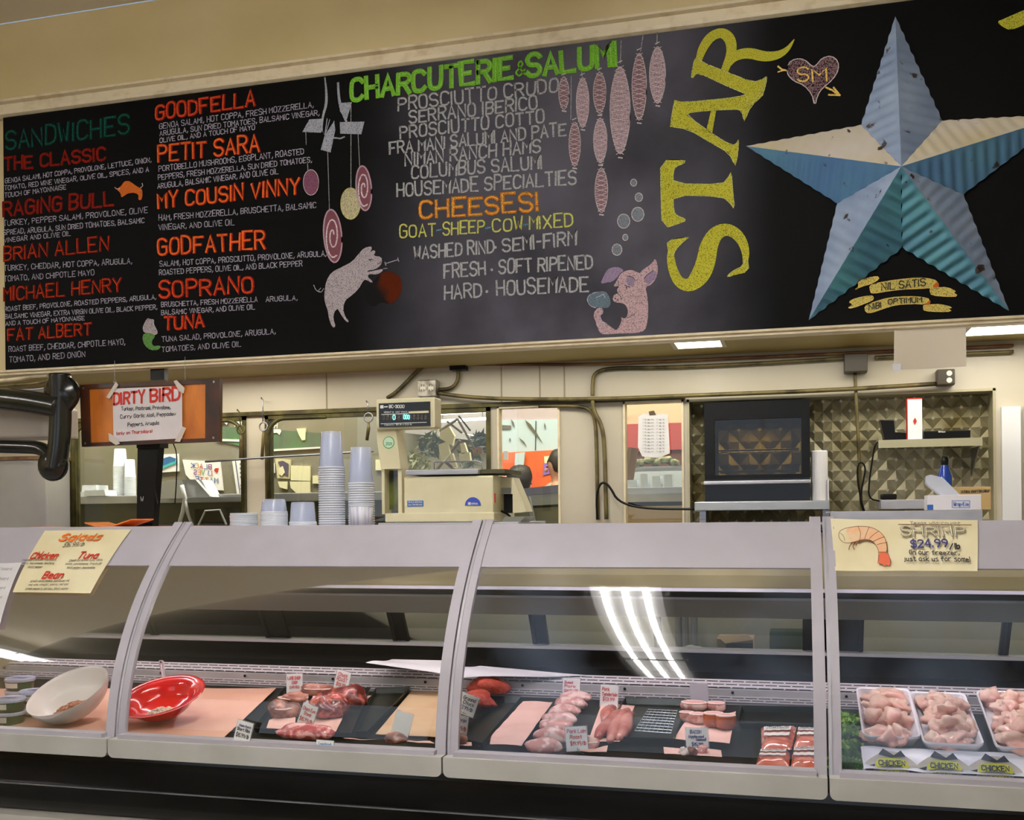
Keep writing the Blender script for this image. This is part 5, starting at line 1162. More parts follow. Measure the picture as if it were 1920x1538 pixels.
g.build('panel_marks', M_whp, hd)
a, b, c_, d_ = R(766, 771, 804, 775, Yd); G().box(a, b, Yd-.001, Yd, c_, d_).build('cream_label_strip', M_beige, hd)
wtext(hd, '8 8 8 8 8 8 8 8 8 8 8 8', (718,787), (800,786), 8, 1.0, M_seg, Yd, 'segment_digits'); wtext(hd, '0', (737,787), (741,787), 8, 1.3, M_dig, Yd, 'lit_digit', off=.0012); wtext(hd, '000', (757,786), (768,786), 8, 1.3, M_dig, Yd, 'lit_digit', off=.0012)
wtext(hd, 'WEIGHT lb  UNIT PRICE', (720,774.5), (764,774), 2.6, .5, M_whp, Yd); wtext(hd, 'Capacity 30 lb x 0.01 lb', (721,798), (772,797), 2.4, .5, M_whp, Yd)
# stickers
def disc(px, py, r, Y, m, name, par, half=False, off=.001):
    s = mpp(Y, px); c = P(px, py, Y); g = G(); n = 24; o = [(c.x+r*s*math.cos(math.pi*(1 if half else 2)*k/n), c.z+r*s*math.sin(math.pi*(1 if half else 2)*k/n)) for k in range(n+(1 if half else 0))]
    polyfill(g, o, fly(Y), off); return g.build(name, m, par)
disc(729, 830, 11.5, Ys+.03, mat('green_sticker', (62, 150, 84), .4), 'round_sticker', sc); disc(729, 830, 10, Ys+.03, mat('pale_green_sticker', (200, 220, 196), .4), 'round_sticker_centre', sc, off=.002); wtext(sc, '2021', (724,835), (735,835), 5, 1, mat('green_sticker', (0,0,0)), Ys+.03, 'sticker_print', off=.003)
disc(887, 948, 15.5, Ys, mat('blue_sticker', (52, 72, 170), .4), 'half_round_badge', sc, True, .003); g = G(); a, b, c_, d_ = R(878, 942, 883, 947, Ys); g.box(a, b, Ys-.0045, Ys-.0035, c_, d_); g.build('badge_mark', M_whp, sc); wtext(sc, 'Ishida', (884,946), (896,946), 3.5, .8, M_whp, Ys, off=.004)
g = G(); a, b, c_, d_ = R(764, 939, 794, 950, Ys); g.box(a, b, Ys-.002, Ys, c_, d_); g.build('blue_sticker', mat('blue_tag', (44, 100, 180), .4), sc)
wtext(sc, 'SCALE SERVICE', (766,943), (792,943), 2.6, .6, M_whp, Ys, off=.003); wtext(sc, 'CALL FOR REPAIRS', (766,948), (792,948), 2.6, .6, M_whp, Ys, off=.003)
q = P(923.5, 934, Ys+.01); G().box(x1-.001, x1+.0015, Ys+.012, Ys+.028, q.z-.018, q.z+.018).build('red_tag', mat('red_tag', (214, 40, 30), .4), sc)
g = G(); a, b, c_, d_ = R(928, 915, 958, 926, Ys+.115); g.box(a, b, Ys+.117, Ys+.12, c_, d_); g.build('data_plate', mat('grey_plate', (130, 132, 126), .4), sc)
cpts = [P(930, 956, Ys+.1), P(950, 962, Ys+.12), P(962, 975, Ys+.14), P(968, 984, Ys+.12)]; cpts[-1].z = zC+.008; cpts[-2].z = max(cpts[-2].z, zC+.012)
G().tube([Vector(p) for p in smooth2([tuple(p) for p in cpts], 2)], .0045, 8).build('power_cord', M_blackm, sc, smooth=True)
# small grey bracket right of the scale
x0, x1, z0, z1 = R(933, 968, 984, 984, 3.80); g = G().prism([(x0, zC+.001), (x1-.03, zC+.001), (x1, zC+.034), (x0+.03, zC+.034)], 'y', 3.80, 3.95); tag(g.build('metal_wedge', mat('dull_grey_metal', (128, 128, 116), .4, metal=.5)), 'dull grey metal wedge plate right behind the scale\'s cord', 'plate')
# pink papers and orange tray on the left of the counter
g = G(); n = 24
a = P(-40, 992, 3.80); b = P(425, 992, 3.80)
for i in range(n+1):
    x = a.x+(b.x-a.x)*i/n
    for y in (3.77, 3.9, 4.2): g.v.append(Vector((x, y, zC+.004+.004*noise.noise(Vector((x*4, y*4, 0))))))
for i in range(n):
    for k in range(2): g.f.append([3*i+k, 3*i+3+k, 3*i+4+k, 3*i+k+1])
tag(g.build('pink_counter_paper', mat('salmon_paper', (228, 150, 130), .7), smooth=True), 'salmon pink paper lying flat along the left of the case top', 'paper')
p = P(210, 988, 3.86); g = G(); q0, q1 = P(170, 984, 3.86), P(257, 984, 3.86)
g.prism([(q0.x, zC+.022), (q0.x+.05, zC+.008), (q1.x-.09, zC+.008), (q1.x, zC+.034), (q1.x, zC+.039), (q1.x-.08, zC+.016), (q0.x+.045, zC+.016), (q0.x, zC+.027)], 'y', 3.82, 3.98)
tag(g.build('orange_tray', mat('orange_plastic', (222, 128, 48), .4)), 'small curved orange tray lying on the salmon paper', 'tray')
# raised steel tray at the right with its cargo
x0, x1, z0, z1 = R(1557, 958, 1842, 976, 3.745)
tr = thing('raised_counter_shelf', 'raised grey steel shelf plate on the right end of the case top', 'shelf', ((x0+x1)/2, 3.745, zC))
G().bbox(x0, x1, 3.745, 4.25, z1-.006, z1, .002).build('shelf_top', M_steelpale, tr); G().box(x0, x1, 3.745, 3.75, z1-.035, z1-.004).build('front_lip', M_steelpale, tr)
g = G()
for x in (x0+.02, x1-.03): g.box(x, x+.012, 3.78, 4.2, zC, z1-.006)
g.build('support', M_steel, tr)
zt_ = z1
x0, x1, _, zz = R(1739, 926, 1840, 962, 3.80); h_ = R(1739, 928, 1840, 962, 3.80)[3]
wb_ = thing('film_wrap_box', 'white box of plastic film with film sticking out of its top', 'box', ((x0+x1)/2, 3.8, zt_))
G().bbox(x0, x1, 3.80, 3.89, zt_+.001, h_, .002).build('carton', M_white, wb_)
wtext(wb_, 'Wrap-Eze', (1788,949), (1816,949), 6.5, 1.1, mat('blue_print', (40, 90, 170), .5), 3.80, off=.002); g = G()
fr_ = [XZ(1785,939,3.8), XZ(1818,939,3.8), XZ(1818,952,3.8), XZ(1785,952,3.8), XZ(1785,939,3.8)]
for a, b in zip(fr_, fr_[1:]): ribbon(g, [a, b], .0016, fly(3.80), .002)
g.build('logo_frame', MATS['blue_print'], wb_)
a, b, c_, d_ = R(1739, 950, 1752, 962, 3.80); g = G(); g.box(x0-.001, x0+.018, 3.7985, 3.80, zt_+.002, zt_+.02); g.build('blue_corner', MATS['blue_print'], wb_)
g = G(); pts = [(1736,893), (1745,890), (1768,896), (1798,926), (1806,932), (1765,930), (1736,906)]; q = [P(x, y, 3.85) for x, y in pts]
n = len(q); g.v += q+[v+Vector((0, .03, -.004)) for v in q]; g.f += [list(range(n)), list(range(n, 2*n))[::-1]]+[[i, n+i, n+(i+1) % n, (i+1) % n] for i in range(n)]
g.build('loose_film', mat('crumpled_film', (206, 210, 222), .15, bump=.8, bscale=14, alpha=.85), wb_)
x0, x1, z0_, h_ = R(1782, 913, 1858, 930, 4.02)
kb = thing('kraft_wrap_box', 'brown kraft deli wrap box behind the white film box', 'box', ((x0+x1)/2, 4.02, zt_))
G().bbox(x0, x1, 4.02, 4.14, zt_+.001, h_, .002).build('carton', mat('kraft_card', (190, 160, 104), .7), kb); wtext(kb, 'NATURAL KRAFT DELI WRAP', (1802,925), (1855,923), 4.5, .9, I_blk, 4.02, off=.002)
# spray bottle
p = P(1773, 905, 4.12); t = thing('spray_bottle', 'clear bottle with blue liquid standing behind the film box', 'bottle', (p.x, 4.14, zt_)); zz = P(1773, 858, 4.12).z
G().lathe([(0, 0), (.024, 0), (.026, .01), (.026, .06), (.0255, .085)], 20, c=(p.x, 4.14, zt_+.001)).build('bottle_lower', mat('pale_bottle', (180, 186, 188), .3), t, smooth=True)
G().lathe([(.0255, .085), (.0255, .125), (.018, .15), (.012, .17)], 20, c=(p.x, 4.14, zt_)).build('blue_liquid', mat('blue_liquid', (28, 62, 150), .2), t, smooth=True)
G().lathe([(.012, .165), (.014, .18), (.014, .20), (0, .202)], 16, c=(p.x, 4.14, zt_)).build('cap', M_dark, t, smooth=True)

# ================================================================== REAR WALL FITTINGS
M_cond = mat('painted_conduit', (112, 100, 62), .45, metal=.3, col2=(60, 52, 28), nscale=10, lo=.45, hi=.65); M_rust = mat('brown_rusty_pipe', (96, 50, 30), .5, col2=(140, 112, 66), nscale=6, lo=.4, hi=.7)
Yw = YW-.022
def wp(px, py, Y=None): return P(px, py, Y or Yw)
def conduit(pts, r, m, label, Y=None, sm=2, name='conduit', grp='conduits on the rear wall'):
    q = [Vector(p) for p in smooth2([tuple(wp(x, y, Y)) for x, y in pts], sm)]
    return tag(G().tube(q, r, 10).build(name, m, smooth=True), label, 'conduit', grp)
conduit(((726,747),(745,735),(790,688),(802,682),(845,682)), .011, M_cond, 'bent conduit rising from behind the scale display to the black junction box')
conduit(((822,731),(848,729),(860,712),(858,690)), .010, M_cond, 'short curved conduit looping from the junction box down to the outlet')
conduit(((870,683),(1100,684),(1230,678),(1600,662),(1900,648)), .008, M_rust, 'brown straight conduit running under the soffit to the right', Y=YW-.03)
conduit(((818,737),(868,744),(950,749),(1120,749),(1290,742),(1560,732),(1755,720)), .0105, M_cond, 'long horizontal conduit from the outlet across the panels to the right', Y=YW-.045, sm=1)
conduit(((1111,742),(1111,720),(1114,700),(1140,690),(1240,690),(1420,682),(1600,671)), .010, M_cond, 'upper conduit bending up and running right to the square box', Y=YW-.022)
conduit(((1640,671),(1700,668),(1900,660)), .010, M_cond, 'conduit leaving the square box towards the right edge')
conduit(((1111,745),(1112,770),(1130,800),(1134,850),(1137,974)), .011, M_cond, 'vertical conduit, right one of the pair on the wall panel', Y=YW-.04)
conduit(((1010,762),(1080,761),(1108,768),(1117,790),(1119,860),(1121,975)), .010, M_cond, 'vertical conduit, left one of the pair on the wall panel', Y=YW-.02)
conduit(((1603,700),(1606,760),(1612,880),(1616,972)), .008, M_cond, 'thin vertical conduit over the quilted steel below the square box', Y=YW-.03)
def wbox(name, label, rect, Y, d, m, cat='electrical box', b=.006):
    x0, x1, z0, z1 = R(*rect, Y); t = thing(name, label, cat, ((x0+x1)/2, Y+d, z0)); G().bbox(x0, x1, Y, Y+d, z0, z1, b).build('housing', m, t); return t, (x0, x1, z0, z1)
t, (a, b, c_, d_) = wbox('junction_box', 'black junction box under the soffit above the scale', (842, 674, 872, 694), YW-.06, .058, M_blackm); disc(849, 681, 3, YW-.0605, M_whp, 'knockout', t)
t, (a, b, c_, d_) = wbox('wall_outlet', 'metal double outlet box on the rear wall above the scale', (783, 712, 817, 744), YW-.07, .066, mat('galvanised_box', (176, 170, 160), .4, metal=.5, col2=(120, 112, 100), nscale=20))
for px in (793, 808):
    f = disc(px, 728, 5.5, YW-.071, mat('outlet_face', (206, 200, 188), .5), 'outlet_face', t)
    g = G()
    for yy in (723, 732):
        for dx in (-2, 2): ribbon(g, [XZ(px+dx, yy-1.6, YW-.071), XZ(px+dx, yy+1.6, YW-.071)], .003, fly(YW-.071), .003)
    g.build('slots', M_blackm, f)
wbox('junction_box', 'dark square junction box under the soffit above the steel alcove', (1583, 662, 1627, 698), YW-.075, .072, mat('dark_brown_box', (54, 44, 28), .4))
t, _ = wbox('wall_outlet', 'dark outlet box at the right above the quilted steel', (1757, 692, 1791, 722), YW-.07, .066, mat('dark_brown_box', (54, 44, 28), .4))
for yy in (700, 713): disc(1780, yy, 5, YW-.071, MATS['outlet_face'], 'outlet_face', t)
# black hanging cords
conduit(((1120,974),(1118,930),(1124,908),(1134,904),(1145,915),(1158,940),(1200,954),(1302,955)), .006, M_blackm, 'black cable sagging from the conduits to the oven shelf', Y=YW-.07, name='cable', grp=None)
conduit(((1625,972),(1612,930),(1606,885),(1612,864),(1624,875),(1618,905),(1612,940),(1622,968)), .004, M_blackm, 'looped black cable hanging beside the thin vertical conduit', Y=YW-.06, name='cable', grp=None)
conduit(((1648,826),(1640,835),(1636,860),(1630,900),(1628,935),(1650,940)), .004, M_blackm, 'black cable hanging from the small wall shelf', Y=YW-.06, name='cable', grp=None)
# small shelf and things on it
x0, x1, z0, z1 = R(1647, 823, 1842, 838, YW-.12); t = thing('wall_shelf', 'narrow steel wall shelf on the quilted steel with a router on it', 'shelf', ((x0+x1)/2, YW+.33, z0))
G().box(x0, x1, YW-.12, YW+.12, z1-.006, z1).build('shelf_board', M_steelpale, t); G().box(x0, x1, YW-.122, YW-.118, z0, z1).build('front_lip', mat('shelf_lip_metal', (178, 172, 142), .4, metal=.5), t); zs = z1
g = G(); g.prism([(YW-.1, z0), (YW+.12, z0), (YW+.12, z0-.13)], 'x', x1-.012, x1-.006); g.build('bracket', M_steel, t)
x0, x1, z0, z1 = R(1702, 749, 1729, 822, YW-.1); t = thing('white_red_box', 'tall white box with red edges and a red diamond on the wall shelf', 'box', ((x0+x1)/2, YW+.05, zs))
G().box(x0, x1, YW-.1, YW-.05, zs+.001, z1).build('carton', M_white, t); G().box(x0-.002, x1+.001, YW-.098, YW-.052, z1, z1+.006).build('red_top', I_redm, t); G().box(x0-.003, x0, YW-.098, YW-.052, zs+.001, z1).build('red_edge', I_redm, t)
g = G(); q = [XZ(1715.5,783,YW-.1), XZ(1719,790,YW-.1), XZ(1715.5,797,YW-.1), XZ(1712,790,YW-.1)]; polyfill(g, q, fly(YW-.1), .002); g.build('red_diamond', I_redm, t)
x0, x1, z0, z1 = R(1732, 804, 1820, 820, YW-.09); t = thing('network_router', 'flat black network box on the wall shelf', 'router', ((x0+x1)/2, YW+.1, zs)); G().bbox(x0, x1, YW-.09, YW+.05, zs+.001, zs+.038, .004).build('housing', M_blackm, t); wtext(t, 'linksys', (1760,811), (1772,811), 3, .6, M_whp, YW-.09, off=.002)
x0, x1, z0, z1 = R(1655, 787, 1700, 822, YW-.05); t = thing('black_box', 'black boxy adapter at the left of the wall shelf', 'adapter', (x0, YW+.1, zs)); G().prism([(x0-.01, z1), (x0+.05, z1-.005), (x0+.055, zs+.04), (x1, zs+.035), (x1, zs+.001), (x0+.01, zs+.001)], 'y', YW-.05, YW+.05).build('housing', M_blackm, t)
x0, x1, z0, z1 = R(1652, 937, 1745, 955, YW-.14); tag(G().bbox(x0, x1, YW-.14, YW+.11, z0, z1, .003).build('steel_ledge', M_steelpale), 'low grey steel box below the wall shelf, holding a black plug', 'ledge')
x0, x1, _, zz = R(1652, 926, 1682, 937, YW-.1); G_ = G().bbox(x0, x1, YW-.1, YW-.04, z1+.001, z1+.028, .008); tag(G_.build('power_plug', M_blackm), 'black power adapter lying on the low steel ledge', 'plug')
# oven on its shelf
x0, x1, z0, z1 = R(1302, 940, 1556, 957, YW-.26); t = thing('oven_shelf', 'dented steel shelf carrying the black oven', 'shelf', ((x0+x1)/2, YW, z0))
G().bbox(x0, x1, YW-.26, YW+.11, z0, z1, .003).build('shelf_board', mat('dented_steel', (170, 170, 168), .3, metal=.7, bump=.3, bscale=12), t); g = G()
for px in (1318, 1540): q = P(px, 968, YW); g.box(q.x, q.x+.03, YW-.2, YW-.02, H-.3, z0)
g.build('shelf_leg', M_steel, t); zo = z1
x0, x1, z0, z1 = R(1321, 752, 1519, 940, YW-.22)
ov = thing('countertop_oven', 'black boxy oven with a large glass window in the steel alcove', 'oven', ((x0+x1)/2, YW, zo)); s = .022
g = G(); g.box(x0, x1, YW-.18, YW+.1, z1-.006, z1); g.box(x0, x0+.012, YW-.18, YW+.1, zo+.001, z1); g.box(x1-.012, x1, YW-.18, YW+.1, zo+.001, z1); g.box(x0, x1, YW+.08, YW+.1, zo+.001, z1); g.box(x0, x1, YW-.18, YW+.1, zo+.001, zo+.012); g.build('oven_body', M_blackm, ov)
wx0, wx1, wz0, wz1 = R(1340, 785, 1503, 890, YW-.22)
g = G(); g.box(x0, x1, YW-.22, YW-.18, wz1, z1); g.box(x0, wx0, YW-.22, YW-.18, wz0, wz1); g.box(wx1, x1, YW-.22, YW-.18, wz0, wz1); g.box(x0, x1, YW-.22, YW-.18, wz0-.02, wz0); g.build('oven_door', M_blackm, ov)
G().box(wx0, wx1, YW-.205, YW-.201, wz0, wz1).build('door_window', glassmat('oven_glass', (120, 112, 84), rough=.03), ov)
G().bbox(x0-.004, x1, YW-.245, YW-.22, wz0-.045, wz0-.028, .004).build('door_handle', M_steelpale, ov)
G().box(x0, x1, YW-.22, YW-.18, zo+.001, wz0-.02).build('lower_panel', M_gloss, ov)
iq = quilt(wx0, wx1, wz0-.0, wz1, YW+.07, .1, .02); iq.build('inner_lining', M_quilt, ov)
for f in (.42, .04): g = G(); zz = wz0+(wz1-wz0)*f+.01; g.tube([(wx0+.01, YW-.14, zz), (wx1-.01, YW-.14, zz)], .004, 8); g.tube([(wx0+.01, YW+.02, zz), (wx1-.01, YW+.02, zz)], .004, 8); [g.tube([(wx0+.03+k*.035, YW-.14, zz), (wx0+.03+k*.035, YW+.02, zz)], .002, 5) for k in range(12)]; g.build('oven_rack', M_steel, ov)
a, b, c_, d_ = R(1500, 845, 1553, 940, YW-.22)
a = P(1521, 900, YW-.22).x; tw = thing('paper_towel', 'white paper towel roll standing on the shelf right of the oven', 'paper towel', ((a+b)/2, YW-.07, zo)); rr = (b-a)/2
G().lathe([(.012, 0), (rr, 0), (rr, d_-zo-.004), (rr-.004, d_-zo), (.012, d_-zo), (.012, 0)], 24, c=((a+b)/2, YW-.17, zo+.001)).build('roll', M_paper, tw, smooth=False); g = G(); g.box(b-.003, b+.003, YW-.20, YW-.18, zo+.002, zo+.1); g.build('loose_edge', M_paper, tw)
# paper hanging from the soffit edge
q = [P(1676, 616, YB+.0), P(1810, 612, YB+.0), P(1811, 688, YB+.0), P(1675, 694, YB+.0)]; n = 10; g = G()
for j in range(n+1):
    for i in range(n+1):
        u, v = i/n, j/n; p = (q[0]*(1-u)+q[1]*u)*(1-v)+(q[3]*(1-u)+q[2]*u)*v; g.v.append(p+Vector((0, -.015+.02*v*math.sin(u*3), 0)))
for j in range(n):
    for i in range(n): a = j*(n+1)+i; g.f.append([a, a+1, a+n+2, a+n+1])
t = thing('hanging_sheet', 'blank off-white paper sheet taped under the right end of the chalkboard', 'paper', q[0].lerp(q[1], .5)); g.build('sheet', mat('offwhite_sheet', (212, 200, 180), .7), t, smooth=True)
g = G(); a = P(1675, 688, YB-.02); g.add([a+Vector((-.004, 0, .012)), a+Vector((.03, 0, .012)), a+Vector((.028, 0, -.018)), a+Vector((.002, -.0, -.026))], [(0,1,2,3)]); g.build('tape', M_paper, t)
# ------------------------------------------------------------------ wooden sign with taped sheet, on pole
Yp = 4.42
x0, x1, z0, z1 = R(165, 712, 398, 832, Yp)
q = [P(150, 722, Yp), P(413, 710, Yp), P(412, 828, Yp), P(154, 838, Yp)]
M_amb = mat('amber_wood', (204, 122, 40), .35, col2=(160, 84, 26), nscale=3, stretch=(3, 1, 1), ndetail=5, lo=.35, hi=.7, coat=.3); M_dkw = mat('dark_brown_wood', (70, 34, 16), .4, col2=(40, 22, 12), nscale=5, ndetail=4)
sg = thing('wooden_sign_board', 'amber wooden board in a dark frame hanging under the soffit behind the case', 'sign board', (q[0]+q[1])/2)
def quadbox(g, pts, d0, d1):
    g.add([Vector((p.x, p.y+d0, p.z)) for p in pts]+[Vector((p.x, p.y+d1, p.z)) for p in pts], [(3,2,1,0),(4,5,6,7)]+[(i, (i+1) % 4, 4+(i+1) % 4, 4+i) for i in range(4)])
g = G(); quadbox(g, q, .005, .02); g.build('wood_panel', M_amb, sg)
g = G(); bl = lambda u, v: (q[0]*(1-u)+q[1]*u)*(1-v)+(q[3]*(1-u)+q[2]*u)*v
for (u0, u1, v0, v1) in ((0, .065, 0, 1), (.90, 1, 0, 1), (.06, .9, 0, .07), (.06, .9, .94, 1)): quadbox(g, [bl(u0, v0), bl(u1, v0), bl(u1, v1), bl(u0, v1)], -.003, .022)
g.build('sign_frame', M_dkw, sg)
for (u, v) in ((.03, .06), (.03, .95), (.96, .05), (.96, .94)): g = G(); g.lathe([(0, 0), (.006, 0)], 10, c=bl(u, v)+Vector((0, -.006, 0)), M=Matrix.Rotation(math.pi/2, 4, 'X')); g.build('screw', M_steel, sg)
for px in (213, 345):
    a = P(px, 718, Yp); pts = [a+Vector((.006*math.cos(t*.6), .01, .006+.008*math.sin(t*.6))) for t in range(11)]; g = G(); g.tube(pts, .0016, 6); g.tube([a+Vector((0, .01, .014)), Vector((a.x, Yp+.01, ZS+.028))], .0012, 5); g.build('hook', M_steel, sg)
p0 = [P(211, 729, Yp-.006), P(341, 724, Yp-.006), P(342, 822, Yp-.006), P(213, 829, Yp-.006)]
db = thing('dirty_bird_sheet', 'white sheet with red DIRTY BIRD heading taped on the wooden board', 'paper sign', (p0[0]+p0[1])/2)
g = G(); quadbox(g, p0, 0, .001); g.build('sheet', M_paper, db); Yq = Yp-.0065
for tx, a, b, h, w, m in (('DIRTY', (214,759), (271,755), 22, 4.4, I_redm), ('BIRD', (283,754), (337,750), 23, 4.8, I_redm), ('Turkey, Pastrami, Provolone,', (228,770), (320,767), 6.5, 1.1, I_blk), ('Curry Garlic Aioli, Peppadew', (226,785), (330,779), 6.5, 1.1, I_blk), ('Peppers, Arugula', (240,800), (298,796), 6.5, 1.1, I_blk), ('(only on Thursdays)', (218,816), (286,811), 5.5, 1.1, I_redm)):
    wtext(db, tx, a, b, h, w, m, Yq, 'lettering', jit=.3, off=.0015)
M_tape = mat('masking_tape', (206, 198, 186), .6)
for pts in (((218,716),(223,722),(206,748),(200,745)), ((326,715),(332,713),(347,728),(345,738),(336,734)), ((204,812),(212,816),(226,832),(218,835),(205,826)), ((343,800),(350,803),(338,829),(328,828))):
    q2 = [XZ(*p, Yq) for p in pts]; g = G(); polyfill(g, q2, fly(Yq), .003); g.build('tape', M_tape, db)
# black pole
pp = thing('black_pole', 'thick black monitor pole standing behind the case under the wooden board', 'pole', (P(277, 985, 4.5).x, 4.5, 0))
a, b = P(281, 700, 4.47), P(270, 985, 4.47); tw_, bw_ = .045, .034
g = G(); t0, t1 = P(258, 838, 4.47), P(297, 838, 4.47); b0, b1 = P(256, 984, 4.47), P(286, 984, 4.47)
g.add([t0, t1, b1, b0]+[v+Vector((0, .05, 0)) for v in (t0, t1, b1, b0)], [(3,2,1,0),(4,5,6,7),(0,1,5,4),(1,2,6,5),(2,3,7,6),(3,0,4,7)])
g.box(b0.x, b1.x, 4.47, 4.52, 0, b0.z+.005); g.build('pole_shaft', M_blackm, pp)
a0, a1, az0, az1 = R(256, 829, 300, 840, 4.45); G().box(a0, a1, 4.45, 4.52, az0, az1+.03).build('mount_plate', M_blackm, pp)
a0, a1, az0, az1 = R(282, 693, 308, 713, 4.5); G().box(a0, a1, 4.5, 4.53, az0, ZS+.028).build('ceiling_bracket', M_blackm, pp)
wtext(pp, 'W', (264,940), (269,940), 9, .9, M_whp, 4.47, 'white_mark', off=.002, jit=.2)
conduit(((325,832),(332,850),(331,900),(328,945)), .003, M_blackm, 'thin black wire hanging under the right end of the wooden board', Y=4.45, name='wire', grp=None)
conduit(((299,838),(293,880),(290,920),(296,945)), .004, M_blackm, 'black wire running down beside the black pole', Y=4.45, name='wire', grp=None)
# ------------------------------------------------------------------ black piping and pale cabinets at the far left
pk = thing('black_insulated_pipe', 'thick glossy black insulated pipe bending down at the far left above the counter', 'pipe', P(100, 905, 4.25))
M_pipe = mat('glossy_black_insulation', (18, 19, 17), .22, col2=(26, 30, 20), nscale=3)
pv = lambda pts, Y, sm=2: [Vector(p) for p in smooth2([tuple(P(x, y, Y)) for x, y in pts], sm)]
G().tube(pv(((-60,742),(30,750),(85,758),(112,764)), 4.3), .056, 14).build('upper_run', M_pipe, pk, smooth=True)
G().tube(pv(((112,702),(114,760),(112,830),(104,880)), 4.32), .052, 18).build('vertical_run', M_pipe, pk, smooth=True)
G().blob(P(100, 872, 4.32), (.082, .05, .082), 3, .03, 1, 0, 3).build('end_trap', M_pipe, pk, smooth=True)
G().tube(pv(((-60,836),(40,838),(80,840),(98,862)), 4.32), .034, 14).build('lower_run', M_pipe, pk, smooth=True)
G().blob(P(116, 738, 4.33), (.10, .05, .10), 5, .12, 1.5, 0, 3).build('elbow', M_pipe, pk, smooth=True)
x0, x1, z0, z1 = R(-70, 764, 98, 822, 4.4); tag(G().bbox(x0, x1, 4.4, 4.6, z0, z1, .012).build('pale_duct', mat('pale_duct_metal', (190, 182, 168), .4, col2=(160, 150, 140), nscale=3)), 'pale rectangular duct between the two black pipe runs', 'duct')
x0, x1, z0, z1 = R(98, 778, 115, 826, 4.36); tag(G().blob(((x0+x1)/2, 4.38, (z0+z1)/2), ((x1-x0)*.6, .03, (z1-z0)*.55), 8, .3, 2).build('cloth_wad', mat('white_cloth', (206, 208, 216), .7)), 'white cloth wad stuffed between duct and black pipe', 'cloth')
x0, x1, z0, z1 = R(-80, 862, 134, 990, 4.98); x1 = P(134, 900, 5.19).x
fr = thing('pale_refrigerator', 'pale grey refrigerator cabinet standing at the far left behind the case', 'refrigerator', ((x0+x1)/2, 4.98, 0)); G().bbox(x0, x1, 4.98, 5.18, .002, P(60, 862, 4.98).z, .01).build('cabinet', mat('pale_fridge_enamel', (190, 188, 180), .4, col2=(176, 172, 172), nscale=2), fr)
a, b, c_, d_ = R(-80, 856, 128, 862, 4.97); G().box(a, x1+.003, 4.97, 5.19, c_-.002, d_).build('top_edge', M_rust, fr)
for k, (yy, r, lab) in enumerate(((712, .012, 'upper'), (722, .009, 'middle'), (733, .010, 'lower'))):
    conduit(((-40, yy+4), (30, yy), (58+k*12, yy-3+(0 if k else -4)), (90, yy-8)), r, [M_trim, M_cond, M_steel][k], '%s of the three pale pipes under the left end of the board' % lab, Y=4.5, name='pipe', grp='pale pipes at the far left')
# ------------------------------------------------------------------ bar with hanging rings
bar = G().tube([P(385, 866, YW-.09), P(500, 858, YW-.09), P(700, 846, YW-.09)], .006, 8).build('hanging_rail', M_steel, smooth=True); tag(bar, 'thin steel rail in front of the rear windows', 'rail')
for (x, yt, yr, yb, lab, mm) in ((452, 768, 806, 862, 'left ring hook in front of the first window', M_olive), (494, 746, 800, 862, 'ring hook hanging beside the window post', M_steel), (691, 752, 783, 826, 'ring hook hanging left of the scale display', M_steel)):
    t = thing('ring_hook', 'hanging key ring and rod, '+lab, 'hook', P(x, yt, YW-.07), 'ring hooks on the rear wall'); c = P(x, yr, YW-.07)
    dx = -7 if x < 480 else -4
    g = G(); g.tube([P(x+dx, yt+2, YW-.03), P(x+dx, yt, YW-.06), P(x+dx+3, yt+4, YW-.07), P(x-1, yr-9, YW-.07)], .0035, 6); g.build('wire', mm, t, smooth=True)
    g = G(); g.tube([c+Vector((.024*math.cos(a*.42), 0, .024*math.sin(a*.42))) for a in range(15)], .0045, 8, True); g.build('ring', mm, t, smooth=True)
    g = G(); g.tube([P(x, yr+9, YW-.07), P(x, yr+20, YW-.07), P(x-1 if x < 480 else x-3, yb, YW-.07)], [.006, .010, .009], 8); g.build('rod', M_cond, t, smooth=True)
# ================================================================== BACK ROOM SEEN THROUGH THE WINDOWS
YR = 10.55
struct(G().box(XL, XR, YR, YR+.1, 0, ZC).build('wall_backroom', mat('backroom_wall', (132, 124, 106), .7, col2=(108, 104, 76), nscale=1.2, lo=.3, hi=.7)))
struct(G().box(XL, XR, YW+.06, YR, ZC-.4, ZC-.3).build('ceiling_backroom', mat('backroom_ceiling', (190, 180, 160), .7)))
Ya = 6.6
M_pcream = mat('aged_paper', (214, 206, 172), .7)
def bq(pts, Y, m, name, label, cat, d=.01, par=None, group=None):
    q = [P(x, y, Y) for x, y in pts]; n = len(q); g = G(); g.v += q+[v+Vector((0, d, 0)) for v in q]
    g.f += [list(range(n))[::-1], list(range(n, 2*n))]+[[i, (i+1) % n, n+(i+1) % n, n+i] for i in range(n)]
    o = g.build(name, m, par)
    if label: tag(o, label, cat, group)
    return o
def mirtext(par, tx, a, b, h, w, m, Y, name='lettering', jit=.15):
    """reversed lettering: reads right to left seen from the shop"""
    g = G(); mm = mpp(Y, a[0])
    for pl in text2d(tx, XZ(*a, Y), XZ(*b, Y), h*mm, 0, jit): ribbon(g, pl, w*mm, fly(Y), .004)
    return g.build(name, m, par)
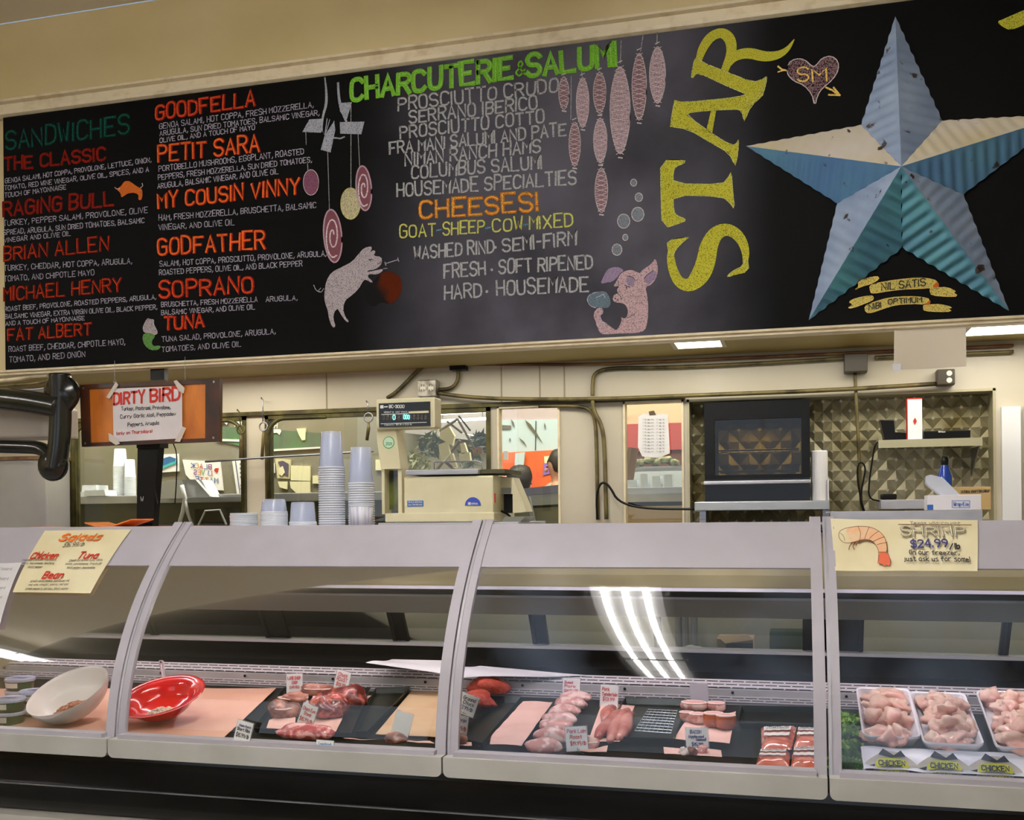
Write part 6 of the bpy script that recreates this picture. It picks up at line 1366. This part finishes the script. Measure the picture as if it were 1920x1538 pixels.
# far window wall with awning
wl = thing('backroom_partition', 'grey-mauve partition with a green painted band seen through the rear windows', 'partition', P(560, 900, Ya))
bq([(120,740),(935,740),(935,1340),(120,1352)], Ya, mat('mauve_grey_paint', (128, 120, 112), .6, col2=(110, 106, 84), nscale=2, lo=.3, hi=.7), 'wall_board', None, None, .03, wl)
bq([(405,800),(502,805),(600,812),(600,842),(500,848),(405,826)], Ya-.008, mat('green_band_paint', (76, 118, 72), .6, col2=(84, 92, 84), nscale=3), 'green_band', None, None, .008, wl)
bq([(405,823),(466,825),(466,829),(405,827)], Ya-.012, M_whp, 'white_stripe', None, None, .004, wl); bq([(502,843),(600,838),(600,841),(502,847)], Ya-.012, M_whp, 'white_stripe', None, None, .004, wl)
mirtext(wl, 'MADE SI', (462,786), (412,788), 10, 1.6, M_whp, Ya-.009); mirtext(wl, 'HAR', (520,803), (502,803), 9, 1.6, M_whp, Ya-.009)
for cx, cy in ((418, 792), (447, 796), (517, 811)):
    bq([(cx-9,cy-4),(cx-2,cy-6),(cx+8,cy-6),(cx+10,cy-2),(cx+7,cy+5),(cx+3,cy+1),(cx-4,cy+1),(cx-7,cy+5),(cx-8,cy)], Ya-.012, M_whp, 'cow_silhouette', None, None, .004, wl)
Yn = Ya-.014
def poster(pts, label, m=M_pcream): return bq(pts, Yn, m, 'poster', label, 'poster', .014)
o = poster([(292,853),(334,851),(335,884),(290,887)], 'drawing of a blue turtle seen through the left rear window', M_white)
bq([(297,870),(305,860),(318,856),(330,860),(326,868),(308,874),(297,877)], Yn-.004, mat('turtle_blue', (46, 96, 150), .6), 'turtle_drawing', None, None, .002, o)
bq([(300,876),(330,864),(333,868),(318,874),(304,880)], Yn-.006, mat('turtle_teal', (62, 170, 170), .6), 'turtle_belly', None, None, .002, o)
o = poster([(342,862),(412,866),(418,920),(372,917),(348,890)], 'white BLACK LIVES MATTER poster with coloured letters, mirrored, behind the left window', M_white)
for tx, a, b, ms in (('BLACK', (397,880), (356,877), ['p','b','r','o','b']), ('LIVES', (398,892), (362,890), ['r','b','g','o','p']), ('MATTE', (409,906), (364,903), ['b','g','o','r','b'])):
    cols = {'p': (130, 60, 130), 'b': (50, 80, 150), 'r': (180, 60, 50), 'o': (200, 130, 50), 'g': (60, 130, 80)}; n = len(tx)
    for i, ch in enumerate(tx):
        u0 = i/n; u1 = (i+.68)/n; mirtext(o, ch, (a[0]+(b[0]-a[0])*u0, a[1]+(b[1]-a[1])*u0), (a[0]+(b[0]-a[0])*u1, a[1]+(b[1]-a[1])*u1), 9, 1.5, mat('poster_ink_'+['purple','blue','red','orange','green']['pbrog'.index(ms[i])], cols[ms[i]], .6), Yn, jit=.1)
bq([(404,878),(410,878),(407,887),(401,882)], Yn-.004, I_redm, 'red_heart', None, None, .002, o)
o = poster([(435,863),(463,863),(463,932),(445,932)], 'white printed notice with a blue border line behind the first window', M_white)
g = G(); ribbon(g, [XZ(442,865,Yn), XZ(451,930,Yn), XZ(463,930,Yn)], .006, fly(Yn), .004); g.build('blue_border', I_blu, o)
for yy in (872, 880, 888, 896, 912, 918): mirtext(o, 'notice', (463,yy), (450+(yy-872)*.03,yy), 4, .8, I_blk, Yn)
o = poster([(516,860),(545,862),(543,898),(520,897)], 'framed vintage figure poster behind the second window', mat('poster_tan', (196, 186, 150), .6))
bq([(521,866),(530,864),(541,870),(540,894),(533,890),(524,893),(526,878)], Yn-.004, mat('poster_purple', (84, 72, 96), .6), 'figure_print', None, None, .002, o); bq([(523,878),(530,874),(534,886),(528,893),(523,889)], Yn-.006, M_pcream, 'pale_figure', None, None, .002, o)
poster([(545,873),(581,874),(581,902),(545,901)], 'cream note sheet taped right of the vintage poster'); poster([(543,903),(581,903),(581,930),(562,931),(545,915)], 'cream note sheet hanging below the other note, above the low tub stack'); poster([(521,903),(539,903),(538,918),(524,914)], 'small cream scrap under the vintage poster'); poster([(504,868),(515,869),(515,887),(504,887)], 'pale slip with a line drawing at the left edge of the second window', M_white)
poster([(586,892),(600,892),(600,907),(586,907)], 'small cream slip half hidden behind the tallest cup stack'); poster([(704,862),(722,862),(722,882),(704,882)], 'cream card between the second cup stack and the scale'); poster([(556,804),(573,803),(572,825),(566,826),(560,815)], 'cream cloth scrap pinned high behind the second window')
# objects in the back room behind windows 1 and 2
cz = P(300, 930, 5.9).z
bc = thing('back_counter', 'long grey back-room counter seen through the rear windows', 'counter', (-3, 5.6, 0)); G().bbox(P(136, 950, 5.7).x-1, P(1290, 960, 5.7).x, 5.7, 6.0, cz-.05, cz, .005).build('countertop', M_steelpale, bc); G().box(P(136, 950, 5.7).x-1, P(1290, 960, 5.7).x, 5.75, 6.0, 0, cz-.05).build('cabinet_base', mat('dark_olive_base', (50, 50, 30), .5), bc)
for (px, w_, y0, n_, lab, grp) in ((226, 26, 842, 18, 'tall', 'cups of the tall back-room stack'), (244, 22, 862, 14, 'shorter', 'cups of the shorter back-room stack')):
    Yx = 5.85; p = P(px, 930, Yx); rr = w_/2*mpp(Yx, px); top = P(px, y0, Yx).z; base = cz+.001
    first = thing('back_cup', 'frosted cup nested in the %s stack behind the left window' % lab, 'plastic cup', (p.x, Yx, base), grp); G().lathe([(0, .12), (rr*.78, .12), (rr*.95, .01), (rr, .008), (rr, 0), (rr*.95, 0)], 18, c=(p.x, Yx, base)).build('cup_body', M_cuprim, first, smooth=True)
    pitch = (top-base-.12)/(n_-1)
    for k in range(1, n_): dup(first, (p.x, Yx, base+k*pitch), 'topmost frosted cup of the %s stack behind the left window' % lab if k == n_-1 else None)
for (px, py, w_, h_, lab) in ((171, 918, 30, 16, 'upper left'), (200, 926, 40, 12, 'long low'), (160, 930, 52, 8, 'lowest flat')):
    x0, x1, z0, z1 = R(px-w_/2, py-h_/2, px+w_/2, py+h_/2, 5.8); z0 = max(z0, cz)+.0; g = G().prism([(x0, cz+.001), (x1, cz+.001), (x1-.008, max(z1, cz+.03)), (x0+.008, max(z1, cz+.03))], 'y', 5.78-.05*(px % 3), 5.9-.05*(px % 3)); tag(g.build('foam_tub', M_cuprim), 'pale plastic tub on the back counter at the left window, %s one' % lab, 'tub')
# steel scale / slicer with A-frame behind pole
t = thing('back_scale', 'white sloped platform scale with forked stand behind the first window', 'scale', P(340, 965, 5.55))
bq([(292,905),(325,900),(378,900),(395,932),(330,935),(296,935)], 5.6, M_white, 'platform', None, None, .12, t); bq([(341,900),(366,899),(394,931),(386,934),(352,932)], 5.55, M_steelpale, 'sloped_plate', None, None, .03, t)
G().tube([P(341,910,5.5), P(347,935,5.5), P(343,960,5.5), P(335,985,5.5)], .013, 8).build('fork_leg', M_white, t, smooth=True); G().tube([P(347,938,5.5), P(352,962,5.5), P(360,983,5.5)], .010, 8).build('fork_leg', M_white, t, smooth=True)
t = thing('microwave_oven', 'dark green-black appliance with pale frame at the bottom of the first window', 'appliance', P(400, 985, 5.4)); bq([(365,955),(415,952),(425,985),(365,985)], 5.45, M_dark, 'housing', None, None, .2, t); g = G(); g.tube([P(372,985,5.44), P(385,958,5.44), P(412,956,5.44), P(424,984,5.44)], .006, 6); g.build('pale_frame', M_steelpale, t)
t = thing('steel_sink_edge', 'pale steel shelf edge crossing the rear windows', 'shelf', P(420, 935, 5.5)); bq([(352,934),(500,932),(500,939),(352,941)], 5.5, M_steelpale, 'shelf_edge', None, None, .1, t)
# window 2 right: utensils, plants and paper clutter
M_plant = mat('dark_leaf', (62, 70, 26), .6, col2=(40, 50, 22), nscale=10)
def bush(px, py, r, n, seed, label, m=M_plant, Y=6.0):
    rnd = random.Random(seed); g = G(); s = mpp(Y, px)
    for i in range(n):
        a = rnd.uniform(0, 6.28); d = r*math.sqrt(rnd.random()); c = P(px+d*math.cos(a), py+d*math.sin(a)*.9, Y+rnd.uniform(-.1, .1)); L = rnd.uniform(6, 13)*s; t = rnd.uniform(0, 6.28)
        u = Vector((math.cos(t), rnd.uniform(-.5, .5), math.sin(t))).normalized(); v = u.cross(Vector((rnd.uniform(-1, 1), 1, rnd.uniform(-1, 1)))).normalized(); o0 = len(g.v)
        g.v += [c-u*L, c+v*L*.3, c+u*L, c-v*L*.3]; g.f.append([o0, o0+1, o0+2, o0+3])
    tag(g.build('leafy_plant', m), label, 'plant')
bush(808, 835, 24, 90, 1, 'dark leafy plant behind the scale display, through the second window'); bush(903, 830, 20, 110, 2, 'dark dense plant at the right edge of the second window', mat('deep_leaf', (24, 40, 22), .6)); bush(880, 860, 20, 50, 3, 'low dark plant behind the scale platter'); bush(785, 868, 22, 60, 6, 'olive leafy plant just left of the papers behind the scale', mat('olive_leaf', (104, 104, 50), .6))
def beam(x0, y0, x1, y1, w, m, label, Y=5.9):
    tag(G().tube([P(x0, y0, Y), P(x1, y1, Y)], w*mpp(Y, x0), 8).build('wooden_bar', m), label, 'bar', 'bars of the hanging rack behind the second window')
M_bar = mat('dull_bronze', (88, 72, 46), .5)
beam(824, 808, 858, 786, 2.6, M_bar, 'dull bar sloping up to the rack top behind the scale'); beam(858, 786, 890, 842, 2.2, M_bar, 'dull bar sloping down right from the rack top'); beam(860, 780, 882, 808, 1.6, M_blackm, 'thin dark bar at the right of the rack'); beam(800, 905, 862, 826, 3.4, M_bar, 'long dull bar rising from behind the platter'); beam(835, 866, 880, 905, 3, M_dkw, 'brown bar crossing low behind the platter'); beam(838, 790, 866, 812, 2, M_bar, 'short middle bar of the rack')
for pts, lab in (([(826,808),(842,800),(852,818),(848,836),(838,830),(824,822)], 'pale yellow paper bag hanging in the rack'), ([(822,834),(838,828),(843,850),(828,868),(824,850)], 'pale yellow apron hanging behind the scale'), ([(862,832),(870,830),(876,848),(866,852)], 'pale box tilted left of the dark plant'), ([(843,852),(848,850),(856,876),(850,878)], 'narrow white bottle behind the platter'), ([(860,850),(880,848),(882,864),(862,866)], 'cream carton low at the right of the second window'), ([(800,795),(824,792),(820,808),(800,806)], 'cream paper high behind the scale display')):
    bq(pts, 5.8, M_pcream, 'paper_item', lab, 'paper', .03)
for y in (773, 787):
    t = thing('strip_light', '%s bright strip light near the top of the second window' % ('upper' if y == 773 else 'lower'), 'light', P(870, y, 6.4))
    G().tube([P(822, y+3, 6.4), P(915, y-2, 6.4)], .009, 8).build('lamp_tube', M_lamp, t)
    for x in (830, 905): q = P(x, y, 6.4); G().tube([q, Vector((q.x, q.y, 3.5))], .004, 6).build('hanging_rod', M_steel, t)
bq([(760,340),(922,340),(922,830),(760,812)], 6.55, mat('mauve_ceiling_panel', (150, 144, 146), .6), 'grey_panel', 'grey upper panel behind the strip lights in the second window', 'panel', .02)
bq([(868,812),(885,816),(905,817),(888,818)], 6.3, M_lamp, 'lamp_shade', 'small lit lamp shade hanging beside the dark plant', 'lamp', .02)
bq([(884,842),(900,836),(905,850),(888,856)], 5.9, mat('rusty_flowers', (150, 100, 60), .6, col2=(90, 80, 50), nscale=30), 'dried_flowers', 'bunch of dried brown flowers beside the dark plant', 'flowers', .03)
# window 3: pale blue panel over orange wall
o = thing('pale_blue_cabinet', 'pale blue cupboard doors with dark marks behind the third window', 'cupboard', P(990, 820, 9.8)); bq([(925,788),(1060,786),(1060,845),(925,850)], 9.8, mat('pale_blue_paint', (176, 190, 196), .5), 'doors', None, None, .2, o)
bq([(925,530),(1060,530),(1060,789),(925,790)], 9.82, mat('mauve_strip', (176, 158, 160), .5), 'upper_strip', None, None, .2, o); g = G(); ribbon(g, [XZ(1005,790,9.79), XZ(1004,844,9.79)], .008, fly(9.79), .002); g.build('door_gap', M_dark, o)
for pts in ([(958,786),(963,792),(965,802),(960,796)], [(984,787),(995,796),(1006,812),(1018,832),(1003,815),(990,800)], [(1021,793),(1023,800),(1022,806),(1020,798)], [(972,820),(982,828),(988,838),(978,828)], [(940,797),(958,798),(958,805),(940,805)], [(955,822),(957,822),(957,828),(955,828)]): bq(pts, 9.785, mat('dark_marks', (90, 84, 66), .6), 'dark_mark', None, None, .004, o)
bq([(925,850),(1060,843),(1060,1225),(925,1230)], 9.75, mat('orange_wall_paint', (226, 98, 40), .6, col2=(196, 72, 50), nscale=3, lo=.5, hi=.8), 'orange_partition', 'bright orange partition behind the third window', 'partition', .02)
bq([(966,850),(984,848),(982,870),(972,895),(964,895)], 9.7, mat('pale_blue_paint', (0,0,0)), 'pale_curtain', 'pale blue strip curtain hanging before the orange partition', 'curtain', .02)
bq([(930,880),(964,880),(960,905),(930,905)], 9.7, mat('red_white_print', (200, 80, 80), .6, col2=(224, 200, 196), nscale=22, lo=.45, hi=.55), 'red_printed_box', 'red and white printed box at the left of the orange partition', 'box', .05)
bq([(1020,856),(1046,854),(1044,868),(1021,869)], 9.74, M_pcream, 'pale_notice', 'pale notice on the right of the orange partition', 'notice', .01); bq([(1019,870),(1034,866),(1034,888),(1018,892)], 9.74, mat('violet_paper', (136, 96, 176), .6), 'violet_poster', 'violet poster beside the person in the third window', 'poster', .01)
bq([(944,846),(952,846),(952,862),(944,862)], 6.1, M_white, 'white_switch', 'white switch plate on the left of the third window', 'switch', .01)
def person(px, py, sc_, label, hairc, shirt, turn, Y=9.2):
    """bust of a person standing beyond the window; px,py = chin centre"""
    c = P(px, py, Y); t = thing('person', label, 'person', Vector((c.x, Y, 0)))
    me = bpy.data.meshes.new('body'); vs = [(0,0,-.55), (0,0,-.38), (0,0,-.20), (0,0,-.08), (0,0,-.015), (0,-.005,.05), (0,-.01,.12), (0,-.005,.19), (.13,0,-.11), (.19,0,-.16), (.23,.01,-.42), (-.13,0,-.11), (-.19,0,-.16), (-.23,.01,-.42), (0,0,-.9), (.1,0,-1.1), (-.1,0,-1.1), (.11,0,-c.z-.0+.04), (-.11,0,-c.z+.04)]
    es = [(0,1),(1,2),(2,3),(3,4),(4,5),(5,6),(6,7),(2,8),(8,9),(9,10),(2,11),(11,12),(12,13),(0,14),(14,15),(14,16),(15,17),(16,18)]
    rad = [.13, .13, .12, .06, .052, .075, .088, .06, .07, .055, .035, .07, .055, .035, .14, .09, .09, .05, .05]
    me.from_pydata([Vector(v) for v in vs], es, []); body = bpy.data.objects.new('body', me); COL.objects.link(body); body.parent = t
    body.location = (0, 0, c.z); body.rotation_euler = (0, 0, turn); body.modifiers.new('skin', 'SKIN'); 
    for i, v in enumerate(me.skin_vertices[0].data): v.radius = (rad[i]*1.0, rad[i]*(.85 if i < 4 else 1)); v.use_root = (i == 0)
    body.modifiers.new('sub', 'SUBSURF').levels = 2; body.modifiers['sub'].render_levels = 2; me.materials.append(mat('warm_skin', (176, 126, 104), .5))
    Rz = Matrix.Rotation(turn, 3, 'Z'); g = G(); 
    g.blob((0,0,0), (.105, .11, .12), 3, .12, 3, 0, 3)
    g.v = [Rz @ (v+Vector((0, .025, .135))) + c for v in g.v]; g.build('hair', mat(hairc[0], hairc[1], .6), t, smooth=True)
    g = G(); g.tube([(0,0,-.9), (0,0,-.45), (0,0,-.2), (0,0,-.12), (0,0,-.06)], [.17, .175, .19, .15, .07], 14); g.tube([(.12,0,-.14),(.2,0,-.18),(.235,.01,-.4)], [.07,.065,.055], 10); g.tube([(-.12,0,-.14),(-.2,0,-.18),(-.235,.01,-.4)], [.07,.065,.055], 10)
    g.v = [Rz @ v + c for v in g.v]; g.build('shirt', mat(shirt[0], shirt[1], .8), t, smooth=True)
    g = G(); [g.blob((s*.032, -.088, .085), (.011, .008, .007), 1, 0) for s in (-1, 1)]; g.v = [Rz @ v + c for v in g.v]; g.build('eyes', M_dark, t)
    g = G(); g.blob((0, -.098, .055), (.012, .018, .02), 1, 0); g.v = [Rz @ v + c for v in g.v]; g.build('nose', mat('warm_skin', (0,0,0)), t, smooth=True)
    g = G(); g.blob((0, -.085, .018), (.024, .007, .006), 1, 0); g.v = [Rz @ v + c for v in g.v]; g.build('mouth', mat('lip', (150, 84, 76), .5), t, smooth=True)
person(978, 925, 1, 'person with dark hair seen low behind the third window, facing away', ('dark_hair', (34, 24, 22)), ('dark_green_shirt', (40, 40, 34)), 2.6, 8.9)
person(1044, 893, 1, 'person with short dark hair and grey top at the right of the third window', ('dark_hair', (34, 24, 22)), ('grey_top', (150, 136, 120)), -1.3, 9.35)
o = thing('mauve_bench', 'mauve-blue counter rail with pale slats at the bottom of the third window', 'counter', P(1010, 950, 5.55)); bq([(965,918),(1060,908),(1060,924),(972,930)], 5.55, mat('mauve_blue_enamel', (140, 140, 172), .4), 'rail', None, None, .06, o)
bq([(962,934),(1060,930),(1060,945),(962,950)], 5.56, M_steelpale, 'slat', None, None, .03, o); bq([(962,955),(1060,950),(1060,985),(962,985)], 5.58, mat('grey_olive', (120, 118, 100), .5), 'lower_board', None, None, .03, o); bq([(986,931),(992,931),(1003,978),(996,978)], 5.5, M_steelpale, 'slanted_strut', None, None, .03, o)
# window 4
Yz = 6.6
o = thing('red_cabinet_row', 'red and peach wall with white counter seen through the fourth window', 'partition', P(1225, 860, Yz))
bq([(1160,740),(1300,740),(1300,800),(1160,800)], Yz, mat('peach_paint', (222, 188, 156), .6), 'peach_panel', None, None, .02, o); bq([(1160,796),(1300,792),(1300,842),(1160,848)], Yz-.01, mat('rosy_red_paint', (178, 72, 70), .6), 'red_panel', None, None, .02, o); bq([(1160,842),(1300,838),(1300,890),(1160,896)], Yz+.0, mat('muddy_brown', (104, 60, 44), .6), 'brown_panel', None, None, .02, o); bq([(1160,890),(1300,870),(1300,1340),(1160,1345)], Yz-.02, mat('cool_white_enamel', (196, 202, 212), .4), 'white_counter', None, None, .02, o)
bq([(1160,768),(1172,764),(1172,770),(1160,775)], Yz-.03, M_white, 'strip', None, None, .01, o)
tag(G().tube([P(1176,905,5.9), P(1186,840,5.9)], .035, 10).build('brown_bottle', mat('amber_brown', (112, 80, 48), .4)), 'tall brown bottle standing at the left of the fourth window', 'bottle')
for k in range(5): tag(G().blob(P(1200+k*16, 868-(k % 2)*5, 6.0), (.04, .03, .022), k, .3, 3, k, 2).build('olive_bundle', mat('olive_speckle', (150, 150, 110), .6, col2=(90, 92, 60), nscale=40)), 'speckled olive bundle in the fourth window, number %s from the left' % ['one', 'two', 'three', 'four', 'five'][k], 'bundle', 'speckled bundles in the fourth window')
tag(G().box(P(1168, 874, 6.0).x, P(1290, 874, 6.0).x, 5.94, 6.4, P(1200, 876, 6.0).z-.01, P(1200, 876, 6.0).z).build('bundle_shelf', M_steelpale), 'thin shelf under the olive bundles in the fourth window', 'shelf')
for k, (x0_, x1_, y0_) in enumerate(((1174, 1196, 900), (1200, 1216, 889), (1222, 1240, 893), (1244, 1262, 890))):
    a, b, c_, d_ = R(x0_, y0_, x1_, 928, 5.75); G_ = G().prism([(a, c_), (b, c_), (b-.006, d_), (a+.004, d_)], 'y', 5.75, 5.85); tag(G_.build('white_tub', mat('cool_white_plastic', (206, 212, 222), .35)), 'white tub %s in the fourth window' % ['at the left end of the row', 'second from the left in the row', 'third in the row', 'at the right end of the row'][k], 'tub', 'white tubs in the fourth window')
bq([(1168,928),(1290,925),(1290,940),(1168,942)], 5.6, M_steelpale, 'steel_rail', 'curving pale steel rail low in the fourth window', 'rail', .1)
bq([(1168,950),(1290,948),(1290,985),(1168,985)], 5.55, mat('tan_card', (190, 160, 120), .6), 'tan_box', 'tan cardboard box at the bottom of the fourth window', 'box', .1)
o = bq([(1197,782),(1206,776),(1252,777),(1256,850),(1235,859),(1204,856),(1196,838)], YW-.012, M_paper, 'order_list', 'white printed list taped on the fourth window', 'paper', .003)
for yy in range(788, 850, 6): wtext(o, 'item list', (1206,yy), (1246,yy), 2.6, .5, I_grey, YW-.012, off=.003)
bq([(1216,772),(1226,770),(1230,778),(1218,779)], YW-.014, M_bar, 'clip', 'dull clip holding the list on the fourth window', 'clip', .004)
# ------------------------------------------------------------------ work shelf behind the case, seen through its rear doors
ws = thing('work_shelf', 'pale steel work shelf behind the case, seen through its rear doors', 'shelf', (-.4, 4.6, 0)); zw = P(1400, 1243, 4.52).z
G().bbox(P(1030, 1240, 4.5).x, P(1900, 1240, 4.5).x, 4.50, 4.78, zw-.014, zw, .003).build('shelf_board', M_white, ws); g = G()
for px in (1040, 1300, 1600, 1880): q = P(px, 1240, 4.6); g.box(q.x, q.x+.03, 4.6, 4.63, 0, zw-.014)
g.build('shelf_post', M_steel, ws)
x0, x1, z0, z1 = R(1361, 1206, 1412, 1241, 4.53); cb = thing('cardboard_box', 'open cardboard box with dark front on the work shelf behind the case', 'box', ((x0+x1)/2, 4.53, zw)); xx = P(1344, 1220, 4.53).x
G().box(xx, x1, 4.54, 4.72, zw+.001, P(1380, 1196, 4.6).z).build('carton', mat('brown_cardboard', (190, 156, 118), .7), cb); G().box(x0, x1, 4.532, 4.54, zw+.001, z1).build('dark_front', mat('navy_print', (40, 44, 66), .5), cb)
q = [P(1344,1193,4.54), P(1400,1189,4.54), P(1413,1200,4.52), P(1360,1207,4.50)]; g = G(); quadbox(g, q, 0, .004); g.build('flap', mat('brown_cardboard', (0,0,0)), cb)
x0, x1, z0, z1 = R(1423, 1226, 1507, 1241, 4.55); tag(G().bbox(x0, x1, 4.55, 4.65, zw+.001, z1, .01).build('white_tray', M_white), 'long white tray right of the cardboard box behind the case', 'tray')
x0, x1, z0, z1 = R(1320, 1228, 1346, 1241, 4.56); tag(G().bbox(x0, x1, 4.56, 4.65, zw+.001, z1, .008).build('white_tray', M_white), 'short white tray just left of the cardboard box behind the case', 'tray')
g = G().blob(P(1301, 1228, 4.6), (.05, .04, .045), 3, .2, 2); 
for v in g.v: v.z = max(v.z, zw+.001)
tag(g.build('crumpled_bag', mat('pale_bag', (196, 200, 210), .5, bump=.6, bscale=20), smooth=True), 'crumpled pale bag on the work shelf left of the cardboard box', 'bag')
x0, x1, z0, z1 = R(1443, 1185, 1510, 1235, 5.0); tag(G().bbox(x0, x1, 5.0, 5.15, .002, z1, .01).build('dark_green_bin', mat('dark_green_plastic', (26, 58, 38), .5)), 'dark green bin behind the work shelf', 'bin')
g = G()
for k, px in enumerate((1270, 1283, 1300)): a = P(px, 1180, 5.0); tag(G().tube([Vector((a.x, 5.05, 0)), Vector((a.x, 5.05, P(px, 1140, 5.0).z))], .016, 8).build('vertical_pipe', M_steelpale), 'pale vertical pipe behind the case, %s of three' % ['left', 'middle', 'right'][k], 'pipe', 'pale pipes behind the case')
# ================================================================== LIGHT AND CAMERA
def area(name, loc, rot, sx, sy, e, col=(1, 1, 1)):
    l = bpy.data.lights.new(name, 'AREA'); l.shape = 'RECTANGLE'; l.size = sx; l.size_y = sy; l.energy = e; l.color = col
    o = bpy.data.objects.new(name, l); COL.objects.link(o); o.location = loc; o.rotation_euler = rot; return o
if 0: area('shop_ceiling_lamp_a', (-.92, .9, H+2.36), (0, 0, 0), .4, 3.6, 150, (1, .95, .88)); area('shop_ceiling_lamp_b', (-7.0, -1, H+2.36), (0, 0, 0), .4, 4.5, 160, (1, .95, .88)); area('shop_ceiling_lamp_c', (-4.0, 1.0, H+2.45), (0, 0, 0), .4, 3.6, 130, (1, .95, .88)); area('shop_ceiling_lamp_d', (2.6, .6, H+2.45), (0, 0, 0), .4, 3.0, 100, (1, .95, .88))
area('daylight_a', (-.35, YF+.05, 1.8), (math.pi/2, 0, 0), 4.4, 2.3, 26, (.88, .94, 1)); area('daylight_b', (-5.5, YF+.05, 1.8), (math.pi/2, 0, 0), 3.2, 2.3, 20, (.88, .94, 1))
for i in range(len(XS)-1): area('case_lamp', ((XS[i]+XS[i+1])/2, 3.80, H-.13), (.35, 0, 0), abs(XS[i+1]-XS[i])-.1, .03, 3.6, (1, .86, .88))
area('service_lamp', (-.7, 4.86, ZS+.01), (0, 0, 0), 4.5, .2, 16, (1, .95, .8)); area('service_lamp', (-3.4, 4.86, ZS+.01), (0, 0, 0), 1.6, .2, 7, (1, .95, .8))
area('backroom_lamp', (-1.2, 6.0, 3.35), (0, 0, 0), 5, .5, 190, (1, .95, .84)); area('backroom_lamp', (-4.5, 6.0, 3.35), (0, 0, 0), 2.5, .5, 150, (1, .95, .84)); area('backroom_lamp', (-1.5, 8.6, 3.35), (0, 0, 0), 4, 1, 200, (1, .95, .84)); area('added_oven_fill', (P(1420, 850, YW).x, YW-.05, H+.42), (0, 0, 0), .3, .1, 3.5, (1, .85, .6))  # the small warm light in the oven is added to brighten its interior
w = bpy.data.worlds.new('sky'); S.world = w; w.use_nodes = True; bg = w.node_tree.nodes['Background']; bg.inputs[0].default_value = (.62, .75, 1, 1); bg.inputs[1].default_value = .35
cam = bpy.data.cameras.new('camera'); co = bpy.data.objects.new('camera', cam); COL.objects.link(co)
cam.sensor_width = 36; cam.sensor_fit = 'HORIZONTAL'; cam.lens = F/1920*36; cam.shift_x = 0; cam.shift_y = (966-769)/1920
fw = Vector((-ST, CT, 0)); rw = Vector((CT, ST, 0)); up = Vector((0, 0, 1))
right = rw*math.cos(RHO)-up*math.sin(RHO); u2 = rw*math.sin(RHO)+up*math.cos(RHO)
M_ = Matrix((right, u2, -fw)).transposed().to_4x4(); M_.translation = Vector((0, 0, H)); co.matrix_world = M_
cam.clip_start = .05; S.camera = co
S.view_settings.view_transform = 'Standard'; S.view_settings.look = 'None'; S.view_settings.gamma = 1; S.view_settings.use_curve_mapping = False; S.view_settings.exposure = .42
S.cycles.transparent_max_bounces = 24
